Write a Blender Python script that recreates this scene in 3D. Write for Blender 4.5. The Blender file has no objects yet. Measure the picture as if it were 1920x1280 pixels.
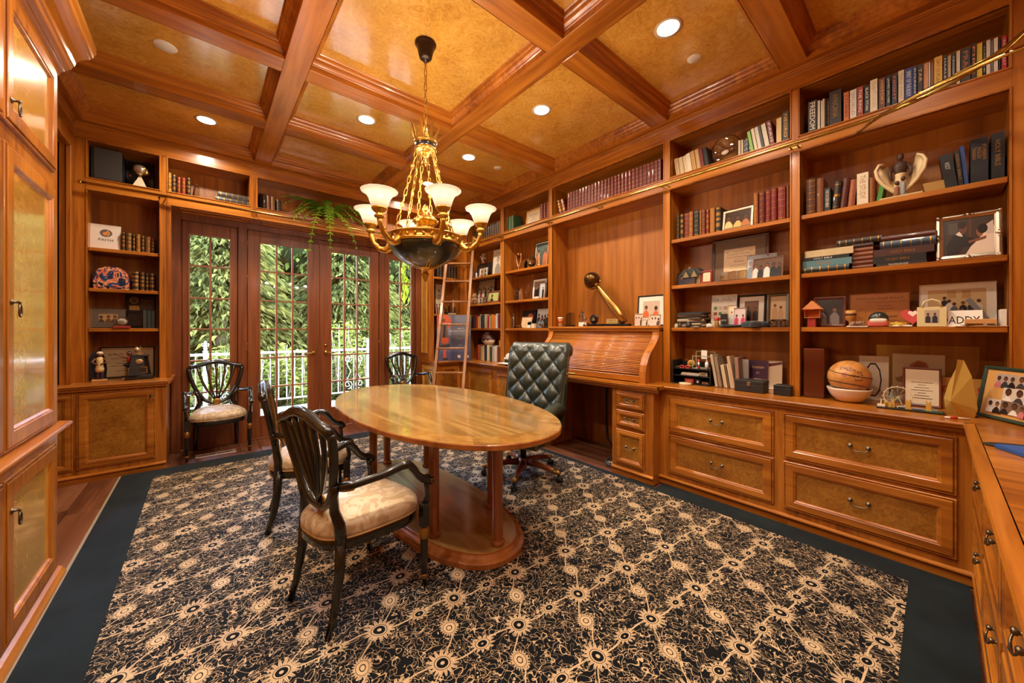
import bpy, math, random
from math import sin, cos, pi, radians as rad
from mathutils import Vector, Matrix
random.seed(7)
SC = bpy.context.scene
COL = SC.collection

# ------------------------------------------------------------------ camera
FPX, CXP, HYP, YAW, HC = 678.0, 960.0, 617.0, math.atan(578 / 678.0), 1.42
cam = bpy.data.cameras.new('camera'); camo = bpy.data.objects.new('camera', cam); COL.objects.link(camo)
cam.sensor_fit = 'HORIZONTAL'; cam.sensor_width = 36.0; cam.lens = 36.0 * FPX / 1920.0
cam.shift_y = -(640.0 - HYP) / 1920.0
cam.clip_start = 0.02; cam.clip_end = 200
camo.location = (0, 0, HC); camo.rotation_euler = (pi / 2, 0, -YAW)
SC.camera = camo

# ------------------------------------------------------------------ world, sun, exposure
SC.view_settings.view_transform = 'Standard'; SC.view_settings.look = 'None'
SC.view_settings.gamma = 1.0; SC.view_settings.use_curve_mapping = False
SC.view_settings.exposure = 0.5
SC.cycles.use_denoising = True; SC.cycles.adaptive_threshold = .03
SC.cycles.max_bounces = 8; SC.cycles.diffuse_bounces = 4; SC.cycles.glossy_bounces = 4
SC.cycles.transparent_max_bounces = 12
SC.cycles.caustics_reflective = False; SC.cycles.caustics_refractive = False
SC.cycles.sample_clamp_indirect = 6.0
wd = bpy.data.worlds.new('sky'); SC.world = wd; wd.use_nodes = True
nt = wd.node_tree; bg = nt.nodes['Background']
sky = nt.nodes.new('ShaderNodeTexSky'); sky.sky_type = 'NISHITA'; sky.sun_disc = False
sky.sun_elevation = rad(52); sky.sun_rotation = rad(76); sky.air_density = 1.0; sky.dust_density = 2.0
nt.links.new(sky.outputs[0], bg.inputs[0]); bg.inputs[1].default_value = 16.0
sl = bpy.data.lights.new('sun', 'SUN'); sl.energy = 16.0; sl.angle = rad(2.0); sl.color = (1, .95, .86)
so = bpy.data.objects.new('sun', sl); COL.objects.link(so)
so.rotation_euler = Vector((-.62, -.15, -.77)).to_track_quat('-Z', 'Y').to_euler()
DOWN_W = 18.0      # each recessed downlight
BULB_W = 11.0       # each chandelier bulb
WARM = (1.0, .86, .68)

# ------------------------------------------------------------------ pixels -> places
FWD = Vector((sin(YAW), cos(YAW), 0)); RGT = Vector((cos(YAW), -sin(YAW), 0))
def ray(x, y): return FWD + RGT * ((x - CXP) / FPX) + Vector((0, 0, (HYP - y) / FPX))
def atX(x, y, X): d = ray(x, y); return Vector((0, 0, HC)) + d * (X / d.x)
def atY(x, y, Y): d = ray(x, y); return Vector((0, 0, HC)) + d * (Y / d.y)
def atZ(x, y, Z): d = ray(x, y); return Vector((0, 0, HC)) + d * ((Z - HC) / d.z)
def ry(x, X): return atX(x, 600, X).y
def bx(x, Y): return atY(x, 600, Y).x

# ------------------------------------------------------------------ materials
MATS = {}
def newmat(name):
    m = bpy.data.materials.new(name); m.use_nodes = True
    return m, m.node_tree, m.node_tree.nodes['Principled BSDF']
def lin(c):
    return tuple(((v / 255.) / 12.92 if v / 255. <= .04045 else ((v / 255. + .055) / 1.055) ** 2.4) for v in c) + (1,)
def flat(c, rough=.55, metal=0, coat=0, spec=.5):
    k = ('flat', tuple(c), rough, metal, coat, spec)
    if k not in MATS:
        m, t, b = newmat('paint_%02x%02x%02x' % tuple(int(v) for v in c))
        b.inputs['Base Color'].default_value = lin(c); b.inputs['Roughness'].default_value = rough
        b.inputs['Metallic'].default_value = metal; b.inputs['Coat Weight'].default_value = coat
        b.inputs['Specular IOR Level'].default_value = spec
        MATS[k] = m
    return MATS[k]
def N(t, kind, **kw):
    n = t.nodes.new(kind)
    for k, v in kw.items():
        if k.startswith('_'): setattr(n, k[1:], v)
        else: n.inputs[k].default_value = v
    return n
def ramp(t, stops):
    n = t.nodes.new('ShaderNodeValToRGB'); e = n.color_ramp.elements
    while len(e) < len(stops): e.new(.5)
    for q, (p, c) in zip(e, stops): q.position = p; q.color = lin(c) if max(c) > 1 or len(c) == 3 else c
    return n
def coords(t, scale):
    tc = N(t, 'ShaderNodeTexCoord'); oi = N(t, 'ShaderNodeObjectInfo')
    mu = N(t, 'ShaderNodeVectorMath', _operation='SCALE'); t.links.new(oi.outputs['Random'], mu.inputs['Scale']); mu.inputs[0].default_value = (7.3, 5.1, 3.7)
    ad = N(t, 'ShaderNodeVectorMath', _operation='ADD'); t.links.new(tc.outputs['Object'], ad.inputs[0]); t.links.new(mu.outputs[0], ad.inputs[1])
    mp = N(t, 'ShaderNodeMapping'); mp.inputs['Scale'].default_value = scale; t.links.new(ad.outputs[0], mp.inputs[0])
    return mp
def wood(name, axis, dark, mid, light, rough=.3, coat=.25, fine=26, long=1.6, bump=.04):
    m, t, b = newmat(name)
    s = [fine] * 3; s[axis] = long
    mp = coords(t, s)
    n1 = N(t, 'ShaderNodeTexNoise', Scale=1.0, Detail=5.0, Distortion=.6); t.links.new(mp.outputs[0], n1.inputs['Vector'])
    mp2 = coords(t, [v * .12 for v in s]); n2 = N(t, 'ShaderNodeTexNoise', Scale=1.0, Detail=2.0); t.links.new(mp2.outputs[0], n2.inputs['Vector'])
    mx = N(t, 'ShaderNodeMath', _operation='MULTIPLY_ADD'); mx.inputs[1].default_value = .55
    hf = N(t, 'ShaderNodeMath', _operation='MULTIPLY'); hf.inputs[1].default_value = .45
    t.links.new(n2.outputs[0], hf.inputs[0]); t.links.new(n1.outputs[0], mx.inputs[0]); t.links.new(hf.outputs[0], mx.inputs[2])
    r = ramp(t, [(.36, dark), (.5, mid), (.64, light)]); t.links.new(mx.outputs[0], r.inputs[0]); t.links.new(r.outputs[0], b.inputs['Base Color'])
    b.inputs['Roughness'].default_value = rough; b.inputs['Coat Weight'].default_value = coat; b.inputs['Coat Roughness'].default_value = .12
    bp = N(t, 'ShaderNodeBump', Strength=bump, Distance=.002); t.links.new(n1.outputs[0], bp.inputs['Height']); t.links.new(bp.outputs[0], b.inputs['Normal'])
    return m
CH = ((128, 66, 15), (168, 98, 27), (192, 120, 40))
WX = wood('cherry_grain_x', 0, *CH); WY = wood('cherry_grain_y', 1, *CH); WZ = wood('cherry_grain_z', 2, *CH)
CB = ((124, 66, 15), (158, 92, 25), (182, 112, 36))
BKZ = wood('cherry_back_panel', 2, *CB, rough=.4, coat=.1, fine=16, long=.9)
DOORW = wood('mahogany_door', 2, (92, 44, 17), (120, 62, 27), (138, 76, 36), rough=.4, coat=.1)
TBL = wood('satinwood_table', 1, (130, 96, 46), (168, 130, 72), (190, 152, 92), rough=.14, coat=.6, fine=12, long=1.1, bump=.01)
LADW = wood('ladder_oak', 2, (108, 64, 30), (142, 90, 46), (162, 110, 60))
CHAIRB = wood('chair_base_wood', 0, (100, 44, 20), (140, 70, 36), (160, 86, 46))
def burl(name, dark, mid, light, sc=7.0, rough=.32, coat=.3):
    m, t, b = newmat(name)
    mp = coords(t, (sc, sc, sc))
    n0 = N(t, 'ShaderNodeTexNoise', Scale=.9, Detail=2.0); t.links.new(mp.outputs[0], n0.inputs['Vector'])
    n1 = N(t, 'ShaderNodeTexNoise', Scale=2.2, Detail=7.0, Roughness=.68, Distortion=3.2); t.links.new(mp.outputs[0], n1.inputs['Vector'])
    v = N(t, 'ShaderNodeTexVoronoi', Scale=3.2); t.links.new(n0.outputs[1], v.inputs['Vector'])
    v2 = N(t, 'ShaderNodeTexVoronoi', Scale=2.3); t.links.new(mp.outputs[0], v2.inputs['Vector'])
    s2 = N(t, 'ShaderNodeMath', _operation='LESS_THAN'); s2.inputs[1].default_value = .1; t.links.new(v2.outputs['Distance'], s2.inputs[0])
    a = N(t, 'ShaderNodeMath', _operation='MULTIPLY_ADD'); a.inputs[1].default_value = .7; t.links.new(n1.outputs[0], a.inputs[0])
    h = N(t, 'ShaderNodeMath', _operation='MULTIPLY'); h.inputs[1].default_value = .3; t.links.new(n0.outputs[0], h.inputs[0]); t.links.new(h.outputs[0], a.inputs[2])
    d = N(t, 'ShaderNodeMath', _operation='MULTIPLY_ADD'); d.inputs[1].default_value = -.06; t.links.new(s2.outputs[0], d.inputs[0]); t.links.new(a.outputs[0], d.inputs[2])
    r = ramp(t, [(.3, dark), (.5, mid), (.68, light)]); t.links.new(d.outputs[0], r.inputs[0]); t.links.new(r.outputs[0], b.inputs['Base Color'])
    b.inputs['Roughness'].default_value = rough; b.inputs['Coat Weight'].default_value = coat; b.inputs['Coat Roughness'].default_value = .1
    return m
BURL = burl('walnut_burl', (108, 62, 16), (152, 96, 28), (180, 126, 46))
BURLC = burl('ceiling_burl', (172, 112, 36), (206, 150, 60), (224, 174, 86), sc=5.0, rough=.2, coat=1.0)
BRASS = flat((196, 160, 84), .22, 1); GILT = flat((206, 164, 78), .32, 1); PEWTER = flat((120, 108, 92), .35, 1)
SILVER = flat((200, 190, 172), .25, 1); BRONZE = flat((112, 82, 40), .35, 1)
BLACK = flat((18, 17, 15), .28, 0, .4); BLKM = flat((22, 21, 20), .5); DKG = flat((38, 38, 36), .55)
WHITE = flat((232, 224, 210), .5); CREAM = flat((226, 208, 174), .6); PAPER = flat((236, 228, 214), .7)
INK = flat((30, 26, 24), .7); REDP = flat((168, 40, 30), .5)
def glassy(name, tint=(1, 1, 1), rough=.02, mixv=.0, gl=1.0):
    m, t, b = newmat(name); t.nodes.remove(b)
    out = t.nodes['Material Output']
    tr = N(t, 'ShaderNodeBsdfTransparent'); tr.inputs[0].default_value = tint + (1,)
    g = N(t, 'ShaderNodeBsdfGlossy'); g.inputs['Roughness'].default_value = rough
    f = N(t, 'ShaderNodeFresnel', IOR=1.5)
    a = N(t, 'ShaderNodeMath', _operation='MULTIPLY_ADD', _use_clamp=True); a.inputs[1].default_value = gl; a.inputs[2].default_value = mixv; t.links.new(f.outputs[0], a.inputs[0])
    mx = N(t, 'ShaderNodeMixShader'); t.links.new(a.outputs[0], mx.inputs[0]); t.links.new(tr.outputs[0], mx.inputs[1]); t.links.new(g.outputs[0], mx.inputs[2]); t.links.new(mx.outputs[0], out.inputs[0])
    return m
PANE = glassy('window_glass', (.97, .985, .98)); CRYS = glassy('crystal', (.9, .92, .92), .03, .13, 2.0); PLAST = glassy('clear_plastic', (.97, .97, .96), .12, .06, 1.2)
def emit(name, c, s):
    m, t, b = newmat(name); b.inputs['Base Color'].default_value = c + (1,); b.inputs['Emission Color'].default_value = c + (1,); b.inputs['Emission Strength'].default_value = s
    return m
LAMP = emit('lit_downlight', (1, .93, .8), 6.0); BULB = emit('lit_bulb', (1, .88, .66), 5.0)
def frosted():
    m, t, b = newmat('frosted_lampshade'); t.nodes.remove(b); out = t.nodes['Material Output']
    tl = N(t, 'ShaderNodeBsdfTranslucent'); tl.inputs[0].default_value = (.22, .17, .14, 1)
    tr = N(t, 'ShaderNodeBsdfTransparent'); tr.inputs[0].default_value = (1, .92, .82, 1)
    df = N(t, 'ShaderNodeBsdfPrincipled'); df.inputs['Base Color'].default_value = (.34, .27, .22, 1); df.inputs['Roughness'].default_value = .3
    df.inputs['Emission Color'].default_value = (1, .76, .56, 1); df.inputs['Emission Strength'].default_value = .3
    m1 = N(t, 'ShaderNodeMixShader', Fac=.45); t.links.new(tl.outputs[0], m1.inputs[1]); t.links.new(df.outputs[0], m1.inputs[2])
    m2 = N(t, 'ShaderNodeMixShader', Fac=.16); t.links.new(m1.outputs[0], m2.inputs[1]); t.links.new(tr.outputs[0], m2.inputs[2]); t.links.new(m2.outputs[0], out.inputs[0])
    return m
SHADE = frosted()
def objcol(name, rough=.5, grain=.25, coat=0):
    m, t, b = newmat(name); oi = N(t, 'ShaderNodeObjectInfo')
    mp = coords(t, (6, 6, 6)); n = N(t, 'ShaderNodeTexNoise', Scale=2.0, Detail=4.0); t.links.new(mp.outputs[0], n.inputs['Vector'])
    r = ramp(t, [(.3, (1 - grain, 1 - grain, 1 - grain, 1)), (.7, (1, 1, 1, 1))])
    for q in r.color_ramp.elements[:1]: q.color = (1 - grain,) * 3 + (1,)
    r.color_ramp.elements[1].color = (1, 1, 1, 1); t.links.new(n.outputs[0], r.inputs[0])
    mx = N(t, 'ShaderNodeMix', _data_type='RGBA', _blend_type='MULTIPLY'); mx.inputs[0].default_value = 1.0
    t.links.new(oi.outputs['Color'], mx.inputs[6]); t.links.new(r.outputs[0], mx.inputs[7]); t.links.new(mx.outputs[2], b.inputs['Base Color'])
    b.inputs['Roughness'].default_value = rough; b.inputs['Coat Weight'].default_value = coat
    return m
CLOTH = objcol('book_cloth', .5); LEATH = objcol('book_leather', .38, .4, .15)

# ------------------------------------------------------------------ mesh builder
class MB:
    def __init__(s): s.v = []; s.f = []; s.m = []; s.s = []
    def add(s, vs, fs, m=0, smooth=False, M=None):
        o = len(s.v)
        s.v += [tuple(M @ Vector(p)) for p in vs] if M is not None else [tuple(p) for p in vs]
        for f in fs: s.f.append([i + o for i in f]); s.m.append(m); s.s.append(smooth)
        return s
    def box(s, x0, x1, y0, y1, z0, z1, m=0, c=0, M=None):
        if x0 > x1: x0, x1 = x1, x0
        if y0 > y1: y0, y1 = y1, y0
        if z0 > z1: z0, z1 = z1, z0
        if not c:
            vs = [(x, y, z) for x in (x0, x1) for y in (y0, y1) for z in (z0, z1)]
            return s.add(vs, [(0, 1, 3, 2), (4, 6, 7, 5), (0, 4, 5, 1), (2, 3, 7, 6), (0, 2, 6, 4), (1, 5, 7, 3)], m, False, M)
        c = min(c, (x1 - x0) * .45, (y1 - y0) * .45, (z1 - z0) * .45)
        X, Y, Z = (x0, x1), (y0, y1), (z0, z1); vs = []; ix = {}
        for i in (0, 1):
            for j in (0, 1):
                for k in (0, 1):
                    sx, sy, sz = (c, -c)[i], (c, -c)[j], (c, -c)[k]
                    for a, p in enumerate(((X[i], Y[j] + sy, Z[k] + sz), (X[i] + sx, Y[j], Z[k] + sz), (X[i] + sx, Y[j] + sy, Z[k]))):
                        ix[(i, j, k, a)] = len(vs); vs.append(p)
        fs = []
        for i in (0, 1):
            q = [ix[(i, 0, 0, 0)], ix[(i, 1, 0, 0)], ix[(i, 1, 1, 0)], ix[(i, 0, 1, 0)]]; fs.append(q if i else q[::-1])
            q = [ix[(0, i, 0, 1)], ix[(0, i, 1, 1)], ix[(1, i, 1, 1)], ix[(1, i, 0, 1)]]; fs.append(q if i else q[::-1])
            q = [ix[(0, 0, i, 2)], ix[(1, 0, i, 2)], ix[(1, 1, i, 2)], ix[(0, 1, i, 2)]]; fs.append(q if i else q[::-1])
        for a in (0, 1):
            for b in (0, 1):
                fl = (a + b) % 2
                q = [ix[(a, b, 0, 0)], ix[(a, b, 0, 1)], ix[(a, b, 1, 1)], ix[(a, b, 1, 0)]]; fs.append(q if fl else q[::-1])
                q = [ix[(a, 0, b, 0)], ix[(a, 0, b, 2)], ix[(a, 1, b, 2)], ix[(a, 1, b, 0)]]; fs.append(q[::-1] if fl else q)
                q = [ix[(0, a, b, 1)], ix[(0, a, b, 2)], ix[(1, a, b, 2)], ix[(1, a, b, 1)]]; fs.append(q if fl else q[::-1])
        for i in (0, 1):
            for j in (0, 1):
                for k in (0, 1):
                    q = [ix[(i, j, k, 0)], ix[(i, j, k, 1)], ix[(i, j, k, 2)]]; fs.append(q if (i + j + k) % 2 else q[::-1])
        return s.add(vs, fs, m, False, M)
    def lathe(s, prof, n=20, M=None, m=0, smooth=True, a0=0, a1=2 * pi, sx=1, sy=1):
        full = abs(a1 - a0 - 2 * pi) < 1e-6; k = n if full else n + 1
        vs = [(r * cos(a0 + (a1 - a0) * i / n) * sx, r * sin(a0 + (a1 - a0) * i / n) * sy, z) for r, z in prof for i in range(k)]
        fs = []
        for j in range(len(prof) - 1):
            for i in range(n):
                a, b = j * k + i, j * k + (i + 1) % k
                fs.append((a, b, b + k, a + k))
        if full and prof[0][0] > 1e-5: fs.append(tuple(range(k))[::-1])
        if full and prof[-1][0] > 1e-5: fs.append(tuple((len(prof) - 1) * k + i for i in range(k)))
        return s.add(vs, fs, m, smooth, M)
    def tube(s, pts, r, n=8, m=0, closed=False, M=None, smooth=True, flatx=1.0):
        P = [Vector(p) for p in pts]; R = r if isinstance(r, (list, tuple)) else [r] * len(P)
        vs = []; up = None; L = len(P)
        for i, p in enumerate(P):
            a = P[(i - 1) % L] if (closed or i) else p; b = P[(i + 1) % L] if (closed or i < L - 1) else p
            d = (b - a).normalized() if (b - a).length > 1e-9 else Vector((0, 0, 1))
            if up is None:
                up = Vector((0, 0, 1)) if abs(d.z) < .9 else Vector((1, 0, 0))
            u = (up - d * up.dot(d)); u = u.normalized() if u.length > 1e-6 else d.orthogonal().normalized()
            w = d.cross(u); up = u
            for k in range(n):
                t = 2 * pi * k / n; vs.append(p + u * cos(t) * R[i] + w * sin(t) * R[i] * flatx)
        fs = []
        for i in range(L if closed else L - 1):
            for k in range(n):
                a, b = i * n + k, i * n + (k + 1) % n; c, d = ((i + 1) % L) * n + (k + 1) % n, ((i + 1) % L) * n + k
                fs.append((a, b, c, d))
        if not closed: fs.append(tuple(range(n))[::-1]); fs.append(tuple((L - 1) * n + k for k in range(n)))
        return s.add(vs, fs, m, smooth, M)
    def rings(s, w, h, prof, M, m=0, cap=None, capm=None):
        """concentric rectangles in the local XY plane (0..w, 0..h), profile of (inset, height along local Z)"""
        vs = []; fs = []
        for d, z in prof: vs += [(d, d, z), (w - d, d, z), (w - d, h - d, z), (d, h - d, z)]
        for j in range(len(prof) - 1):
            for i in range(4):
                a, b = j * 4 + i, j * 4 + (i + 1) % 4; fs.append((a, b, b + 4, a + 4))
        s.add(vs, fs, m, False, M)
        if cap:
            d, z = prof[-1]; s.add([(d, d, z), (w - d, d, z), (w - d, h - d, z), (d, h - d, z)], [(0, 1, 2, 3)], m if capm is None else capm, False, M)
        return s
    def prism(s, poly, z0, z1, M=None, m=0, smooth=False):
        n = len(poly); vs = [(x, y, z0) for x, y in poly] + [(x, y, z1) for x, y in poly]
        s.add(vs, [tuple(range(n))[::-1], tuple(range(n, 2 * n))], m, False, M)
        return s.add(vs, [(i, (i + 1) % n, n + (i + 1) % n, n + i) for i in range(n)], m, smooth, M)
    def ball(s, c, r, n=14, m=0, M=None, sz=1.0):
        prof = [(r * sin(pi * i / (n // 2 + 1)), -r * cos(pi * i / (n // 2 + 1)) * sz) for i in range(n // 2 + 2)]
        T = Matrix.Translation(c); return s.lathe(prof, n, T if M is None else M @ T, m)
    def sweep(s, prof, p0, p1, side, up=Vector((0, 0, 1)), m=0, smooth=False):
        """profile of (out, rise) carried from p0 to p1; side = unit vector for out"""
        p0, p1, side = Vector(p0), Vector(p1), Vector(side); n = len(prof); p0 = p0 + side * .0012; p1 = p1 + side * .0012
        vs = [p0 + side * a + up * b for a, b in prof] + [p1 + side * a + up * b for a, b in prof]
        fs = [(i, i + 1, n + i + 1, n + i) for i in range(n - 1)] + [tuple(range(n))[::-1], tuple(range(n, 2 * n))]
        return s.add(vs, fs, m, smooth)
    def mesh(s, name, mats):
        me = bpy.data.meshes.new(name); me.from_pydata(s.v, [], s.f)
        if not isinstance(mats, (list, tuple)): mats = [mats]
        for q in mats: me.materials.append(q)
        me.polygons.foreach_set('material_index', s.m); me.polygons.foreach_set('use_smooth', s.s); me.update()
        return me
    def build(s, name, mats, parent=None, M=None):
        if M is not None: s.v = [tuple(M @ Vector(p)) for p in s.v]
        return obj(name, s.mesh(name, mats), parent)
def obj(name, me, parent=None, M=None):
    o = bpy.data.objects.new(name, me); COL.objects.link(o)
    if parent: o.parent = parent
    if M is not None: o.matrix_basis = M
    return o
def tag(o, label, cat, group=None):
    o['label'] = label; o['category'] = cat
    if group: o['group'] = group
    return o
def struct(o): o['kind'] = 'structure'; return o
def thing(name, label, cat, loc=(0, 0, 0), rz=0, group=None, M=None):
    o = bpy.data.objects.new(name, None); COL.objects.link(o); o.empty_display_size = .05
    if M is not None: o.matrix_basis = M
    else: o.location = loc; o.rotation_euler = (0, 0, rz)
    return tag(o, label, cat, group)
def copy_tree(o, parent=None):
    c = o.copy(); COL.objects.link(c); c.parent = parent
    for ch in list(o.children): copy_tree(ch, c)
    return c
def T(x, y, z): return Matrix.Translation((x, y, z))
def RZ(a): return Matrix.Rotation(a, 4, 'Z')
def RX(a): return Matrix.Rotation(a, 4, 'X')
def RY(a): return Matrix.Rotation(a, 4, 'Y')
def S(x, y, z): return Matrix.Diagonal((x, y, z, 1))
def frame(o, X, Y, Z):
    M = Matrix((X, Y, Z)).transposed().to_4x4(); M.translation = Vector(o); return M
# local frames of the four faces: u to the right for someone facing the surface, v up, w out of it
def faceR(x, y, z): return frame((x, y, z), (0, -1, 0), (0, 0, 1), (-1, 0, 0))     # looks to -x (right wall)
def faceB(x, y, z): return frame((x, y, z), (1, 0, 0), (0, 0, 1), (0, -1, 0))      # looks to -y (back wall)
def faceL(x, y, z): return frame((x, y, z), (0, 1, 0), (0, 0, 1), (1, 0, 0))       # looks to +x (left wall)
def faceF(x, y, z): return frame((x, y, z), (-1, 0, 0), (0, 0, 1), (0, 1, 0))      # looks to +y (front wall)
TXT = {}
def text(s, bold=False):
    """flat letters: verts in 2-D, scaled so the block is 1 wide, and its height"""
    if s not in TXT:
        cu = bpy.data.curves.new('t', 'FONT'); cu.body = s; cu.resolution_u = 2; cu.align_x = 'CENTER'; cu.space_line = .9
        if bold: cu.offset = .02
        o = bpy.data.objects.new('t', cu); COL.objects.link(o); bpy.context.view_layer.update()
        me = bpy.data.meshes.new_from_object(o.evaluated_get(bpy.context.evaluated_depsgraph_get()))
        vs = [tuple(v.co) for v in me.vertices]; fs = [tuple(p.vertices) for p in me.polygons]
        bpy.data.objects.remove(o); bpy.data.curves.remove(cu); bpy.data.meshes.remove(me)
        x0 = min(v[0] for v in vs); x1 = max(v[0] for v in vs); y0 = min(v[1] for v in vs); y1 = max(v[1] for v in vs); w = max(x1 - x0, 1e-6)
        TXT[s] = ([((v[0] - x0) / w, (v[1] - y0) / w, 0) for v in vs], fs, (y1 - y0) / w)
    return TXT[s]
def put_text(mb, s, M, w, h=None, m=0, z=.0006):
    """write s in the local XY plane of M, w wide (and squeezed to h high when given), from the local origin"""
    vs, fs, q = text(s); k = (h / q) if h else w
    mb.add([(x * w, y * k, z) for x, y, _ in vs], fs, m, False, M); return mb
# ================================================================== the room
XS, YS, XL, YF = 3.473, 5.36, -0.953, -0.40          # shelf faces: right, back, left, front
XBK, YBK = 3.81, 5.69                                # backs of the shelves
ZB, ZP = 3.43, 3.55                                  # beam undersides, ceiling panels
ZC = 0.905                                           # worktop
ROWT = (2.905, 3.26)                                 # top row of pigeon holes
ZR2 = 2.776                                          # head of the tall bays
def floor_mat():
    return wood('floor_oak', 1, (72, 40, 26), (108, 64, 42), (134, 86, 60), rough=.3, coat=.3, fine=14, long=1.2)
FLW = floor_mat()
fl = struct(MB().box(-1.3, 4.0, -.6, 5.9, -.12, -.012, 0).build('floor', FLW))
pk = MB().box(.002, .188, 0, 1, -.012, 0, 0, .0015).mesh('plank', FLW)
def plank(x, y0, y1):
    o = obj('plank', pk, fl); o.location = (x, y0, 0); o.scale = (1, y1 - y0, 1)
for i in range(3):
    for y0, y1 in ((1.2, 2.9), (2.9, 4.3), (4.3, 5.69)): plank(-1.19 + .19 * i, y0 + .12 * (i % 2) * (y0 > 1.3), y1 + .12 * (i % 2) * (y1 < 5.6))
for i in range(18): plank(-.62 + .19 * i, 5.0, 5.72)
for i in range(5): plank(2.95 + .19 * i, 1.9, 3.3)

def rug_mat():
    m, t, b = newmat('rug_floral_field'); L = t.links
    tc = N(t, 'ShaderNodeTexCoord')
    nz = N(t, 'ShaderNodeTexNoise', Scale=7.0, Detail=1.0); L.new(tc.outputs['Object'], nz.inputs['Vector'])
    sb = N(t, 'ShaderNodeVectorMath', _operation='SUBTRACT'); sb.inputs[1].default_value = (.5, .5, .5); L.new(nz.outputs['Color'], sb.inputs[0])
    sc = N(t, 'ShaderNodeVectorMath', _operation='SCALE'); sc.inputs['Scale'].default_value = .03; L.new(sb.outputs[0], sc.inputs[0])
    wp = N(t, 'ShaderNodeVectorMath', _operation='ADD'); L.new(tc.outputs['Object'], wp.inputs[0]); L.new(sc.outputs[0], wp.inputs[1])
    rot = N(t, 'ShaderNodeMapping'); rot.inputs['Rotation'].default_value = (0, 0, rad(8)); L.new(wp.outputs[0], rot.inputs[0])
    def M_(op, a, bb=None, c=None, cl=False):
        n = N(t, 'ShaderNodeMath', _operation=op, _use_clamp=cl)
        for i, q in enumerate((a, bb, c)):
            if q is None: continue
            if isinstance(q, (int, float)): n.inputs[i].default_value = q
            else: L.new(q, n.inputs[i])
        return n.outputs[0]
    masks = []; darks = []
    def lattice(px, py, ox, oy, R, petals, amp, el, hole, core):
        s = N(t, 'ShaderNodeSeparateXYZ'); L.new(rot.outputs[0], s.inputs[0])
        v = M_('ADD', M_('MULTIPLY', s.outputs[1], 1 / py), oy)
        row = M_('FLOOR', v); fy = M_('SUBTRACT', M_('FRACT', v), .5)
        u = M_('ADD', M_('ADD', M_('MULTIPLY', s.outputs[0], 1 / px), ox), M_('MULTIPLY', M_('MODULO', M_('ABSOLUTE', row), 2.0), .5))
        fx = M_('SUBTRACT', M_('FRACT', u), .5)
        X = M_('MULTIPLY', fx, px); Y = M_('MULTIPLY', fy, py * el)
        r = M_('SQRT', M_('ADD', M_('MULTIPLY', X, X), M_('MULTIPLY', Y, Y)))
        th = M_('ARCTAN2', Y, X)
        edge = M_('ADD', M_('MULTIPLY', M_('COSINE', M_('MULTIPLY', th, petals)), amp), R)
        masks.append(M_('LESS_THAN', r, edge))
        dk = M_('MULTIPLY', M_('LESS_THAN', r, hole[1]), M_('GREATER_THAN', r, hole[0])); darks.append(dk)
        ck = M_('MULTIPLY', M_('LESS_THAN', r, core[1]), M_('GREATER_THAN', r, core[0])); darks.append(ck)
        darks.append(M_('MULTIPLY', M_('LESS_THAN', r, edge), M_('MULTIPLY', M_('GREATER_THAN', r, R * .62), M_('GREATER_THAN', M_('COSINE', M_('MULTIPLY', th, petals * 2)), .93))))
        return X, Y
    Xa, Ya = lattice(.38, .32, 0, 0, .055, 15, .014, 1.0, (.031, .034), (.009, .025))
    lattice(.38, .32, .5, 0, .048, 13, .013, 1.5, (.030, .033), (.005, .022))
    lattice(.38, .32, .25, .5, .038, 22, .007, .85, (.027, .029), (.010, .014))
    # vines between the rosettes
    masks.append(M_('LESS_THAN', M_('ABSOLUTE', M_('ADD', Ya, M_('MULTIPLY', M_('SINE', M_('MULTIPLY', Xa, 16.5)), .014))), .0036))
    masks.append(M_('LESS_THAN', M_('ABSOLUTE', M_('SUBTRACT', M_('MULTIPLY', Ya, .84), Xa)), .0036))
    # scrolling tendrils, little leaves and buds
    for sc_, di, lo, wd_ in ((14., 1.3, .5, .011), (18., 1.8, .45, .012), (16., 1.6, .56, .010)):
        n1 = N(t, 'ShaderNodeTexNoise', Scale=sc_, Detail=0.0, Distortion=di); L.new(tc.outputs['Object'], n1.inputs['Vector'])
        masks.append(M_('LESS_THAN', M_('ABSOLUTE', M_('SUBTRACT', n1.outputs[0], lo)), wd_))
    for sc_, th_ in ((26., .12), (34., .10)):
        n2 = N(t, 'ShaderNodeTexVoronoi', Scale=sc_); L.new(wp.outputs[0], n2.inputs['Vector']); masks.append(M_('LESS_THAN', n2.outputs['Distance'], th_))
    a = masks[0]
    for q in masks[1:]: a = M_('MAXIMUM', a, q)
    d = darks[0]
    for q in darks[1:]: d = M_('MAXIMUM', d, q)
    fac = M_('MULTIPLY', a, M_('SUBTRACT', 1.0, d))
    fine = N(t, 'ShaderNodeTexNoise', Scale=420.0, Detail=1.0); L.new(tc.outputs['Object'], fine.inputs['Vector'])
    fac = M_('MULTIPLY', fac, M_('ADD', M_('MULTIPLY', fine.outputs[0], .7), .62), None, True)
    r = ramp(t, [(.0, (14, 16, 19)), (1.0, (204, 174, 136))]); L.new(fac, r.inputs[0]); L.new(r.outputs[0], b.inputs['Base Color'])
    b.inputs['Roughness'].default_value = .85; b.inputs['Specular IOR Level'].default_value = .12; b.inputs['Sheen Weight'].default_value = .06; b.inputs['Sheen Roughness'].default_value = .4
    bp = N(t, 'ShaderNodeBump', Strength=.35, Distance=.003); L.new(fac, bp.inputs['Height']); L.new(bp.outputs[0], b.inputs['Normal'])
    return m
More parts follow.
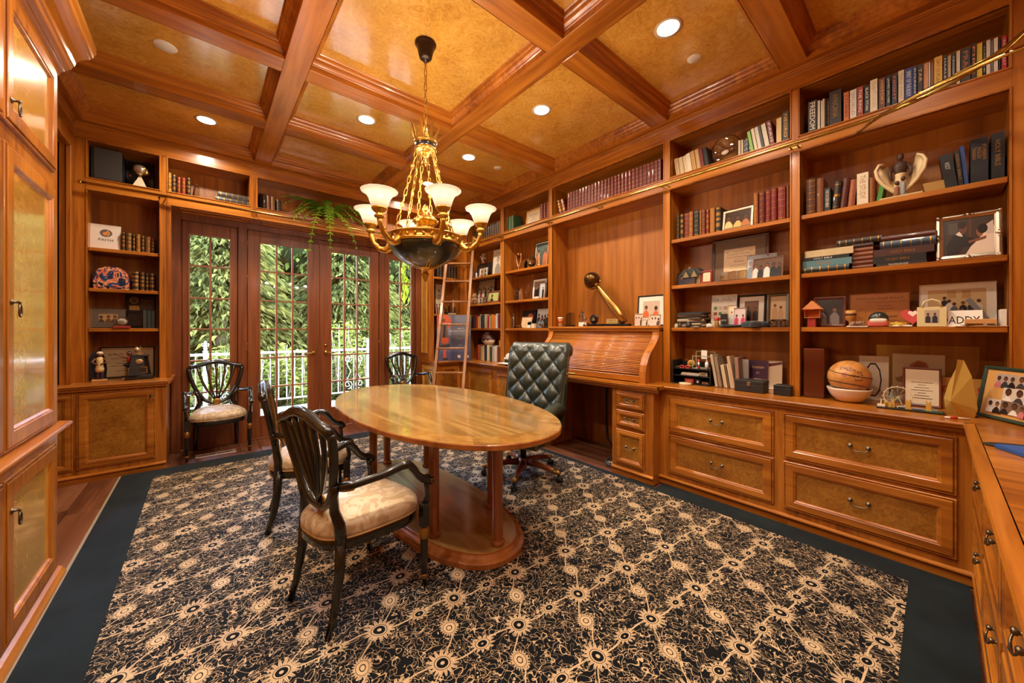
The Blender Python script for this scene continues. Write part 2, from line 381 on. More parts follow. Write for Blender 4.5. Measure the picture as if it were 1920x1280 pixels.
def felt(name, c0, c1, sc=30, sheen=.4):
    m, t, b = newmat(name); mp = coords(t, (sc, sc, sc))
    n = N(t, 'ShaderNodeTexNoise', Scale=1.0, Detail=4.0); t.links.new(mp.outputs[0], n.inputs['Vector'])
    r = ramp(t, [(.3, c0), (.7, c1)]); t.links.new(n.outputs[0], r.inputs[0]); t.links.new(r.outputs[0], b.inputs['Base Color'])
    b.inputs['Roughness'].default_value = .9; b.inputs['Sheen Weight'].default_value = sheen; b.inputs['Specular IOR Level'].default_value = .12
    return m
RUGB = felt('rug_dark_border', (13, 21, 23), (24, 34, 37), 5, .08)
rug = thing('area_rug', 'beige-on-black floral rug with a plain dark teal border under the table', 'rug')
RX0, RX1, RY0, RY1 = -.6, 3.198, -.12, 5.075
FX0, FX1, FY0, FY1 = -.365, 2.995, .10, 4.83
MB().box(FX0, FX1, FY0, FY1, 0.0005, .014).build('patterned_field', rug_mat(), rug)
bm_ = MB()
for a in ((RX0, FX0, RY0, RY1), (FX1, RX1, RY0, 1.62), (FX1, 3.06, 1.62, 3.38), (FX1, RX1, 3.38, RY1), (FX0, FX1, RY0, FY0), (FX0, FX1, FY1, RY1)): bm_.box(*a, .0005, .0125)
bm_.build('plain_border', RUGB, rug)
MB().box(RX0 - .018, RX0, 1.0, RY1, .0005, .009).build('edge_binding', flat((150, 132, 106), .8), rug)

# ------------------------------------------------------------------ shell
struct(MB().box(XBK, XBK + .12, -.8, 5.9, -.1, 3.7).build('wall_right', WZ))
struct(MB().box(-1.3, 3.93, YF - .42, YF - .34, -.1, 3.7).build('wall_front', WZ))
wl = MB().box(-1.32, -1.2, -.8, 5.9, -.1, 3.7)                                        # behind everything on the left
struct(wl.build('wall_left', WZ))
wb = MB()
wb.box(-1.3, -.21, YBK, YBK + .14, -.1, 3.7).box(2.705, 3.93, YBK, YBK + .14, -.1, 3.7).box(-.21, 2.705, YBK, YBK + .14, 2.69, 3.7).box(-.21, 2.705, YBK, YBK + .14, -.1, .015)
struct(wb.build('wall_back', DOORW))
# left wall: panelled face beside the tall cupboard, with the cased opening
pl = struct(MB().box(-1.19, XL, -.74, 3.3, 0, 3.42).build('wall_left_panel', WZ))
oc = struct(MB().box(XL - .06, XL, 5.24, 5.36, 0, 3.40).box(XL - .06, XL, 3.3, 5.24, 3.13, 3.40).box(XL - .02, XL + .012, 5.225, 5.245, ZC, 3.13, 0, .004).box(XL - .02, XL + .012, 3.3, 5.245, 3.125, 3.145, 0, .004).build('trim_1', WZ))
struct(MB().box(XL - .2, XL - .19, 3.3, 5.3, 0, 3.13).build('door_3', DOORW))

# ------------------------------------------------------------------ ceiling: slab, beams, coffers
ce = struct(MB().box(-1.3, 3.95, -.8, 5.85, 3.60, 3.78).build('ceiling', WX))
CXS = [(-.88, .46), (.625, 1.895), (2.06, 3.40)]
CYS = [(-.33, .62), (.785, 1.675), (1.84, 3.15), (3.315, 4.21), (4.375, 5.29)]
for x0, x1 in ((.46, .625), (1.895, 2.06)): MB().box(x0, x1, YF, YS, ZB, 3.6, 0, .003).build('beam', WY, ce)
for y0, y1 in ((.62, .785), (1.675, 1.84), (3.15, 3.315), (4.21, 4.375)):
    for x0, x1 in ((XL, .46), (.625, 1.895), (2.06, XS)): MB().box(x0, x1, y0, y1, ZB, 3.6, 0, .003).build('beam', WX, ce)
COFP = [(0, 0), (0, .042), (.006, .046), (.009, .052), (.014, .056), (.028, .064), (.034, .074), (.036, .084), (.046, .092), (.052, .102), (.054, .112), (.062, .118), (.062, .124)]
for x0, x1 in CXS:
    for y0, y1 in CYS:
        M = frame((x0, y0, ZB), (1, 0, 0), (0, 1, 0), (0, 0, 1))
        MB().rings(x1 - x0, y1 - y0, [(d + .0015, z) for d, z in COFP], M).build('coffer_moulding', WX, ce)
        MB().box(x0 + .05, x1 - .05, y0 + .05, y1 - .05, ZP, ZP + .03).build('panel', BURLC, ce)
# cornice: frieze board and reeded bead on each wall
COR = [(0, 3.26), (0, 3.375), (.006, 3.38), (.010, 3.386), (.006, 3.391), (.012, 3.394), (.017, 3.400), (.012, 3.405), (.020, 3.409), (.026, 3.416), (.022, 3.421), (.055, 3.424), (.073, 3.43), (.073, 3.60)]
def cornice(n, p0, p1, side, m): struct(MB().sweep(COR, p0, p1, side, m=0).build(n, m))
cornice('trim_2', (XS, -.4, 0), (XS, YS, 0), (-1, 0, 0), WY)
cornice('trim_3', (XL, YS, 0), (XS, YS, 0), (0, -1, 0), WX)
cornice('trim_4', (XL, -.4, 0), (XL, YS, 0), (1, 0, 0), WY)
cornice('trim_5', (XL, YF, 0), (XS, YF, 0), (0, 1, 0), WX)
struct(MB().box(-1.2, 3.9, YF - .33, YF, ZC + 1.8, 3.60).build('wall_front_upper', WX))

# downlights
dl = MB(); dl.lathe([(.070, 0), (.094, -.003), (.094, .004), (.07, .004)], 32, m=0)
dlm = dl.mesh('trim_ring', flat((214, 186, 150), .4))
dpm = MB().lathe([(0, .0005), (.072, .0005)], 32).mesh('lens', LAMP)
row_n = ['front', 'second', 'middle', 'fourth', 'rear']; col_n = ['left', 'centre', 'right']
POS = {(x, y): (cx, cy) for x, cx in enumerate((.02, 1.26, 2.50)) for y, cy in enumerate((.15, 1.23, 2.49, 3.76, 4.83))}
spot = {(2, 2): 'beside the chandelier over the roll-top desk', (2, 1): 'largest in view, above the shelf of mixed novels', (1, 3): 'behind the chandelier crown, in the middle column', (2, 3): 'right of the chandelier, one coffer toward the windows',
        (2, 4): 'in the far right corner coffer, seen between the chandelier chains', (0, 4): 'in the far left corner coffer above the small bookcase'}
for (i, j), (x, y) in POS.items():
    if (i, j) in ((1, 2), (1, 4), (0, 3)): continue
    r = thing('recessed_downlight', 'round recessed ceiling light ' + spot.get((i, j), 'out of sight in the %s row, %s column of coffers' % (row_n[j], col_n[i])), 'ceiling light', (x, y, ZP - .001), 0, 'recessed ceiling lights')
    obj('trim_ring', dlm, r); obj('lens', dpm, r).location = (0, 0, -.0025)
    la = bpy.data.lights.new('downlight', 'AREA'); la.shape = 'DISK'; la.size = .14; la.energy = DOWN_W * (.4 if j == 0 else 1.0); la.color = WARM; la.spread = rad(150)
    lo = bpy.data.objects.new('downlight_glow', la); COL.objects.link(lo); lo.parent = r; lo.location = (0, 0, -.008)
spk = MB().lathe([(0, -.004), (.062, -.004), (.066, 0), (.066, .003)], 28).mesh('cover', WHITE)
for x, y, w, s_ in ((2.94, 1.235, 'right beside the largest downlight', .78), (2.955, 3.762, 'near the far right shelves', .78), (-.22, 3.768, 'in the left coffer above the armoire', 1.05)):
    o = tag(obj('ceiling_speaker', spk, None, T(x, y, ZP) @ S(s_, s_, 1)), 'small flat white ceiling disc ' + w, 'speaker', 'flat white discs in the coffers')

# ------------------------------------------------------------------ built-in bookcases
FR = [(0, 0), (0, .004), (.004, .009), (.010, .009), (.013, .002), (.013, -.012)]            # bead round an opening
def bead(par, M, w, h): return MB().rings(w + .026, h + .026, [(d, z) for d, z in FR], M @ T(-.013, -.013, 0)).build('bead_moulding', WZ, par)
def shelf_board(par, M, w, z, depth=.30, back=.02):
    b = MB(); b.box(.002, w - .002, -.028, 0, -depth, -back, 0, .003); b.box(.002, w - .002, -.034, 0, -back, -back + .008, 0, .003)
    return b.build('shelf', WY if abs(M[1][0]) > .5 else WX, par, M @ T(0, z, 0))
def bay(name_label, M, w, z0, z1, shelves, depth=.31, up=True):
    """M: face frame at z = 0 with u along the wall; openings z0..z1 below and the top pigeon hole"""
    r = thing('bookcase', name_label, 'bookcase', group='built-in bookcases')
    gw = WY if abs(M[1][0]) > .5 else WX
    lo, hi = (z0 if z0 < z1 else ROWT[0]), ROWT[1]
    MB().box(-.03, 0, lo, hi, -depth, -.001, 0).build('side_panel', WZ, r, M)
    MB().box(w, w + .03, lo, hi, -depth, -.001, 0).build('side_panel', WZ, r, M)
    MB().box(0, w, lo, hi, -depth - .01, -depth).build('back_panel', BKZ, r, M)
    MB().box(-.02, w + .02, hi, hi + .03, -depth, -.001).build('top_panel', gw, r, M)
    if z0 < z1:
        MB().box(-.01, w + .01, ZR2, ROWT[0], -depth, 0).build('rail', gw, r, M)
        bd = bead(r, M @ T(0, z0 - .02, 0), w, z1 - z0 + .02)
        for v in bd.data.vertices: v.co.z = max(v.co.z, z0 + .0006)
        for z in shelves: shelf_board(r, M, w, z, depth)
    bead(r, M @ T(0, ROWT[0], 0), w, ROWT[1] - ROWT[0])
    return r
def stile(par, M, u0, u1, z0, z1, proud=.002): return MB().box(u0, u1, z0 + .0005, z1, -.0008, proud + .0006, 0, .0004).build('stile', WZ, par, M)
SH = (2.292, 1.845, 1.435)
BR = [(-.268, .6745), (.739, 1.686), (1.756, 3.2565), (3.3286, 4.254), (4.339, 5.27)]       # y spans of the right-hand bays
rb_lab = ['wide bookcase at the near right corner full of novels, bibles and family pictures', 'bookcase right of the roll-top desk, with the framed diploma', 'tall open bay over the roll-top desk with the maroon book set', 'bookcase left of the roll-top desk, with crystal awards', 'far right corner bookcase beside the ladder, with the football']
RB = []
for (y0, y1), lab in zip(BR, rb_lab):
    M = faceR(XS, y1, 0); z0 = ZC
    RB.append(bay(lab, M, y1 - y0, z0, ZR2, () if y0 == 1.756 else SH))
for i in range(4): stile(RB[i], faceR(XS, BR[i + 1][0], 0), .011, BR[i + 1][0] - BR[i][1] - .011, ZC, 3.26)
stile(RB[0], faceR(XS, -.28, 0), 0, .14, ZC, 3.26); stile(RB[4], faceR(XS, 5.36, 0), 0, .079, ZC, 3.26)
# back wall: left and right cases and the bridge of pigeon holes over the doors
lb = bay('narrow bookcase left of the windows, with the FAITH board and trophies', faceB(-.861, YS, 0), .50, ZC, ZR2, (2.225, 1.825, 1.43))
stile(lb, faceB(XL, YS, 0), 0, .081, ZC, 3.26); stile(lb, faceB(-.35, YS, 0), 0, .045, ZC, 3.26)
cb = bay('narrow corner bookcase right of the windows, behind the ladder', faceB(2.88, YS, 0), .50, ZC, ZR2, (2.29, 1.675))
stile(cb, faceB(2.79, YS, 0), 0, .079, ZC, 3.26); stile(cb, faceB(3.391, YS, 0), 0, .081, ZC, 3.26)
UB = [(-.293, .42), (.50, 2.02), (2.10, 2.79)]
ub_lab = ['high shelf box left above the windows, with leather books and a crystal obelisk', 'high shelf box over the French doors, with the fern', 'high shelf box right above the windows, behind the chandelier']
UBO = [bay(l, faceB(a, YS, 0), b - a, 3.0, 2.0, ()) for (a, b), l in zip(UB, ub_lab)]
for i, (a, b) in enumerate(((-.305, -.304), (.431, .489), (2.031, 2.089))): stile(UBO[i], faceB(a, YS, 0), 0, max(.01, b - a), 2.776, 3.26)
for (a, b), o in zip(UB, UBO):
    MB().box(a - .05, b + .05, YS, YBK, 2.88, ROWT[0]).build('bottom_panel', WX, o)
    MB().box(a - .06, b + .07, YS - .001, YS + .02, 2.80, ROWT[0] - .01).build('rail', WX, o)
# pelmet / soffit with sunk panels over the windows
pm = struct(MB().box(-.30, 2.79, YS, YBK, 2.76, 2.88).sweep([(0, 2.70), (.012, 2.72), (.02, 2.75), (.05, 2.765), (.055, 2.79), (0, 2.80)], (-.29, YBK, 0), (2.79, YBK, 0), (0, -1, 0)).build('trim_6', WX))
for a, b in ((-.2, .45), (.55, 1.95), (2.05, 2.7)):
    MB().rings(b - a, .16, [(0, 0), (.006, .008), (.016, .008), (.02, 0)], frame((a, YS + .23, 2.76), (1, 0, 0), (0, -1, 0), (0, 0, -1))).build('soffit_panel', WX, pm)
# returns of the two cases beside the windows
struct(MB().box(-.305, -.27, YS + .001, YBK, ZC, 2.88, 0, .003).build('trim_7', WZ))
rt_ = struct(MB().box(2.79, 2.825, YS + .001, YBK, ZC, 2.88, 0, .003).build('trim_8', WZ))
MB().rings(.20, 1.6, [(0, 0), (.008, .008), (.02, .008), (.026, .002)], frame((2.79, YS + .26, 1.02), (0, -1, 0), (0, 0, 1), (-1, 0, 0)), cap=True).build('burl_panel', BURLC, rt_)

# ------------------------------------------------------------------ cabinet fronts
PULL = None
def pull_mesh():
    b = MB()
    for s in (-1, 1):
        b.lathe([(0, .022), (.006, .022), (.010, .018), (.010, .012), (.005, .008), (.005, .003), (.013, .002), (.014, 0)][::-1], 10, T(s * .043, 0, 0))
    b.tube([(-.043, -.002, .016), (-.040, -.014, .02), (-.03, -.022, .023), (-.012, -.026, .024), (0, -.027, .025), (.012, -.026, .024), (.03, -.022, .023), (.040, -.014, .02), (.043, -.002, .016)], [.003, .003, .0032, .004, .005, .004, .0032, .003, .003], 6)
    return b.mesh('handle', PEWTER)
PULL = pull_mesh()
def drop_mesh():
    b = MB(); b.lathe([(.013, 0), (.013, .004), (.006, .006), (.005, .02), (.009, .024), (0, .028)], 10)
    b.tube([(.0, -.004, .022), (.010, -.022, .024), (.013, -.045, .024), (.008, -.058, .024), (0, -.062, .024), (-.008, -.058, .024), (-.013, -.045, .024), (-.010, -.022, .024)], .0035, 6, closed=True)
    return b.mesh('handle', PEWTER)
DROP = drop_mesh()
FP = [(0, 0), (0, .012), (.003, .015), (.008, .015), (.010, .008), (.014, .008), (.014, .018), (.018, .020)]
def front(par, name, M, w, h, fw=.055, handle=None, hp=None, gw=WX, panel=BURL):
    """raised frame round a sunk burl panel, lying on the face M (w wide, h high)"""
    b = MB(); d0 = .018
    b.rings(w, h, FP + [(fw, .020), (fw + .004, .016), (fw + .010, .015), (fw + .014, .010), (fw + .018, .004)], M)
    o = b.build(name, gw, par)
    q = fw + .012
    MB().box(q, w - q, q, h - q, .001, .0045).build('burl_panel', panel, o, M)
    if handle:
        u, v = hp or (w / 2, h / 2 + .01)
        obj('handle', handle, o, M @ T(u, v, .004 if handle is PULL else .02))
    return o
BASEP = [(0, 0), (.0, .055), (.016, .058), (.02, .064), (.018, .072), (.008, .078), (0, .082)]
def worktop(label, boxes, edges):
    r = thing('worktop', label, 'counter')
    b = MB()
    for q in boxes: b.box(*q, ZC - .029, ZC)
    b.build('slab', WY, r)
    for p0, p1, side in edges:
        MB().sweep([(-.004, -.062), (.006, -.06), (.012, -.05), (.012, -.044), (.022, -.038), (.03, -.028), (.03, -.02), (.036, -.016), (.038, -.008), (.034, 0), (-.004, 0)], Vector(p0) + Vector((0, 0, ZC)), Vector(p1) + Vector((0, 0, ZC)), side).build('moulded_edge', WY if side[0] else WX, r)
    return r
XB, YB, YFB = 3.222, 5.10, -.147
def carcass(label, x0, x1, y0, y1, face):
    r = thing('base_cabinet', label, 'cabinet', group='base cabinets under the worktop')
    MB().box(x0, x1, y0, y1, .0, ZC - .03).build('body', WZ, r)
    return r
# right wall, near units of two drawers
def base_right(label, y0, y1, xf): return carcass(label, xf, XBK - .03, y0 + .0005, y1 - .0005, None)
U5 = base_right('base cabinet of two wide burl drawers at the near right corner', YFB, .70, XB)
U4 = base_right('base cabinet of two burl drawers right of the roll-top desk', .70, 1.66, XB)
for U, xa, xb_ in ((U5, 1469, 1794.6), (U4, 1254, 1451)):
    ya, yb = ry(xa, XB - .01), ry(xb_, XB - .01)
    for z0, z1 in ((.485, .815), (.125, .465)):
        front(U, 'drawer', faceR(XB, ya, z0), ya - yb, z1 - z0, .058, PULL, gw=WY)
for U, a, b_ in ((U5, YFB, .70), (U4, .70, 1.66)):
    MB().sweep(BASEP, (XB, a, 0), (XB, b_, 0), (-1, 0, 0)).build('plinth_moulding', WY, U)
# desk
XD = 3.10
dk = thing('rolltop_desk', 'built-in roll-top desk with closed tambour, kneehole and small drawer pedestal', 'desk')
MB().box(XD, XBK - .001, 1.66, 2.095, 0, ZC - .03).build('pedestal', WZ, dk)
MB().box(XD, XBK - .001, 3.075, 3.36, 0, ZC - .03).build('pedestal', WZ, dk)
MB().box(3.76, XBK - .001, 2.095, 3.075, 0, ZC - .03).build('kneehole_back', BKZ, dk)
MB().box(XD + .01, XBK - .001, 2.095, 3.075, ZC - .075, ZC - .03).build('apron', WY, dk)
for ya, yb, z0, z1 in ((2.045, 1.745, .655, .815), (2.045, 1.745, .475, .635), (2.045, 1.745, .115, .445)):
    front(dk, 'drawer', faceR(XD, ya, z0), ya - yb, z1 - z0, .04, PULL, gw=WY)
    front(dk, 'drawer', faceR(XD, 3.345, z0), .25, z1 - z0, .04, PULL, gw=WY)
for a, b_ in ((1.66, 2.095), (3.075, 3.36)):
    MB().sweep(BASEP, (XD, a, 0), (XD, b_, 0), (-1, 0, 0)).build('plinth_moulding', WY, dk)
MB().box(3.06, 3.465, 1.60, 3.36, ZC - .029, ZC).box(3.465, 3.775, 1.762, 3.25, ZC - .029, ZC).build('writing_top', WY, dk)
MB().sweep([(0, -.062), (.01, -.05), (.012, -.044), (.022, -.036), (.03, -.028), (.03, -.02), (.036, -.012), (.034, 0), (0, 0)], (3.08, 1.60, ZC), (3.08, 3.36, ZC), (-1, 0, 0)).build('moulded_edge', WY, dk)
# S-shaped ends and tambour: profile in (x, z)
def s_curve():
    P = [(3.17, .905), (3.17, .96), (3.175, 1.02), (3.19, 1.08), (3.22, 1.14), (3.262, 1.19), (3.312, 1.235), (3.36, 1.275), (3.398, 1.315), (3.42, 1.36), (3.43, 1.41)]
    out = []
    for i in range(len(P) - 1):
        for k in range(4): t = k / 4; out.append((P[i][0] * (1 - t) + P[i + 1][0] * t, P[i][1] * (1 - t) + P[i + 1][1] * t))
    return out + [P[-1]]
SCV = s_curve()
for y0, y1 in ((1.765, 1.835), (3.18, 3.25)):
    poly = [(x - .022, z) for x, z in SCV] + [(3.775, 1.41), (3.775, .906)]
    MB().prism(poly, y0, y1, frame((0, 0, 0), (1, 0, 0), (0, 0, 1), (0, 1, 0))).build('curved_side', WZ, dk)
tam = MB(); A = [Vector((x, 0, z)) for x, z in SCV]
L_ = [0]
for i in range(1, len(A)): L_.append(L_[-1] + (A[i] - A[i - 1]).length)
def along(s):
    for i in range(1, len(A)):
        if s <= L_[i]: t = (s - L_[i - 1]) / (L_[i] - L_[i - 1]); return A[i - 1].lerp(A[i], t), (A[i] - A[i - 1]).normalized()
    return A[-1], (A[-1] - A[-2]).normalized()
ns = 30; st0 = .075; slm = MB(); slm.lathe([(.0096, 0), (.0096, 1)], 8, m=0)
sl_mesh = MB().tube([(0, 0, 0), (0, 1.345, 0)], .0105, 8, flatx=1).mesh('tambour_slat', WY)
for k in range(ns):
    p, d = along(st0 + (L_[-1] - st0) * (k + .5) / ns)
    o = obj('tambour_slat', sl_mesh, dk); o.location = (p.x + .004, 1.835, p.z)
MB().box(3.165, 3.20, 1.835, 3.18, .912, .972, 0, .004).build('lift_rail', WY, dk)
MB().box(3.155, 3.168, 2.62, 2.74, .915, .925, 0, .002).build('lock_plate', BRASS, dk)
MB().box(3.385, 3.775, 1.76, 3.252, 1.425, 1.452, 0, .006).box(3.40, 3.775, 1.765, 3.25, 1.395, 1.425, 0, .004).build('desk_shelf_top', WY, dk)
# far right base units
U2 = base_right('base cabinet with a burl door left of the desk kneehole', 3.36, 4.33, XB)
U1 = base_right('base cabinet with a burl drawer beside the ladder foot', 4.33, 5.10, XB)
front(U2, 'door', faceR(XB, ry(931, XB - .01), .13), .72, .69, .06, gw=WY)
front(U1, 'drawer', faceR(XB, ry(877, XB - .01), .13), ry(877, XB - .01) - ry(922, XB - .01), .69, .05, PULL, gw=WY)
for U, a, b_ in ((U2, 3.36, 4.33), (U1, 4.33, 5.10)): MB().sweep(BASEP, (XB, a, 0), (XB, b_, 0), (-1, 0, 0)).build('plinth_moulding', WY, U)
# back corners
BL = carcass('base cabinet with burl doors under the FAITH bookcase', -1.19, -.292, YB, YBK - .001, None)
front(BL, 'door', faceB(bx(143.75, YB), YB, .13), bx(292, YB) - bx(143.75, YB), .70, .055, DROP, (bx(292, YB) - bx(143.75, YB) - .03, .63), gw=WX)
front(BL, 'door', faceB(-1.185, YB, .13), .28, .70, .045, gw=WX)
MB().sweep(BASEP, (-1.19, YB, 0), (-.292, YB, 0), (0, -1, 0)).build('plinth_moulding', WX, BL)
BC = carcass('corner base cabinet with a shadowed door behind the ladder', 2.80, XB - .001, YB, YBK - .001, None)
front(BC, 'door', faceB(2.86, YB, .13), .30, .70, .05, DROP, (.03, .6), gw=WX)
MB().rings(.42, .68, FP + [(.05, .02), (.06, .01), (.065, .004)], frame((2.80, 5.60, .14), (0, -1, 0), (0, 0, 1), (-1, 0, 0)), cap=True).build('end_panel', BURLC, BC)
MB().sweep(BASEP, (2.80, YB, 0), (XB, YB, 0), (0, -1, 0)).build('plinth_moulding', WX, BC)
# front wall unit (beside the camera)
BF = carcass('base cabinet along the near wall with dark bail handles', -.5, XB - .001, -.70, YFB, None)
for xa, w in ((3.20, .66), (2.52, .66), (1.84, .66), (1.16, .66)):
    for z0, z1 in ((.485, .815), (.125, .465)): front(BF, 'drawer', faceF(xa, YFB, z0), w, z1 - z0, .055, PULL, gw=WX)
MB().sweep(BASEP, (-.5, YFB, 0), (XB, YFB, 0), (0, 1, 0)).build('plinth_moulding', WX, BF)
worktop('polished wood worktop running along the near right shelves round the corner', [(XB - .012, XBK - .03, YFB + .012, 1.598), (-.5, XBK - .03, -.70, YFB + .012)], [((XB - .012, YFB + .03, 0), (XB - .012, 1.60, 0), (-1, 0, 0)), ((-.5, YFB + .012, 0), (XB - .03, YFB + .012, 0), (0, 1, 0))])
worktop('polished wood worktop in the far right corner under the football', [(XB - .012, XBK - .03, 3.361, YBK - .025), (2.79, XB - .012, YB - .012, YBK - .001)], [((XB - .012, 3.361, 0), (XB - .012, YB, 0), (-1, 0, 0)), ((2.775, YB - .012, 0), (XB, YB - .012, 0), (0, -1, 0))])
worktop('polished wood worktop under the FAITH bookcase', [(-1.19, -.285, YB - .012, YBK - .001)], [((-1.19, YB - .012, 0), (-.272, YB - .012, 0), (0, -1, 0)), ((-.285, YB - .03, 0), (-.285, YBK, 0), (1, 0, 0))])

# ------------------------------------------------------------------ tall cupboard on the left
ar = thing('armoire', 'tall built-in wood cupboard with burl doors and heavy cornice on the left', 'cupboard')
XA = -.64
MB().box(XL + .025, XA - .001, .30, 3.28, 0, 2.93).build('body', WZ, ar)
for y1 in (3.184, 2.48, 1.776, 1.07):
    y0 = y1 - .69
    for z0, z1, fw in ((.10, .79, .075), (.905, 2.205, .075), (2.29, 2.86, .07)):
        d = front(ar, 'door', faceL(XA, y0, z0), .69, z1 - z0, fw, DROP, (.045, .55 if z0 < .5 else (.63 if z0 < 2 else .10)), gw=WZ, panel=BURLC)
MB().sweep([(0, .835), (.01, .84), (.02, .85), (.04, .856), (.052, .868), (.052, .878), (.045, .885), (0, .89)], (XA, .3, 0), (XA, 3.30, 0), (1, 0, 0)).build('waist_ledge', WY, ar)
MB().sweep([(0, 0), (.03, 0), (.03, .025), (.02, .04), (.015, .05), (0, .06)], (XA, .3, 0), (XA, 3.285, 0), (1, 0, 0)).build('plinth_moulding', WY, ar)
MB().sweep([(0, 2.885), (.006, 2.895), (.004, 2.902), (.012, 2.91), (.022, 2.915), (.024, 2.925), (.034, 2.93), (.046, 2.938), (.052, 2.95), (.052, 2.957), (.06, 2.962), (.066, 2.985), (.085, 3.012), (.105, 3.025), (.120, 3.03), (.122, 3.04), (.132, 3.045), (.136, 3.06), (.146, 3.075), (.146, 3.11), (0, 3.11)], (XA, .3, 0), (XA, 3.29, 0), (1, 0, 0)).build('cornice', WY, ar)
# ================================================================== glazed doors and side lights
YW = 5.66
CX = 1.25
MUZ = [.295, .665, 1.045, 1.42, 1.79, 2.17, 2.535]
MUNT = flat((150, 100, 70), .45)
def leaf(name, x0, x1, g0, g1, ncol, door, hinge_left):
    r = struct(bpy.data.objects.new(name, None)); COL.objects.link(r)
    z0, z1 = .02, 2.675
    fb = MB()
    fb.box(x0, g0, YW, YW + .045, z0, z1, 0, .003).box(g1, x1, YW, YW + .045, z0, z1, 0, .003)
    fb.box(g0, g1, YW, YW + .045, z0, MUZ[0], 0, .003).box(g0, g1, YW, YW + .045, MUZ[-1], z1, 0, .003)
    fb.build('sash_frame', DOORW, r)
    MB().rings(g1 - g0, MUZ[-1] - MUZ[0], [(-.006, .001), (-.006, .006), (.0, .006), (.006, -.002), (.006, -.02)], faceB(g0, YW, MUZ[0])).build('glazing_bead', MUNT, r)
    xs = [g0 + (g1 - g0) * i / ncol for i in range(ncol + 1)]
    for i in range(1, ncol): MB().box(xs[i] - .011, xs[i] + .011, YW + .004, YW + .036, MUZ[0], MUZ[-1], 0, .004).build('muntin', MUNT, r)
    for z in MUZ[1:-1]: MB().box(g0, g1, YW + .006, YW + .034, z - .010, z + .010, 0, .004).build('muntin', MUNT, r)
    for i in range(ncol):
        for j in range(6): MB().box(xs[i] + .004, xs[i + 1] - .004, YW + .018, YW + .022, MUZ[j] + .004, MUZ[j + 1] - .004).build('pane', PANE, r)
    hx = x0 - .004 if hinge_left else x1 + .004
    if door:
        for z in (.35, 1.2, 2.05, 2.5): MB().lathe([(.006, 0), (.006, .09), (.004, .095), (0, .10)], 8, T(hx, YW - .004, z - .05)).build('hinge', BRASS, r)
        kx = x1 - .075 if hinge_left else x0 + .075; sg = -1 if hinge_left else 1
        h = MB(); h.lathe([(.026, 0), (.026, .005), (.018, .010), (.012, .012), (.010, .04), (0, .042)], 16, faceB(kx, YW, 1.09))
        h.tube([(kx, YW - .038, 1.09), (kx + sg * .02, YW - .042, 1.09), (kx + sg * .07, YW - .044, 1.088), (kx + sg * .125, YW - .042, 1.083)], [.008, .008, .007, .006], 8)
        h.build('lever_handle', BRASS, r)
        if sg > 0: MB().lathe([(.02, 0), (.02, .006), (.012, .012), (0, .014)], 14, faceB(kx, YW, 1.19)).build('deadbolt', BRASS, r)
    return r
leaf('window_1', -.19, .318, -.128, .251, 2, False, True)
leaf('door_1', .424, CX - .002, .552, 1.102, 3, True, True)
leaf('door_2', CX + .002, 2.082, 1.398, 1.948, 3, True, False)
leaf('window_2', 2.182, 2.69, 2.249, 2.628, 2, False, False)
cs = MB()
for a, b in ((-.205, -.18), (.31, .43), (2.078, 2.19), (2.68, 2.70)): cs.box(a, b, YW + .02, YBK, 0, 2.76)
cs.box(-.2, 2.7, YW + .02, YBK, 2.66, 2.70)
for a, b in ((-.285, -.20), (.325, .418), (2.088, 2.176), (2.698, 2.80)): cs.box(a, b, YW - .012, YBK, 0, 2.76, 0, .004)
cs.box(-.285, 2.80, YW - .010, YBK, 2.685, 2.76, 0, .003).box(-.285, 2.80, YW - .006, YBK, 0, .02, 0, .003)
struct(cs.build('trim_9', DOORW))

# ================================================================== outdoors
STONE = felt('terrace_stone', (72, 69, 64), (92, 89, 83), 3, 0)
IRON = flat((104, 101, 95), .5)
gd = struct(MB().box(-14, 22, 5.84, 30, -1.4, -1.2).build('ground', felt('garden_soil', (52, 62, 34), (78, 92, 48), 2, 0)))
tr_ = struct(MB().box(-4, 8, 5.83, 8.05, -1.2, -.065).build('terrace', STONE))
tl = MB().box(.003, .597, .003, .447, -.065, -.05, 0, .003).mesh('paving_slab', STONE)
for i in range(16):
    for j in range(5):
        o = obj('paving_slab', tl, tr_); o.location = (-2.4 + .6 * i + .3 * (j % 2), 5.83 + .45 * j, 0)
YRL = 7.67
bal = thing('balcony_railing', 'white wrought-iron balustrade with scroll panels on the terrace outside', 'railing', (1.2, YRL, -.05))
def L(x, z): return (x - 1.2, 0, z + .05)
MB().box(-3.4, 5.6, -.03, .03, 1.035, 1.075, 0, .006).build('top_rail', IRON, bal)
MB().box(-3.4, 5.6, -.015, .015, .20, .225, 0, .003).build('bottom_rail', IRON, bal)
MB().box(-3.4, 5.6, -.012, .012, .95, .97, 0, .003).build('middle_rail', IRON, bal)
bm2 = MB().box(-.008, .008, -.008, .008, .2, 1.04).mesh('baluster', IRON)
posts = [bx(385, YRL) - 1.2, bx(690, YRL) - 1.2, -2.6, 4.6]
scr = [(posts[1] - .52, posts[1] - .05), (posts[0] + .05, posts[0] + .34)]
x = -3.3
while x < 5.6:
    if not any(a - .03 < x < b + .03 for a, b in scr) and not any(abs(x - p) < .06 for p in posts): o = obj('baluster', bm2, bal); o.location = (x, 0, 0)
    x += .125
pm_ = MB().box(-.028, .028, -.028, .028, 0, 1.1, 0, .004)
pm_.lathe([(.034, 1.1), (.034, 1.115), (.014, 1.125), (.026, 1.15), (.026, 1.165), (.010, 1.18), (.03, 1.20), (.018, 1.22), (.012, 1.235), (.020, 1.25), (0, 1.29)], 12)
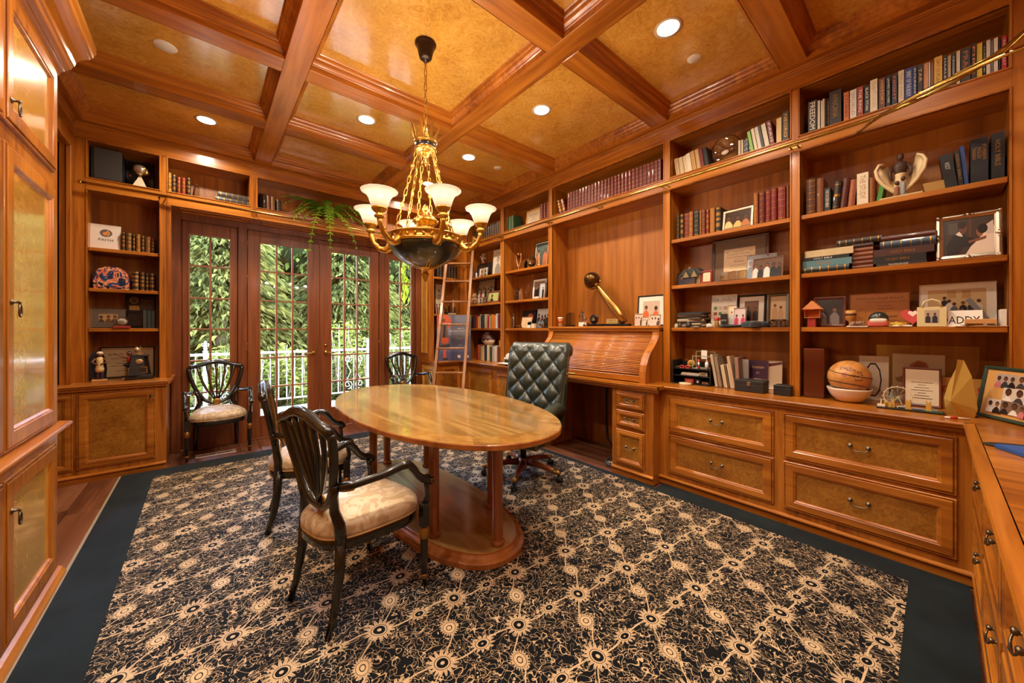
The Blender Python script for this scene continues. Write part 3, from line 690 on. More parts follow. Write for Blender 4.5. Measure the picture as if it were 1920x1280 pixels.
for s in (-1, 1): pm_.tube([(0, 0, 1.185), (s * .03, 0, 1.19), (s * .045, 0, 1.215), (s * .035, 0, 1.235), (s * .022, 0, 1.225)], .007, 6)
pmm = pm_.mesh('post', IRON)
for p in posts: obj('post', pmm, bal).location = (p, 0, 0)
def spiral(mb, cx, cz, r, a0, turns, sg):
    mb.tube([(cx + (r * (1 - .75 * i / 22)) * cos(a0 + sg * turns * 2 * pi * i / 22), 0, cz + (r * (1 - .75 * i / 22)) * sin(a0 + sg * turns * 2 * pi * i / 22)) for i in range(23)], .007, 5)
for a, b in scr:
    m_ = MB(); c = (a + b) / 2; q = (b - a) * .24
    for s in (-1, 1):
        for z, a0 in ((.88, 0), (.36, 0)): spiral(m_, c + s * q, z, q * .8, pi / 2 if z > .5 else -pi / 2, 1.3, s if z > .5 else -s)
        m_.tube([(c + s * q * .3, 0, .25), (c + s * q * 1.2, 0, .45), (c + s * q * .5, 0, .62), (c + s * q * 1.2, 0, .78), (c + s * q * .3, 0, .95)], .007, 5)
    m_.tube([(c, 0, .22), (c, 0, .95)], .007, 5)
    m_.build('scroll_panel', IRON, bal)

def leafmat(name, c0, c1):
    m, t, b = newmat(name); tc = N(t, 'ShaderNodeTexCoord'); n = N(t, 'ShaderNodeTexNoise', Scale=2.2, Detail=3.0); t.links.new(tc.outputs['Object'], n.inputs['Vector'])
    r = ramp(t, [(.32, c0), (.68, c1)]); t.links.new(n.outputs[0], r.inputs[0]); t.links.new(r.outputs[0], b.inputs['Base Color'])
    b.inputs['Roughness'].default_value = .8; b.inputs['Specular IOR Level'].default_value = .03
    tl_ = N(t, 'ShaderNodeBsdfTranslucent'); t.links.new(r.outputs[0], tl_.inputs[0]); mx = N(t, 'ShaderNodeMixShader', Fac=.3)
    t.links.new(b.outputs[0], mx.inputs[1]); t.links.new(tl_.outputs[0], mx.inputs[2]); t.links.new(mx.outputs[0], t.nodes['Material Output'].inputs[0])
    return m
CON = leafmat('conifer_needles', (34, 38, 14), (64, 64, 27)); DEC = leafmat('broad_leaves', (44, 50, 16), (72, 76, 28)); SHR = leafmat('shrub_leaves', (44, 54, 16), (74, 82, 32))
CORE_SHADE = flat((27, 29, 12), .95, 0, 0, .02)  # crown cores: shade among the inner boughs put into the colour
BARK = flat((78, 62, 48), .9)
rg = random.Random(3)
def leaves(pts, ln, wd, mat, droop=0):
    vs = []; fs = []
    for p, d in pts:
        d = Vector(d).normalized(); s = d.cross(Vector((rg.uniform(-1, 1), rg.uniform(-1, 1), rg.uniform(-1, 1)))).normalized()
        l = ln * rg.uniform(.6, 1.3); w = wd * rg.uniform(.7, 1.2); o = len(vs); p = Vector(p)
        vs += [p - d * l * .5, p + s * w, p + d * l * .5 + Vector((0, 0, -droop * l)), p - s * w]; fs.append((o, o + 1, o + 2, o + 3))
    b = MB(); b.add(vs, fs); return b
def conifer(label, x, y, h, r):
    t = thing('conifer_tree', label, 'tree', (x, y, -1.2), 0, 'trees beyond the terrace')
    MB().lathe([(.2, 0), (.14, h * .5), (.02, h)], 8).build('trunk', BARK, t)
    pts = []
    for k in range(int(h * 15)):
        z = h * (k + .5) / (h * 15); R = r * (1 - z / h) ** .8 + .15
        for _ in range(9):
            a = rg.uniform(0, 2 * pi); n = int(7 + R * 17); zz = z + rg.uniform(-.12, .12)
            for q in range(n):
                f = (q + .6) / n; rr = R * f * rg.uniform(.85, 1.1)
                aa = a + rg.uniform(-.22, .22) * (1.2 - f * .5)
                pts.append(((rr * cos(aa), rr * sin(aa), zz - .28 * f * f * R + rg.uniform(-.05, .05)), (cos(aa + rg.uniform(-.7, .7)), sin(aa + rg.uniform(-.7, .7)), -.35)))
    leaves(pts, .19, .030, CON, .3).build('foliage', CON, t)
def broadleaf(label, x, y, h, r, n=5200, mat=None, ln=.24, cr=.55):
    t = thing('broadleaf_tree', label, 'tree', (x, y, -1.2), 0, 'trees beyond the terrace')
    b = MB().lathe([(.22, 0), (.16, h * .35), (.1, h * .6)], 8)
    for k in range(6):
        a = k * 1.05; b.tube([(0, 0, h * .4), (r * .35 * cos(a), r * .35 * sin(a), h * .58), (r * .6 * cos(a), r * .6 * sin(a), h * .72)], [.09, .06, .03], 6)
    b.build('trunk', BARK, t)
    cl = [(rg.uniform(-.7, .7) * r, rg.uniform(-.7, .7) * r, h * cr + rg.uniform(-.42, .42) * h * .8, r * rg.uniform(.3, .55)) for _ in range(26)]
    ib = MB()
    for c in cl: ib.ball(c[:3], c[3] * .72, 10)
    ib.build('sky_blocking_core', CORE_SHADE, t)['kind'] = 'stuff'  # solid balls added inside the crown to block sky between the leaves
    pts = []
    for _ in range(n):
        c = rg.choice(cl); v = Vector((rg.gauss(0, 1), rg.gauss(0, 1), rg.gauss(0, 1))).normalized()
        pts.append((Vector(c[:3]) + v * c[3] * rg.uniform(.7, 1.05), v + Vector((0, 0, -.4))))
    leaves(pts, ln, ln * .3, mat, .2).build('foliage', mat or DEC, t)
conifer('dense dark spruce filling the left side window view', .3, 10.6, 6.4, 2.6)
conifer('dark spruce with drooping boughs seen through the left French door', 3.2, 11.2, 6.6, 2.7)
conifer('tall spruce behind the others, between the two French doors', 6.1, 11.8, 6.9, 2.8)
conifer('spruce at the far right of the garden, seen through the right door', 9.3, 12.8, 7.2, 2.9)
conifer('spruce furthest left of the garden', -2.6, 11.4, 6.6, 2.6)
broadleaf('light green maple high behind the left window', 1.6, 13.6, 6.6, 2.6, 13000)
broadleaf('light green maple high behind the French doors', 5.0, 14.2, 7.0, 2.9, 14000)
broadleaf('light green maple behind the right window', 9.0, 15.0, 7.4, 3.1, 14000)
broadleaf('far pale maple filling the garden edge on the right', 13.2, 15.8, 7.8, 3.4, 13000)
broadleaf('far maple filling the garden edge on the left', -2.0, 14.2, 7.0, 3.0, 13000)
def shrub(label, x, y, h, r, n=1100):
    t = thing('garden_shrub', label, 'shrub', (x, y, -1.2), 0, 'bright shrubs behind the railing')
    st = MB(); pts = []
    for k in range(16):
        a = rg.uniform(0, 2 * pi); rr = r * rg.uniform(.1, 1); zt = h * rg.uniform(.7, 1.05)
        st.tube([(0, 0, 0), (rr * .5 * cos(a), rr * .5 * sin(a), zt * .55), (rr * cos(a), rr * sin(a), zt)], [.02, .014, .006], 5)
        for q in range(n // 16):
            f = rg.uniform(.3, 1.02); aa = rg.uniform(0, 2 * pi)
            pts.append(((rr * f * cos(a) + rg.uniform(-.1, .1), rr * f * sin(a) + rg.uniform(-.1, .1), zt * f + rg.uniform(-.06, .06)), (cos(aa), sin(aa), .25)))
    st.build('stems', BARK, t); leaves(pts, .17, .024, SHR, .25).build('foliage', SHR, t)
for i, (px_, yy, h, r) in enumerate(((400, 8.5, 2.15, .5), (520, 8.7, 2.2, .55), (575, 8.45, 2.1, .5), (640, 8.8, 2.75, .65), (690, 8.6, 2.55, .6), (745, 8.7, 2.85, .7), (772, 8.5, 2.6, .55), (470, 8.6, 1.95, .5))):
    w = ['low leafy shrub behind the railing, in the left side window', 'bright leafy shrub behind the railing, left in the left door', 'bright leafy shrub behind the railing, right in the left door', 'tallest yellow-green shrub, left in the right door', 'yellow-green shrub in the right door beside the scroll panel', 'tall yellow-green shrub in the right side window', 'shrub at the edge of the right side window', 'low shrub behind the post between window and door'][i]
    shrub(w, bx(px_, yy), yy, h, r)
# vine hanging at the right window
vt = thing('hanging_vine', 'bright green vine leaves hanging outside the right window', 'vine', (bx(760, 5.845), 5.845, 2.9))
pts = [((rg.uniform(-.06, .06), rg.uniform(-.05, .05), -.1 - .035 * k), (rg.uniform(-.4, .4), 0, -1)) for k in range(26)]
MB().tube([(0, 0, .2), (0, 0, -1.0)], .005, 5).build('stem', BARK, vt)
leaves(pts, .14, .045, SHR, .1).build('leaves', leafmat('vine_leaves', (70, 86, 14), (100, 112, 30)), vt)

# ================================================================== library rail and ladder
ZRL, XR, YR_ = 2.826, 3.40, 5.29
rl = thing('ladder_rail', 'polished brass library rail running round the shelves and curving at the corners', 'rail')
pts = [(bx(150, YR_), YR_, ZRL)]
R1 = .62
for i in range(13):
    a = pi / 2 - (pi / 2) * i / 12; pts.append((XR - R1 + R1 * cos(a), YR_ - R1 + R1 * sin(a), ZRL))
R2 = .72; yc = YF + .07 + R2
for i in range(15):
    a = -(pi / 2) * i / 14; pts.append((XR - R2 + R2 * cos(a), yc + R2 * sin(a), ZRL))
pts.append((.6, YF + .07, ZRL))
MB().tube(pts, .0135, 10).build('brass_tube', BRASS, rl)
MB().ball((pts[0][0], YR_, ZRL), .018, 12).build('end_finial', BRASS, rl)
bk = MB().box(-.04, .04, -.075, -.070, -.018, .004, 0, .001).tube([(-.022, -.07, -.008), (-.022, -.012, -.014), (-.012, 0, -.014)], .005, 6).tube([(.022, -.07, -.008), (.022, -.012, -.014), (.012, 0, -.014)], .005, 6).box(-.03, .03, -.008, .008, -.018, -.012, 0, .002).mesh('bracket', BRASS)
for y in (.706, 1.721, 3.293, 4.297, 2.5): obj('bracket', bk, rl, T(XR, y, ZRL) @ RZ(pi / 2))
for x in (-.33, .46, 1.25, 2.06): obj('bracket', bk, rl, T(x, YR_, ZRL) @ RZ(pi))
arm = MB()
pa = [(XR + .07, .33, ZRL - .03), (XR + .05, .20, ZRL - .03)]
A0, A1 = Vector((XR + .068, .36, ZRL - .035)), Vector((3.0, YF + .02, ZRL - .035))
prev = None; row = []
for i in range(13):
    t = i / 12; p = A0.lerp(A1, t); bow = .10 * sin(pi * t); p += Vector((-.6, .75, 0)) * bow; row.append(p)
arm.tube(row, .012, 6, flatx=.35)
arm.build('corner_brace', BRASS, rl)
for i in (2, 4, 6, 8, 10):
    a = -(pi / 2) * i / 12; q = Vector((XR - R2 + R2 * cos(a), yc + R2 * sin(a), ZRL)); MB().tube([row[i], row[i] + Vector((0, 0, .012)), q.lerp(row[i], .0) + Vector((0, 0, -.01))], .005, 6).build('strut', BRASS, rl)

ld = thing('library_ladder', 'light wood library ladder leaning in the far right corner', 'ladder')
def lat(px_, d, z): v = FWD * d + RGT * ((px_ - CXP) * d / FPX); return Vector((v.x, v.y, z))
def lad(t, side):   # t: height
    d = 5.80 + (t - 2.47) * (.728 / 1.886)
    cpx = 860.3 + (t - 2.47) * (20.2 / 1.86)
    c = lat(cpx, d, t); return c + RGT * side
d0 = (lad(2.8, 0) - lad(0, 0)).normalized()
for s, nm in ((-1, 'stile'), (1, 'stile')):
    a, b = lad(.015, s * .21), lad(2.93, s * .205)
    w = RGT; dp = d0.cross(w).normalized()
    vs = []
    for p in (a, b):
        for i, j in ((-1, -1), (1, -1), (1, 1), (-1, 1)): vs.append(p + w * (i * .019) + dp * (j * .036))
    MB().add(vs, [(0, 1, 2, 3), (4, 7, 6, 5), (0, 4, 5, 1), (1, 5, 6, 2), (2, 6, 7, 3), (3, 7, 4, 0)]).build(nm, LADW, ld)
for z in (.17, .47, .80, 1.14, 1.49, 1.84, 2.17, 2.47):
    c = lad(z, 0); fz = Vector((0, 0, 1)); hd = Vector((FWD.x, FWD.y, 0))
    M = frame(c, tuple(RGT), tuple(hd), (0, 0, 1))
    MB().box(-.2, .2, -.045, .045, -.012, .012, 0, .003, M).build('tread', LADW, ld)
for s in (-1, 1):
    p = lad(2.86, s * .205); MB().tube([p + RGT * (-s * .005), p + FWD * .03 + Vector((0, 0, .01)), p + FWD * .05 + Vector((0, 0, -.012))], .006, 6).build('rail_hook', BRASS, ld)

# ================================================================== chandelier
ch = thing('chandelier', 'six-light empire chandelier with gilt arms, black bowl and frosted bell shades', 'chandelier', (1.26, 2.473, 0))
MB().lathe([(.075, ZP), (.078, ZP - .01), (.070, ZP - .018), (.062, ZP - .03), (.050, ZP - .09), (.044, ZP - .11), (.03, ZP - .118), (.018, ZP - .12), (.014, ZP - .14), (0, ZP - .14)][::-1], 24).build('canopy', flat((58, 42, 30), .35, .6), ch)
link_ = MB().tube([(.010 * cos(a), 0, .020 * sin(a) + (.012 if sin(a) > 0 else -.012)) for a in [2 * pi * i / 12 for i in range(12)]], .0033, 5, closed=True).mesh('chain_link', GILT)
def chain(p0, p1, step, extra=None):
    p0, p1 = Vector(p0), Vector(p1); d = p1 - p0; n = max(2, int(d.length / step)); q = d.normalized().to_track_quat('Z', 'X').to_matrix().to_4x4()
    for i in range(n): obj('chain_link', extra if (extra and i % 3 == 2) else link_, ch, Matrix.Translation(p0 + d * (i + .5) / n) @ q @ RZ((i % 2) * pi / 2))
chain((0, 0, ZP - .14), (0, 0, 2.83), .052)
dia = MB().lathe([(0, -.03), (.012, -.015), (.017, 0), (.012, .015), (0, .03)], 6, S(1, .45, 1)).mesh('chain_ornament', GILT)
cr = MB(); cr.lathe([(.062, 2.735), (.078, 2.742), (.082, 2.752), (.078, 2.758), (.074, 2.764), (.074, 2.80), (.08, 2.806), (.084, 2.815), (.06, 2.818)], 28)
cr.lathe([(0, 2.70), (.02, 2.705), (.036, 2.72), (.05, 2.735), (.062, 2.737)], 20)
cr.lathe([(0, 2.635), (.008, 2.645), (.012, 2.66), (.006, 2.672), (.010, 2.685), (0, 2.70)], 10)
for i in range(8):
    a = 2 * pi * i / 8; w = .03
    for da, h in ((0, .125), (pi / 8, .05)):
        u = Vector((cos(a + da), sin(a + da), 0)); v = Vector((-u.y, u.x, 0)); b0 = u * .078
        P = [(b0 - v * .018) + Vector((0, 0, 2.81)), (b0 + v * .018) + Vector((0, 0, 2.81)), b0 + v * .012 + u * .012 + Vector((0, 0, 2.81 + h * .45)), b0 + v * .006 + u * .026 + Vector((0, 0, 2.81 + h * .8)), b0 + u * .036 + Vector((0, 0, 2.81 + h)), b0 - v * .006 + u * .026 + Vector((0, 0, 2.81 + h * .8)), b0 - v * .012 + u * .012 + Vector((0, 0, 2.81 + h * .45))]
        Q = [p - u * .006 for p in P]; n = len(P); cr.add(P + Q, [tuple(range(n)), tuple(range(n, 2 * n))[::-1]] + [(k, (k + 1) % n, n + (k + 1) % n, n + k) for k in range(n)])
cr.build('crown', GILT, ch)
MB().lathe([(.0745, 2.768), (.0755, 2.796)], 28).build('crown_band', BLACK, ch)
bw = [(0, 1.875), (.05, 1.878), (.12, 1.898), (.18, 1.93), (.225, 1.97), (.252, 2.01), (.264, 2.04)]
MB().lathe(bw, 40).build('bowl', flat((30, 34, 33), .3, 0, .5), ch)
rim = MB().lathe([(.262, 2.035), (.272, 2.04), (.274, 2.05), (.266, 2.056), (.264, 2.088), (.272, 2.094), (.276, 2.102), (.268, 2.108), (.24, 2.106), (.05, 2.112)], 40)
for k in range(30):
    a = 2 * pi * k / 30; rim.lathe([(0, -.018), (.010, -.006), (.008, .006), (0, .02)], 6, T(.268 * cos(a), .268 * sin(a), 2.072) @ RZ(a) @ RX(.5 * (-1) ** k) @ S(.6, 1.2, 1))
rim.build('gilt_rim', GILT, ch)
fin = MB().lathe([(0, 1.765), (.008, 1.775), (.018, 1.80), (.022, 1.815), (.028, 1.822), (.028, 1.832), (.016, 1.84), (.014, 1.858), (.03, 1.866), (.046, 1.876), (.05, 1.882), (0, 1.884)], 16)
for k in range(6):
    a = 2 * pi * k / 6 + .26
    for q in range(8):
        r_ = .05 + q * .017; z = 1.872 + (r_ / .26) ** 2 * .125
        for s in (-1, 1): fin.lathe([(0, -.011), (.0055, 0), (0, .011)], 5, T(r_ * cos(a) - s * .009 * sin(a), r_ * sin(a) + s * .009 * cos(a), z) @ RZ(a + s * .7) @ RY(1.2))
fin.build('finial', GILT, ch)
urn = MB().lathe([(.085, 2.108), (.08, 2.12), (.062, 2.15), (.052, 2.18), (.058, 2.195), (.082, 2.205), (.088, 2.22), (.084, 2.24), (.07, 2.25), (.045, 2.262), (.018, 2.27), (.012, 2.285), (.022, 2.30), (.026, 2.315), (.018, 2.335), (.006, 2.348), (0, 2.352)], 24)
for k in range(12):
    a = 2 * pi * k / 12; urn.ball((.086 * cos(a), .086 * sin(a), 2.222), .011, 8)
urn.build('urn', GILT, ch)
shp = [(.046, 2.205), (.052, 2.215), (.060, 2.24), (.070, 2.27), (.084, 2.292), (.102, 2.306), (.114, 2.311), (.116, 2.316), (.110, 2.314), (.098, 2.309), (.080, 2.296), (.066, 2.272), (.056, 2.24), (.048, 2.216)]
shm = MB().lathe(shp, 28).mesh('bell_shade', SHADE); blm = MB().ball((0, 0, 2.262), .026, 12).mesh('bulb', BULB)
ba = math.atan2(-FWD.y, -FWD.x)
arm_m = MB()
arm_m.tube([(.235, 0, 2.075), (.262, 0, 2.035), (.30, 0, 2.01), (.345, 0, 2.02), (.385, 0, 2.06), (.408, 0, 2.11), (.414, 0, 2.15)], [.026, .034, .026, .019, .016, .016, .020], 10)
arm_m.lathe([(.016, 2.14), (.030, 2.146), (.034, 2.156), (.024, 2.166), (.026, 2.175), (.044, 2.19), (.05, 2.20), (.05, 2.208), (.044, 2.21), (0, 2.206)], 20, T(.414, 0, 0))
for q in range(7):
    f = q / 6
    for s in (-1, 1): arm_m.lathe([(0, -.022), (.009, 0), (0, .022)], 5, T(.25 + .07 * f, s * (.03 - .012 * f), 2.055 - .05 * sin(f * 2.2)) @ RY(1.4 - f) @ RZ(s * .6))
arm_m.lathe([(0, -.02), (.012, 0), (0, .022)], 6, T(.375, 0, 2.085) @ RY(-.6))
am = arm_m.mesh('arm', GILT)
for k in range(6):
    a = ba + pi / 6 + k * pi / 3 - .02
    o = obj('arm', am, ch, RZ(a)); obj('bell_shade', shm, ch, RZ(a) @ T(.414, 0, 0)); obj('bulb', blm, ch, RZ(a) @ T(.414, 0, 0))
    lp = bpy.data.lights.new('bulb', 'POINT'); lp.energy = BULB_W; lp.color = WARM; lp.shadow_soft_size = .03
    lo = bpy.data.objects.new('bulb_glow', lp); COL.objects.link(lo); lo.parent = ch; lo.location = (.414 * cos(a), .414 * sin(a), 2.325)
    b = a + pi / 6
    chain((.066 * cos(b), .066 * sin(b), 2.735), (.225 * cos(b), .225 * sin(b), 2.10), .047, dia)
# ================================================================== oval table
TCX, TCY, TA, TBB, TN, TZ = 1.426, 2.67, .657, 1.246, 2.14, .81
def oval(a, b, n, k=72): 
    out = []
    for i in range(k):
        t = 2 * pi * i / k; c, s = cos(t), sin(t)
        out.append((a * math.copysign(abs(c) ** (2 / n), c), b * math.copysign(abs(s) ** (2 / n), s)))
    return out
tb = thing('oval_table', 'oval satinwood library table on columns over a stepped oval plinth', 'table', (TCX, TCY, 0))
def slab(lay, n, m):   # stacked outlines [(a, b, z)]
    b = MB(); k = 72; vs = []
    for a, bb, z in lay: vs += [(x, y, z) for x, y in oval(a, bb, n, k)]
    fs = [(j * k + i, j * k + (i + 1) % k, (j + 1) * k + (i + 1) % k, (j + 1) * k + i) for j in range(len(lay) - 1) for i in range(k)]
    b.add(vs, fs, 0, False); b.add(vs, [tuple(range(k))[::-1], tuple(range((len(lay) - 1) * k, len(lay) * k))], 0); return b
TEDGE = wood('table_edge', 2, (120, 66, 30), (158, 94, 44), (176, 112, 58), rough=.22, coat=.4, fine=10, long=3)
slab([(TA - .006, TBB - .006, TZ - .034), (TA, TBB, TZ - .030), (TA, TBB, TZ - .005), (TA - .004, TBB - .004, TZ)], TN, None).build('top_edge', TEDGE, tb)
slab([(TA - .004, TBB - .004, TZ - .001), (TA - .0045, TBB - .0045, TZ + .0004)], TN, None).build('tabletop', TBL, tb)
# crossbanding: segments of veneer round the rim
k = 72; o1 = oval(TA - .006, TBB - .006, TN, k); o2 = oval(TA - .15, TBB - .15, TN, k)
bn = wood('table_crossband', 0, (126, 86, 36), (160, 116, 56), (178, 136, 70), rough=.14, coat=.6, fine=9, long=9, bump=.01)
for i in range(0, k, 6):
    b = MB()
    for q in range(6):
        j, j2 = (i + q) % k, (i + q + 1) % k
        b.add([o1[j] + (TZ + .0007,), o1[j2] + (TZ + .0007,), o2[j2] + (TZ + .0007,), o2[j] + (TZ + .0007,)], [(0, 1, 2, 3)])
    b.build('veneer_band', bn, tb)
slab([(.02, .02, TZ - .10), (TA - .25, TBB - .3, TZ - .10), (TA - .22, TBB - .27, TZ - .034)], 2.3, None).build('frieze', TEDGE, tb)
PX_, PY_ = 1.396 - TCX, 0
PA, PB = .415, 1.0
slab([(PA, PB, .014), (PA, PB, .042), (PA - .006, PB - .006, .049), (PA - .03, PB - .03, .05), (PA - .034, PB - .034, .056), (PA - .044, PB - .044, .062), (PA - .05, PB - .05, .07), (PA - .05, PB - .05, .078), (PA - .054, PB - .054, .0802)], 2.35, None).build('plinth', TEDGE, tb, T(PX_, PY_, 0))
slab([(PA - .055, PB - .055, .079), (PA - .056, PB - .056, .0815)], 2.35, None).build('plinth_top', TBL, tb, T(PX_, PY_, 0))
cm = MB().lathe([(.040, .081), (.044, .088), (.044, .100), (.040, .108), (.034, .112), (.033, .118), (.0335, TZ - .14), (.036, TZ - .13), (.040, TZ - .115), (.040, TZ - .10)], 24).mesh('column', wood('column_wood', 2, (112, 58, 26), (150, 86, 42), (168, 104, 54), rough=.2, coat=.5, fine=14, long=1.0))
for x, y in ((1.396, 1.775), (1.138, 2.115), (1.655, 2.18), (1.396, 3.565), (1.138, 3.22), (1.655, 3.22)):
    obj('column', cm, tb).location = (x - TCX, y - TCY, 0)

# ================================================================== shield-back armchairs
def damask():
    m, t, b = newmat('cream_damask'); mp = coords(t, (9, 9, 9))
    n = N(t, 'ShaderNodeTexNoise', Scale=1.0, Detail=1.5, Distortion=2.5); t.links.new(mp.outputs[0], n.inputs['Vector'])
    r = ramp(t, [(.46, (178, 150, 112)), (.54, (204, 180, 146))]); t.links.new(n.outputs[0], r.inputs[0]); t.links.new(r.outputs[0], b.inputs['Base Color'])
    r2 = ramp(t, [(.46, (.5, .5, .5, 1)), (.54, (.34, .34, .34, 1))])
    r2.color_ramp.elements[0].color = (.55,) * 3 + (1,); r2.color_ramp.elements[1].color = (.36,) * 3 + (1,)
    t.links.new(n.outputs[0], r2.inputs[0]); t.links.new(r2.outputs[0], b.inputs['Roughness']); b.inputs['Sheen Weight'].default_value = .3
    return m
DAM = damask()
LAC = flat((20, 18, 15), .24, 0, .5); OGILT = flat((164, 120, 58), .38, .9)
def spine(z): return -.188 - .15 * max(0, z - .47) - .05 * max(0, z - .8)
def make_chair():
    r = bpy.data.objects.new('shield_back_armchair', None); COL.objects.link(r); r.empty_display_size = .05
    for s in (-1, 1):
        MB().tube([(-.252, s * .195, .0185), (-.222, s * .192, .12), (-.196, s * .188, .28), (-.188, s * .185, .44)], [.018, .021, .026, .028], 4).build('rear_leg', LAC, r)
        p = [(-.188, s * .185, .42), (-.190, s * .176, .50), (spine(.56) + .0, s * .15, .56), (spine(.64), s * .165, .64), (spine(.70), s * .195, .70)]
        MB().tube(p, [.028, .027, .024, .022, .020], 8).build('back_upright', LAC, r)
        b = MB().lathe([(.012, .0165), (.014, .02), (.012, .05), (.015, .055), (.016, .06), (.022, .30), (.024, .318), (.018, .326), (.016, .345)], 14, T(.235, s * .270, 0))
        b.build('front_leg', LAC, r)
        MB().lathe([(.0175, .060), (.0185, .064), (.0185, .078), (.0175, .082)], 14, T(.235, s * .270, 0)).build('gilt_collar', OGILT, r)
        g = MB().lathe([(.0225, .275), (.026, .285), (.0275, .318), (.022, .330), (.019, .338)], 14, T(.235, s * .270, 0))
        g.build('gilt_collar', OGILT, r)
        MB().box(.213, .257, s * .270 - .022, s * .270 + .022, .340, .47, 0, .004).build('corner_block', LAC, r)
        MB().tube([(.240, s * .272, .46), (.252, s * .276, .50), (.246, s * .278, .545), (.240, s * .28, .58)], [.020, .015, .014, .016], 8).build('arm_support', LAC, r)
        a = [(spine(.69) + .012, s * .205, .69), (-.14, s * .228, .688), (-.02, s * .262, .70), (.075, s * .284, .722), (.115, s * .288, .718), (.150, s * .288, .68), (.178, s * .287, .64), (.21, s * .285, .612), (.245, s * .284, .602), (.268, s * .283, .592)]
        MB().tube(a, [.020, .020, .020, .023, .024, .022, .020, .022, .024, .019], 8).build('arm', LAC, r)
        MB().lathe([(.018, -.021), (.022, -.016), (.022, .016), (.018, .021)], 12, T(.262, s * .283, .588) @ RX(pi / 2)).build('scroll_end', LAC, r)
        MB().tube([(.262 + .014 * (1 - i / 14) * cos(i * .75), s * .283 + s * .0225, .588 + .014 * (1 - i / 14) * sin(i * .75)) for i in range(12)], .0022, 5).build('gilt_scroll', OGILT, r)
        MB().lathe([(0, -.012), (.018, -.010), (.022, 0), (.018, .010), (0, .012)], 8, T(spine(.69) + .05, s * .212, .672) @ RY(.2) @ S(2.0, .9, .8)).build('gilt_leaf', OGILT, r)
    # shield
    half = [(.0, .548), (.055, .553), (.115, .592), (.165, .665), (.205, .76), (.235, .86), (.248, .935), (.250, .955)]
    side = [(spine(z), -y, z) for y, z in half[::-1]] + [(spine(z), y, z) for y, z in half[1:]]
    MB().tube(side, [.021] * len(side), 8).build('shield_frame', LAC, r)
    top = [(-.258, .950), (-.225, .972), (-.165, .985), (-.085, 1.015), (0, 1.028), (.085, 1.015), (.165, .985), (.225, .972), (.258, .950)]
    MB().tube([(spine(z) - .006, y, z) for y, z in top], [.022, .026, .025, .027, .028, .027, .025, .026, .022], 8).build('crest_rail', LAC, r)
    for y in (-.170, -.085, 0, .085, .170):
        z1 = 1.01 - abs(y) * .2; q = []
        for i in range(7):
            t = i / 6; yy = y * (t ** .8); z = .565 + (z1 - .565) * t + .0; q.append((spine(z), yy + y * .12 * sin(pi * t), z))
        MB().tube(q, [.008, .010, .012, .014, .012, .015, .020], 6, flatx=.9).build('splat', LAC, r)
        MB().tube([(a + .0135, b, c) for a, b, c in q[1:]], .0028, 4).build('gilt_line', OGILT, r)
    MB().lathe([(0, 0), (.045, 0), (.042, .008), (.03, .012), (0, .014)], 14, T(spine(.565) + .010, 0, .555) @ RY(pi / 2)).build('gilt_boss', OGILT, r)
    # seat
    out = []
    for i in range(48):
        t = 2 * pi * i / 48; c, s = cos(t), sin(t); n = 3.6
        x = .245 * math.copysign(abs(c) ** (2 / n), c); y = math.copysign(abs(s) ** (2 / n), s)
        hw = .275 + (.195 - .275) * (.245 - x) / .49
        out.append((x + .010 + (.03 * (1 - y * y) if x > 0 else -.02 * (1 - y * y)), y * hw))
    def loop(k, z): return [(x * k + .008 * (1 - k), y * k, z) for x, y in out]
    def lay(L_, cap=True):
        b = MB(); n = len(out); vs = [p for l in L_ for p in l]
        b.add(vs, [(j * n + i, j * n + (i + 1) % n, (j + 1) * n + (i + 1) % n, (j + 1) * n + i) for j in range(len(L_) - 1) for i in range(n)], 0, True)
        b.add(vs, [tuple(range(n))[::-1], tuple(range((len(L_) - 1) * n, len(L_) * n))], 0); return b
    lay([loop(.97, .375), loop(.985, .378), loop(.985, .425), loop(.96, .43)]).build('seat_rail', LAC, r)
    lay([loop(.96, .428), loop(1.0, .436), loop(1.01, .455), loop(.995, .475), loop(.95, .492), loop(.86, .508), loop(.7, .522), loop(.5, .531), loop(.25, .536), loop(.05, .537)]).build('seat_cushion', DAM, r)
    lay([loop(1.002, .4275), loop(1.006, .432), loop(1.0, .436)]).build('seat_welt', flat((196, 160, 110), .6), r)
    return r
CHR = make_chair()
spots = [((.632, 2.034, .0), 13, 'shield-back armchair nearest the camera, seen from behind at the table'),
         ((.612, 3.11, .0), -10, 'shield-back armchair second along the table, just behind the nearest one'),
         ((.125, 5.37, .0), -88, 'shield-back armchair standing before the left window'),
         ((2.43, 5.33, .0), -90, 'shield-back armchair before the right window, half hidden by the table')]
for i, (p, a, l) in enumerate(spots):
    o = CHR if i == 0 else copy_tree(CHR)
    o.location = p; o.rotation_euler = (0, 0, rad(a)); tag(o, l, 'chair', 'shield-back armchairs')

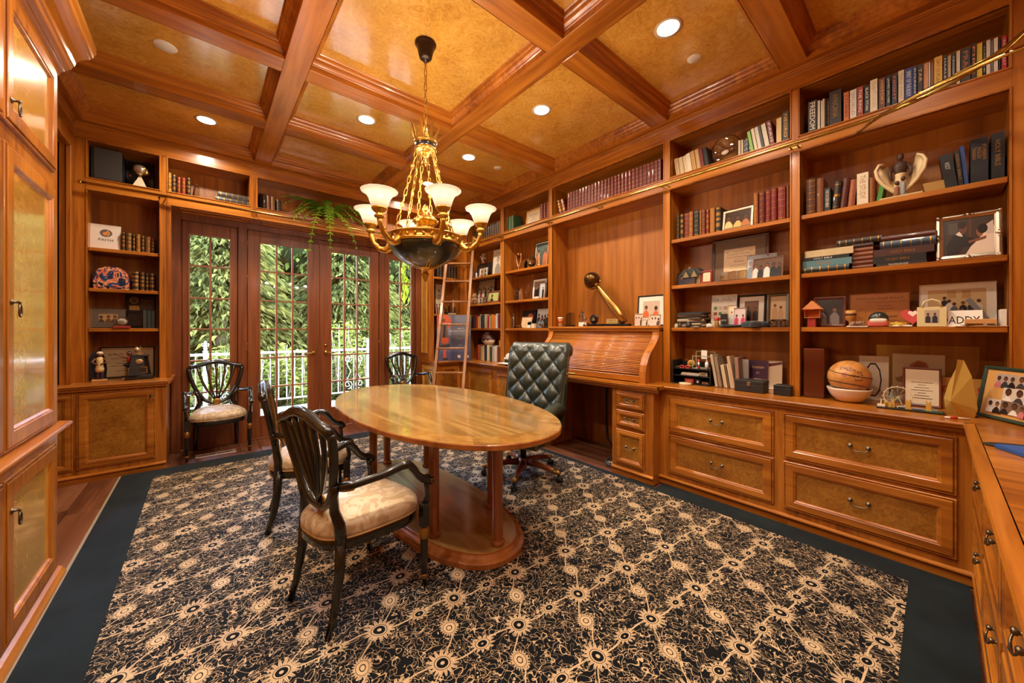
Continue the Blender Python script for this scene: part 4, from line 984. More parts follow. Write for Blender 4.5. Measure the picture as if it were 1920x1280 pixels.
# ================================================================== tufted desk chair
LEA = None
def leather():
    m, t, b = newmat('green_leather'); mp = coords(t, (60, 60, 60))
    n = N(t, 'ShaderNodeTexNoise', Scale=1.5, Detail=3.0); t.links.new(mp.outputs[0], n.inputs['Vector'])
    r = ramp(t, [(.3, (38, 46, 40)), (.7, (58, 66, 56))]); t.links.new(n.outputs[0], r.inputs[0]); t.links.new(r.outputs[0], b.inputs['Base Color'])
    b.inputs['Roughness'].default_value = .34; b.inputs['Coat Weight'].default_value = .25; b.inputs['Coat Roughness'].default_value = .25
    bp = N(t, 'ShaderNodeBump', Strength=.12, Distance=.002); t.links.new(n.outputs[0], bp.inputs['Height']); t.links.new(bp.outputs[0], b.inputs['Normal'])
    return m
LEA = leather(); BRN = flat((60, 46, 36), .4, 0, .2)
ec = thing('desk_chair', 'deep green tufted leather swivel chair with rolled back on a wood star base', 'chair', (2.37, 2.61, 0), rad(201))
prof = [(-.165, .47), (-.19, .56), (-.215, .66), (-.24, .78), (-.265, .90), (-.29, 1.02), (-.315, 1.12), (-.335, 1.18), (-.36, 1.225), (-.395, 1.25), (-.435, 1.252), (-.468, 1.235), (-.485, 1.20), (-.478, 1.165), (-.45, 1.15)]
P = [Vector((x, 0, z)) for x, z in prof]; LL = [0]
for i in range(1, len(P)): LL.append(LL[-1] + (P[i] - P[i - 1]).length)
def pat(s):
    for i in range(1, len(P)):
        if s <= LL[i] + 1e-9:
            t = (s - LL[i - 1]) / (LL[i] - LL[i - 1]); d = (P[i] - P[i - 1]).normalized()
            if i + 1 < len(P): d = d.lerp((P[i + 1] - P[i]).normalized(), t * .5).normalized()
            return P[i - 1].lerp(P[i], t), d
    return P[-1], (P[-1] - P[-2]).normalized()
W_ = .335; nu, nv = 84, 130; vs = []
LT = LL[-1]; smax = .80
for j in range(nv + 1):
    s = LT * j / nv; p, d = pat(s); nrm = Vector((d.z, 0, -d.x))
    if nrm.x < 0 and j < 60: nrm = -nrm
    nrm = Vector((d.z, 0, -d.x))
    wv = W_ * (.90 + .12 * min(1, s / .6))
    for i in range(nu + 1):
        y = -1 + 2 * i / nu; Y = y * wv
        a, b = Y / .094, s / .105
        su, tv = a * .5 + b * .5, a * .5 - b * .5
        puff = .044 * (abs(sin(pi * su) * sin(pi * tv)) ** .38)
        edge = min(1, max(0, (1 - abs(y)) / .22)); low = min(1, max(0, (smax - s) / .07))
        k = min(1, edge * 1.0) * low
        pleat = .010 * abs(cos(pi * b)) ** .5 * (1 - edge)
        hgt = puff * k + (.028 + pleat) * (1 - k)
        rd = .045 * max(0, (abs(y) - .86) / .14) ** 2
        vs.append(p + nrm * (hgt - rd) + Vector((0, Y, 0)))
fs = [(j * (nu + 1) + i, (j + 1) * (nu + 1) + i, (j + 1) * (nu + 1) + i + 1, j * (nu + 1) + i + 1) for j in range(nv) for i in range(nu)]
MB().add(vs, fs, 0, True).build('tufted_back', LEA, ec)
# shell behind the tufting
sh = MB(); n = len(prof); body = [(x, z) for x, z in prof[:9]] + [(-.42, 1.215), (-.44, 1.16), (-.40, 1.10), (-.36, .95), (-.32, .75), (-.28, .55), (-.25, .45)]
sh.prism(body, -W_ * .985, W_ * .985, frame((0, 0, 0), (1, 0, 0), (0, 0, 1), (0, 1, 0)))
sh.build('back_shell', LEA, ec)
for s in (-1, 1):
    MB().lathe([(.0, -.004), (.05, -.002), (.052, .004), (0, .010)], 20, T(-.432, s * (W_ * 1.0), 1.195) @ RX(-s * pi / 2)).build('scroll_cap', LEA, ec)
btn = MB().lathe([(.010, 0), (.009, .004), (.005, .007), (0, .008)], 10).mesh('button', LEA)
for r_ in range(0, 9):
    for c_ in range(-3, 4):
        if (r_ + c_) % 2: continue
        s = r_ * .105; Y = c_ * .094
        if s > .78 or s < .02 or abs(Y) > W_ * .8: continue
        p, d = pat(s); nrm = Vector((d.z, 0, -d.x)); q = nrm.to_track_quat('Z', 'Y').to_matrix().to_4x4()
        obj('button', btn, ec, Matrix.Translation(p + Vector((0, Y, 0)) + nrm * .001) @ q)
nh = MB()
for s in (-1, 1):
    for k in range(46):
        ss = .10 + .68 * k / 45; p, d = pat(ss)
        for off in (0.0, .028): nh.ball(tuple(p + Vector((-.012 - off, s * (W_ * (.90 + .12 * min(1, ss / .6)) + .0005), 0))), .0042, 6)
nh.build('nailhead_trim', OGILT, ec)['kind'] = 'stuff'
def pad(mb, x0, x1, y0, y1, z0, z1, r, M=None):   # soft box
    n = 10; k = 4.0; vs = []; cx, cy, cz = (x0 + x1) / 2, (y0 + y1) / 2, (z0 + z1) / 2
    for i in range(n + 1):
        ph = -pi / 2 + pi * i / n
        for j in range(4 * n):
            th = 2 * pi * j / (4 * n)
            def sp(v, e): return math.copysign(abs(v) ** e, v)
            c = sp(cos(ph), 2 / k)
            vs.append((cx + (x1 - x0) / 2 * c * sp(cos(th), 2 / k), cy + (y1 - y0) / 2 * c * sp(sin(th), 2 / k), cz + (z1 - z0) / 2 * sp(sin(ph), 2 / k)))
    m = 4 * n
    mb.add(vs, [(i * m + j, i * m + (j + 1) % m, (i + 1) * m + (j + 1) % m, (i + 1) * m + j) for i in range(n) for j in range(m)], 0, True, M); return mb
pad(MB(), -.20, .32, -.27, .27, .40, .53, .05).build('seat_cushion', LEA, ec)
MB().box(-.21, .30, -.28, .28, .355, .43, 0, .015).build('seat_apron', LEA, ec)
an = MB()
for k in range(40):
    for s in (-1, 1): an.ball((-.20 + .50 * k / 39, s * .281, .362), .004, 6)
for k in range(42): an.ball((.3005, -.27 + .54 * k / 41, .362), .004, 6)
an.build('apron_nailheads', OGILT, ec)['kind'] = 'stuff'
for s in (-1, 1):
    b = MB().tube([(-.23, s * .315, .62), (-.12, s * .318, .655), (.05, s * .325, .665), (.18, s * .33, .655), (.235, s * .33, .63), (.245, s * .33, .59)], [.05, .056, .058, .06, .056, .04], 14)
    b.build('arm_pad', LEA, ec)
    MB().box(-.19, .20, s * .29 - .03, s * .29 + .03, .40, .63, 0, .02).build('arm_panel', LEA, ec)
MB().lathe([(.03, .15), (.03, .24), (.045, .26), (.045, .34), (.12, .355)], 16).box(-.13, .13, -.1, .1, .335, .357, 0, .004).build('swivel_column', BLKM, ec)
hub = MB().lathe([(.05, .10), (.055, .115), (.05, .16), (.035, .17)], 16).build('base_hub', CHAIRB, ec)
lg = MB(); 
for q in [[(.03, 0, .135), (.15, 0, .135), (.28, 0, .115), (.37, 0, .095)]]: lg.tube(q, [.034, .030, .026, .022], 8, flatx=.9)
lgm = lg.mesh('base_leg', CHAIRB)
cpm = MB().tube([(.325, 0, .108), (.37, 0, .098), (.392, 0, .090)], [.0255, .025, .018], 8).mesh('brass_cap', OGILT)
csm = MB().lathe([(.006, -.026), (.026, -.024), (.027, -.006), (.012, -.004), (.012, .004), (.027, .006), (.026, .024), (.006, .026)], 14, T(.385, 0, .0415) @ RX(pi / 2)).tube([(.372, 0, .09), (.374, 0, .07), (.385, 0, .045)], .008, 6).mesh('caster', BLKM)
for k in range(5):
    a = rad(15) + 2 * pi * k / 5; M = RZ(a); 
    for nm, me in (('base_leg', lgm), ('brass_cap', cpm), ('caster', csm)): obj(nm, me, ec, M)

# ================================================================== floor register
fv = thing('floor_register', 'pale metal floor register grille under the chair at the left window', 'vent', (.11, 5.34, .0))
MB().rings(.36, .12, [(0, 0), (.002, .004), (.014, .004), (.016, .002)], T(-.18, -.06, 0), cap=True).build('plate', flat((186, 160, 140), .4, .3), fv)
sm = MB().box(-.004, .004, -.036, .036, .0022, .0030).mesh('slot', INK)
for k in range(20):
    if k == 10: continue
    obj('slot', sm, fv).location = (-.155 + .0155 * k, 0, 0)
# cables in the kneehole
cbm = MB()
cbt = thing('cable_bundle', 'tangle of white and grey cables on the floor in the desk kneehole', 'cables', (3.36, 2.24, 0))
MB().tube([(.1 * cos(a * .8) + .02 * sin(3 * a), .06 * sin(a * .8) + .015 * cos(5 * a), .012 + .006 * (1 + sin(a * 2.1))) for a in [i * .35 for i in range(50)]], .006, 6).build('white_cable', flat((214, 206, 192), .5), cbt)
MB().tube([(-.05 + .13 * cos(a), -.05 + .08 * sin(a), .016 + .014 * (1 + sin(a * 1.7))) for a in [i * .3 for i in range(42)]], .009, 6).build('grey_cable', flat((70, 72, 74), .5), cbt)
MB().tube([(.05, -.05, .02), (.02, -.09, .10), (.04, -.12, .18), (.12, -.13, .22)], .008, 6).build('looped_cable', flat((190, 184, 172), .5), cbt)
MB().lathe([(.016, 0), (.018, .01), (.018, .05), (.012, .06)], 10, T(-.12, -.10, .02) @ RX(-1.3)).build('plug', flat((222, 216, 204), .5), cbt)
pc = tag(MB().tube([(3.757, 2.62, .80), (3.753, 2.62, .30), (3.745, 2.60, .10), (3.72, 2.52, .03), (3.62, 2.40, .016), (3.47, 2.30, .016)], .011, 6).build('power_cord', BLKM), 'black power cord hanging down the back of the desk kneehole', 'cable')
# ================================================================== books
def unit_cover(rounded):
    b = MB(); t = .09
    b.box(.0, 1, 0, t, 0, 1).box(.0, 1, 1 - t, 1, 0, 1)
    if rounded:
        n = 6; po = [(-.045 * sin(pi * i / n), i / n) for i in range(n + 1)] + [(.03, 1), (.03, 0)]
        b.prism(po, 0, 1, frame((0, 0, 0), (1, 0, 0), (0, 1, 0), (0, 0, 1)))
    else: b.box(-.004, .03, 0, 1, 0, 1)
    return b
HARD = {False: unit_cover(False).mesh('book', CLOTH), True: unit_cover(True).mesh('book', LEATH)}
PB = MB().box(-.002, 1, 0, 1, 0, 1, 0, .01).mesh('book', CLOTH)
PAGES = MB().box(.031, .97, .095, .905, .02, .98).mesh('pages', flat((222, 204, 168), .8))
GPAGES = MB().box(.031, .97, .095, .905, .02, .98).mesh('pages', flat((176, 134, 62), .4, .6))
def bands_mesh(zs, hs, m, out=.052):
    b = MB(); n = 6
    for z, hh in zip(zs, hs):
        po = [(-out * sin(pi * i / n) - .006, i / n) for i in range(n + 1)] + [(.02, 1), (.02, 0)]
        b.prism(po, z - hh, z + hh)
    return b.mesh('gilt_band', m)
BAND5 = bands_mesh([.08, .24, .42, .60, .78, .93], [.012, .008, .008, .008, .008, .012], OGILT)
BAND3 = bands_mesh([.10, .50, .88], [.010, .045, .014], OGILT); BANDF = bands_mesh([.05, .3, .52, .72, .94], [.03, .075, .05, .06, .03], OGILT, .05)
TM = {}
def title_mesh(s, m, span):
    k = (s, m.name, span)
    if k not in TM:
        vs, fs, q = text(s); b = MB(); z1, z0, wd = span
        # runs down the spine: text x -> -z, text y -> -y
        b.add([(-.0065, .5 + wd / 2 - y / q * wd, z1 - x * (z1 - z0)) for x, y, _ in vs], fs); TM[k] = b.mesh('spine_title', m)
    return TM[k]
CN = [((20, 20, 20), 'black'), ((60, 58, 56), 'dark grey'), ((235, 228, 215), 'white'), ((205, 180, 130), 'tan'), ((225, 200, 150), 'cream'), ((150, 30, 25), 'red'), ((100, 30, 30), 'maroon'), ((30, 50, 120), 'blue'), ((220, 180, 50), 'yellow'), ((210, 110, 50), 'orange'),
      ((40, 80, 50), 'green'), ((110, 70, 40), 'brown'), ((150, 150, 150), 'grey'), ((70, 40, 30), 'dark brown'), ((130, 190, 60), 'lime green'), ((90, 130, 140), 'teal'), ((30, 35, 55), 'navy'), ((120, 90, 140), 'purple')]
def cname(c): return min(CN, key=lambda q: sum((a - b) ** 2 for a, b in zip(q[0], c)))[1]
ORD = 'first second third fourth fifth sixth seventh eighth ninth tenth eleventh twelfth thirteenth fourteenth fifteenth sixteenth'.split()
def nth(i, n):
    if i < 16: return ORD[i] + ' from the left'
    j = n - 1 - i
    if j < 16: return ORD[j] + ' from the right'
    k = i - n // 2
    return 'the middle one' if k == 0 else ORD[abs(k) - 1] + (' right' if k > 0 else ' left') + ' of the middle'
def book(loc, rz, th, h, d, col, label, group, lean=0, title=None, tm=None, band=None, leather=False, paper=False, gilt=False, span=(.92, .2, .5), flatM=None, pages=True):
    me = PB if paper else HARD[leather]
    M = T(*loc) @ RZ(rz) @ (flatM if flatM is not None else RX(lean)) @ S(d, th, h)
    o = tag(obj('book', me, None, M), label, 'book', group); o.color = lin(col)
    if not paper and pages: obj('pages', GPAGES if gilt else PAGES, o)
    if title: obj('spine_title', title_mesh(title, tm or OGILT, span), o)
    if band: obj('gilt_band', band, o)['kind'] = 'stuff'
    return o
def row(wall, shelf, plane, items, where, group, kind='book', d=.19, **kw):
    """items: (p0, p1, height, colour, dict)"""
    n = len(items)
    for i, it in enumerate(items):
        p0, p1, h, c = it[:4]; e = dict(kw); e.update(it[4] if len(it) > 4 else {})
        nm = e.pop('what', cname(c) + ' ' + kind)
        dj = (i * 37 % 11) / 11 * .022
        if wall == 'R': ya, yb = ry(p1, plane), ry(p0, plane); loc = (plane + dj, ya, shelf); th = yb - ya; rz = 0
        else: xa, xb = bx(p0, plane), bx(p1, plane); loc = (xb, plane + dj, shelf); th = xb - xa; rz = pi / 2
        th = max(.006, th - .0015); ln = e.get('lean', 0)
        if ln < 0: loc = (loc[0], loc[1], loc[2]); 
        if ln > 0: # keep the low corner on the shelf
            pass
        if ln:
            s_ = abs(math.sin(ln)) * th if ln < 0 else 0
            loc = (loc[0], loc[1], loc[2] + s_)
        book(loc, rz, th, h, e.pop('d', d), c, '%s, %s %s' % (nm, nth(i, n), where), group, **e)
WT = flat((226, 220, 206), .6); GT = OGILT; BT = INK; RT = flat((170, 50, 40), .6)
# ---- top shelf of novels, near right bay
Z1 = ROWT[0] + .001
nov = [(1515, 1531, .245, (70, 62, 52), dict(title='FREEDOM', tm=WT, span=(.95, .12, .62))), (1532, 1537, .235, (214, 200, 176)), (1538, 1541, .23, (232, 220, 200)), (1541.5, 1546, .232, (196, 176, 140)), (1546.5, 1549, .228, (44, 36, 30)), (1549.5, 1553.5, .225, (30, 26, 24), dict(title='ESSAYS', tm=flat((210, 120, 50)))),
       (1554.5, 1577, .262, (52, 46, 42), dict(title='AFRICANA', tm=GT, span=(.9, .25, .45))), (1581, 1591, .222, (204, 112, 62), dict(title='STORIES', tm=BT)), (1592, 1605, .226, (230, 220, 204), dict(title='WORLD', tm=flat((150, 140, 130)))), (1606.5, 1618, .222, (158, 66, 44), dict(title='THE RING', tm=WT)), (1619.5, 1630, .218, (36, 38, 34), dict(title='BLACK TITAN', tm=WT)),
       (1631, 1645, .235, (232, 216, 184), dict(title='SEVENTY YEARS', tm=flat((186, 160, 112)))), (1647, 1659, .228, (98, 48, 42), dict(title='HISTORY', tm=GT)), (1660.5, 1669, .232, (24, 24, 24), dict(title='JAMES SALTER', tm=WT)), (1671.5, 1682, .222, (30, 26, 26), dict(title='NIGHT', tm=flat((200, 80, 60)))), (1683.5, 1694.5, .232, (230, 214, 184), dict(title='THREE WEEKS', tm=flat((150, 120, 80)))),
       (1695, 1711, .232, (34, 62, 148), dict(title='SPIRIT OF THE BODY', tm=WT)), (1711.5, 1718.5, .226, (30, 40, 80), dict(title='ROADS', tm=WT)), (1720, 1730, .224, (34, 28, 24), dict(title='TAR', tm=flat((220, 170, 60)), span=(.9, .5, .6))), (1731, 1740, .224, (214, 148, 90)), (1740.5, 1744, .215, (228, 214, 196)), (1744.5, 1750, .213, (150, 96, 60)),
       (1751, 1766.5, .228, (224, 176, 56), dict(title='SAY IT PLAIN', tm=flat((120, 80, 30)))), (1768, 1775.5, .222, (26, 26, 26), dict(title='HARLEM', tm=WT)), (1776, 1783, .216, (206, 178, 142)), (1784, 1791, .214, (30, 46, 36), dict(title='CROSSING', tm=WT)), (1792.5, 1800, .222, (228, 216, 192)), (1801, 1820, .226, (58, 54, 50), dict(title='PRAISE', tm=flat((190, 110, 60)))),
       (1821, 1830, .228, (60, 34, 26), dict(title='FIRE', tm=flat((220, 130, 60)))), (1831, 1842, .222, (232, 200, 54)), (1843, 1848.5, .216, (26, 28, 30), dict(title='CODE', tm=WT)), (1849, 1857, .218, (226, 214, 198)), (1857.5, 1862.5, .212, (140, 130, 120)), (1863, 1871, .212, (234, 222, 206)), (1871.5, 1876, .205, (64, 48, 56)), (1877.5, 1888, .215, (200, 44, 44), dict(title='WIN DEFEAT', tm=WT))]
row('R', Z1, 3.515, nov, 'on the top shelf of novels', 'novels on the near right top shelf', 'hardback')
# ---- bay with diploma, top shelf
pb1 = [(1268 + 7.6 * i, 1275.4 + 7.6 * i, h, c, dict(lean=-.14, paper=True)) for i, (h, c) in enumerate(((.19, (206, 176, 128)), (.19, (214, 188, 146)), (.195, (222, 200, 160)), (.2, (232, 216, 188)), (.21, (198, 152, 92)), (.215, (204, 170, 110)), (.2, (120, 40, 40)), (.205, (40, 34, 32))))]
row('R', Z1, 3.53, pb1, 'among leaning paperbacks left of the glass plate', 'leaning paperbacks left of the glass plate', 'paperback', d=.14)
sm_ = [(1384 + 4.6 * i, 1388.2 + 4.6 * i, .15, c, dict(paper=True, title='H.J.', tm=WT) if i > 1 else dict(paper=True)) for i, c in enumerate(((214, 196, 160), (206, 188, 150), (40, 42, 50), (44, 46, 54), (40, 42, 50)))]
row('R', Z1, 3.53, sm_, 'of the small books right of the glass plate', 'small books right of the glass plate', 'pocket book', d=.12)
pb2 = [(1408, 1414, .2, (136, 186, 66), dict(lean=-.16, paper=True)), (1415, 1421, .215, (228, 214, 184), dict(lean=-.16, paper=True)), (1421.5, 1428, .22, (232, 220, 196), dict(lean=-.16, paper=True)), (1428.5, 1434, .22, (64, 58, 54), dict(lean=-.16, paper=True)), (1434.5, 1443, .222, (230, 216, 190), dict(lean=-.16, paper=True)), (1443.5, 1452, .235, (120, 40, 40), dict(lean=-.14, title='PARIS', tm=WT)), (1455, 1465, .22, (222, 190, 128), dict(paper=True)), (1466, 1478, .255, (56, 44, 32), dict(title='NEGRO', tm=GT))]
row('R', Z1, 3.53, pb2, 'of the right-hand group on the glass plate shelf', 'books at the right end of the glass plate shelf')
# ---- maroon set
mar = []
for i in range(28):
    a = 1063 + 176 * (((i + .0) / 28) ** 1.12); b = 1063 + 176 * (((i + 1.0) / 28) ** 1.12)
    mar.append((a, b - .3, .245, (112, 26, 26)))
for i, it in enumerate(mar):
    ya, yb = ry(it[1], 3.53), ry(it[0], 3.53)
    book((3.53, ya, Z1), 0, yb - ya - .001, .245, .17, it[3], 'dark red gilt-tooled volume standing in the long maroon set over the desk', 'maroon set over the desk', band=BAND5, leather=True)
for i, p in enumerate((1048, 1055)):
    ya = ry(p + 6.5, 3.53); book((3.53, ya, Z1 + .009), 0, ry(p, 3.53) - ya, .2, .16, (118, 30, 28), 'thin dark red volume leaning at the %s left end of the maroon set' % ('far' if i == 0 else 'inner'), 'maroon set over the desk', lean=-.24, band=BANDF, leather=True)
# ---- green set etc.
for i in range(4):
    a = 943.5 + 4.9 * i; ya = ry(a + 4.7, 3.53); book((3.53, ya, Z1), 0, ry(a, 3.53) - ya - .001, .22, .17, (52, 96, 58), 'dark green cloth volume, %s in the green set above the crystal awards' % nth(i, 4), 'green set', band=BAND5, leather=True)
row('R', Z1, 3.54, [(1013, 1017.5, .235, (120, 44, 36), dict(band=BAND5, leather=True)), (1018, 1022, .235, (126, 50, 38), dict(band=BAND5, leather=True)), (1022.5, 1027, .24, (110, 40, 34), dict(band=BAND5, leather=True))], 'beside the certificate above the crystal awards', 'red leather books by the certificate', 'leather book')
for i in range(12):
    a = 889 + 4.05 * i; ya = ry(a + 4, 3.55); book((3.55, ya, Z1), 0, ry(a, 3.55) - ya - .001, .20 + .01 * (i % 3), .17, (66, 48, 34), 'dark brown gilt volume, %s in the corner set behind the chandelier' % nth(i, 12), 'dark brown set in the corner', band=BAND5, leather=True)
# ---- left bay, shelf one (near right): mixed leather and bibles
ZA = SH[0] + .001
mx = [(1511, 1529, .27, (92, 50, 26), dict(leather=True, band=BAND5)), (1530, 1543.5, .262, (134, 76, 42), dict(leather=True)), (1544, 1556, .18, (24, 22, 22), dict(title='THE GOLDEN BIBLE', tm=WT)), (1560, 1573, .205, (44, 34, 26), dict(leather=True, band=BAND3, lean=.08)), (1573, 1586, .215, (94, 44, 40), dict(leather=True, lean=.10)), (1587.5, 1601, .195, (170, 96, 56), dict(leather=True, lean=.08)), (1606, 1628, .225, (228, 214, 186), dict(title='THE STUDY', tm=GT, what='white slip-cased book')), (1628.5, 1640, .18, (150, 86, 40), dict(leather=True)), (1641, 1651, .125, (72, 140, 50), dict(lean=.16, paper=True))]
row('R', ZA, 3.52, mx, 'left of the winged angel figure', 'books left of the angel', d=.17)
bi = [(1772, 1796, .215, (22, 22, 24), dict(lean=-.12, gilt=True, title='HOLY', tm=flat((210, 205, 195)), span=(.75, .55, .4))), (1797, 1807, .225, (26, 24, 24), dict(lean=-.08, title='AUDIO BIBLE')), (1808, 1817, .25, (40, 74, 140), dict(lean=-.08)), (1819, 1853, .265, (20, 22, 32), dict(title='JPS HEBREW\nENGLISH\nTANAKH', span=(.86, .5, .8), what='thick navy black scripture')), (1858, 1884, .275, (20, 20, 20), dict(title='HOLY BIBLE', span=(.85, .3, .4)))]
row('R', ZA, 3.52, bi, 'right of the winged angel figure', 'scriptures right of the angel', 'scripture', d=.18)
for i in range(4):
    ya = ry(1777 - i, 3.52); book((3.52, ya, ZA + .0155 * i), 0, .0155, .095, .10, (178, 136, 62), 'small gilt-edged booklet, %s in the stack right of the angel' % ORD[i].replace('first', 'lowest'), 'gilt-edged booklets', flatM=T(0, 0, 0) @ RX(pi / 2) @ T(0, 0, -.095) @ RX(0) if False else T(0, .095, 0) @ RX(pi / 2), paper=True)
# ---- stacks on shelf two: lying books, spine to the room
ZBk = SH[1] + .001
def lying(p0, p1, z, th, d, col, label, group, X=3.52, **kw):
    ya, yb = ry(p1, X), ry(p0, X)
    # lying: local z (height) runs to -y, thickness runs up
    return book((X, ya, z + th), 0, th, yb - ya, d, col, label, group, flatM=frame((0, 0, 0), (1, 0, 0), (0, 0, -1), (0, 1, 0)), **kw)
z = ZBk
for i, (p0, p1, th, c, kw, nm) in enumerate(((1504, 1592, .046, (34, 42, 40), dict(band=BAND5, leather=True), 'dark green leather bible, lowest'), (1505, 1597, .046, (92, 138, 146), dict(title='NEW BIBLE', span=(.7, .4, .4)), 'light teal book, second from the bottom'), (1506, 1592, .026, (26, 26, 28), dict(title='HOLY BIBLE', tm=WT, span=(.75, .35, .45)), 'black bible, second from the top'), (1509, 1600, .05, (216, 194, 148), dict(), 'cream book showing its pages, topmost'))):
    lying(p0, p1, z, th, .15, c, nm + ' of the left lying stack', 'left lying stack of bibles', **kw); z += th + .0005
z = ZBk
for i in range(6):
    lying(1598, 1637, z, .03, .16, ((120, 62, 34), (112, 56, 32), (126, 66, 36), (146, 84, 50), (138, 76, 44), (70, 40, 30))[i], 'brown leather booklet, %s from the bottom, middle lying stack' % (ORD[i]), 'middle lying stack', X=3.55, leather=True); z += .0305
lying(1569, 1654, z, .042, .16, (46, 36, 32), 'thick dark bible lying crosswise on top of the middle stack', 'middle lying stack', X=3.56, leather=True, band=BAND5)
z = ZBk
for i, (p0, p1, th, c, kw, nm) in enumerate(((1643, 1738, .022, (50, 38, 34), dict(title='TRUSTING IN GOD', tm=WT, span=(.75, .35, .5)), 'thin dark paperback, lowest'), (1637, 1737, .048, (26, 24, 24), dict(title='STUDY BIBLE', span=(.75, .3, .3)), 'black study bible, second from the bottom'), (1638, 1752, .048, (76, 40, 34), dict(title='HOLY BIBLE', span=(.7, .3, .35)), 'maroon bible with gilt lettering, third from the bottom'), (1650, 1754, .05, (54, 68, 84), dict(leather=True, band=BAND5), 'blue-grey leather book, second from the top'), (1652, 1753, .036, (92, 46, 36), dict(leather=True), 'red-brown bible, topmost'))):
    lying(p0, p1, z, th, .16, c, nm + ' in the right lying stack', 'right lying stack of bibles', X=3.53, **kw); z += th + .0005
# ---- diploma bay shelf one
lt = [(1268, 1273.5, .245, (70, 48, 26)), (1274, 1280.5, .245, (48, 38, 24)), (1281, 1290.5, .245, (120, 44, 32)), (1291, 1299, .245, (164, 82, 40)), (1299.5, 1309, .248, (36, 40, 44)), (1309.5, 1314.5, .24, (160, 98, 44)), (1315, 1322, .238, (116, 52, 34)), (1322.5, 1328.5, .235, (140, 46, 36)), (1329, 1338.5, .235, (182, 112, 46)), (1341, 1350, .23, (36, 34, 32))]
row('R', ZA, 3.53, [q + (dict(leather=True, band=BANDF if i % 2 else BAND5),) for i, q in enumerate(lt)], 'in the leather row over the diploma', 'leather row over the diploma', 'leather book', d=.17)
rd_ = [(1413, 1421, .27, (178, 108, 50)), (1422, 1433, .27, (108, 34, 30)), (1433.5, 1444.5, .272, (128, 34, 32)), (1445.5, 1456, .274, (132, 38, 34)), (1457, 1472, .276, (130, 36, 34)), (1473, 1479, .275, (150, 80, 50))]
row('R', ZA, 3.53, [q + (dict(leather=True, band=BAND5),) for q in rd_], 'in the gilt row beside the framed photo', 'red gilt row', 'leather book', d=.18)
# ---- corner bay books
cols = [(40, 40, 42), (90, 60, 50), (150, 40, 34), (160, 50, 40), (204, 150, 70), (220, 212, 196), (70, 60, 50), (60, 66, 70), (50, 90, 80), (200, 180, 150), (214, 190, 150), (180, 60, 50), (220, 200, 160), (60, 50, 46), (224, 140, 60), (226, 130, 44), (150, 180, 200), (224, 220, 214), (150, 50, 50), (50, 64, 80), (40, 60, 70)]
it = []
p = 885.0
for i, c in enumerate(cols):
    w = (2.2, 2.8, 2.4, 2.0, 3.0)[i % 5]; it.append((p, p + w, .20 + .03 * ((i * 7) % 4) / 3, c)); p += w + .15
row('R', SH[2] + .001, 3.52, it, 'on the packed shelf over the football', 'packed shelf over the football', d=.15)
it = []; p = 893.0
cols2 = [(130, 40, 34), (200, 90, 50), (60, 50, 40), (214, 184, 120), (224, 214, 190), (70, 66, 60), (52, 60, 56), (226, 220, 208), (232, 196, 40), (70, 90, 80), (120, 130, 134), (212, 206, 196), (230, 226, 216), (226, 220, 208), (160, 60, 44), (90, 90, 60)]
for i, c in enumerate(cols2):
    w = (2.4, 3.0, 2.2, 2.8)[i % 4]; it.append((p, p + w, .235 + .02 * ((i * 5) % 3) / 2, c)); p += w + .15
row('R', ZC + .001, 3.50, it, 'in the row under the football', 'row under the football', d=.15)
row('R', ZC + .001, 3.52, [(935.5, 939, .34, (206, 128, 50))], 'at the end of the row under the football', 'row under the football', 'tall book', d=.17)
for i in range(7):
    p = 820 + 5.3 * i; xb = bx(p + 5, 5.44); book((xb, 5.44, 2.291), pi / 2, xb - bx(p, 5.44) - .001, .23 - .006 * (i % 3), .16, (46, 34, 26), 'dark gilt-banded volume, %s on the shelf behind the ladder top' % nth(i, 7), 'dark volumes behind the ladder', band=BAND5, leather=True)
# ---- left bookcases
row('B', Z1, 5.43, [(314, 321.5, .22, (196, 140, 60)), (322.5, 330, .215, (50, 46, 44)), (331.5, 339, .20, (150, 40, 30)), (340.5, 348, .20, (158, 44, 32)), (350, 357.5, .215, (52, 40, 26))], 'left of the crystal obelisk over the window', 'leather books over the left window', 'leather book', d=.16, leather=True, band=BANDF)
for i, (p0, p1, z, c) in enumerate(((404, 469, 0, (52, 46, 42)), (409, 470, .062, (58, 52, 46)))):
    xa, xb = bx(p0, 5.42), bx(p1, 5.42)
    book((xa, 5.42, Z1 + z), pi / 2, .06, xb - xa, .18, c, 'thick dark album lying %s over the left window' % ('under another' if i == 0 else 'on another'), 'two dark albums', flatM=frame((0, 0, 0), (1, 0, 0), (0, 0, 1), (0, -1, 0)), leather=True, band=BAND5)
row('B', Z1, 5.43, [(487, 490, .20, (60, 48, 34)), (491, 499, .20, (48, 38, 30)), (500, 507.5, .19, (124, 62, 34)), (508, 515.5, .185, (130, 90, 46)), (519, 527, .165, (34, 34, 32))], 'left of the fern', 'old books left of the fern', 'leather book', d=.16, leather=True, band=BAND5)
row('B', 2.226, 5.44, [(228, 234.5, .20, (58, 42, 26)), (235.5, 246, .195, (98, 76, 46)), (247, 254, .19, (54, 40, 26)), (255, 263, .192, (184, 126, 56)), (264, 271, .185, (60, 42, 26)), (272, 282, .18, (146, 90, 42)), (283, 290, .165, (66, 40, 24))], 'right of the FAITH board', 'leather books by the FAITH board', 'leather book', d=.15, leather=True, band=BANDF)
row('B', 1.826, 5.44, [(247.5, 260, .20, (48, 36, 24)), (261.5, 271, .195, (52, 38, 24)), (272, 279, .19, (50, 36, 24)), (280, 290, .19, (46, 32, 22))], 'right of the painted dome', 'thick gilt books by the painted dome', 'leather book', d=.16, leather=True, band=BANDF)
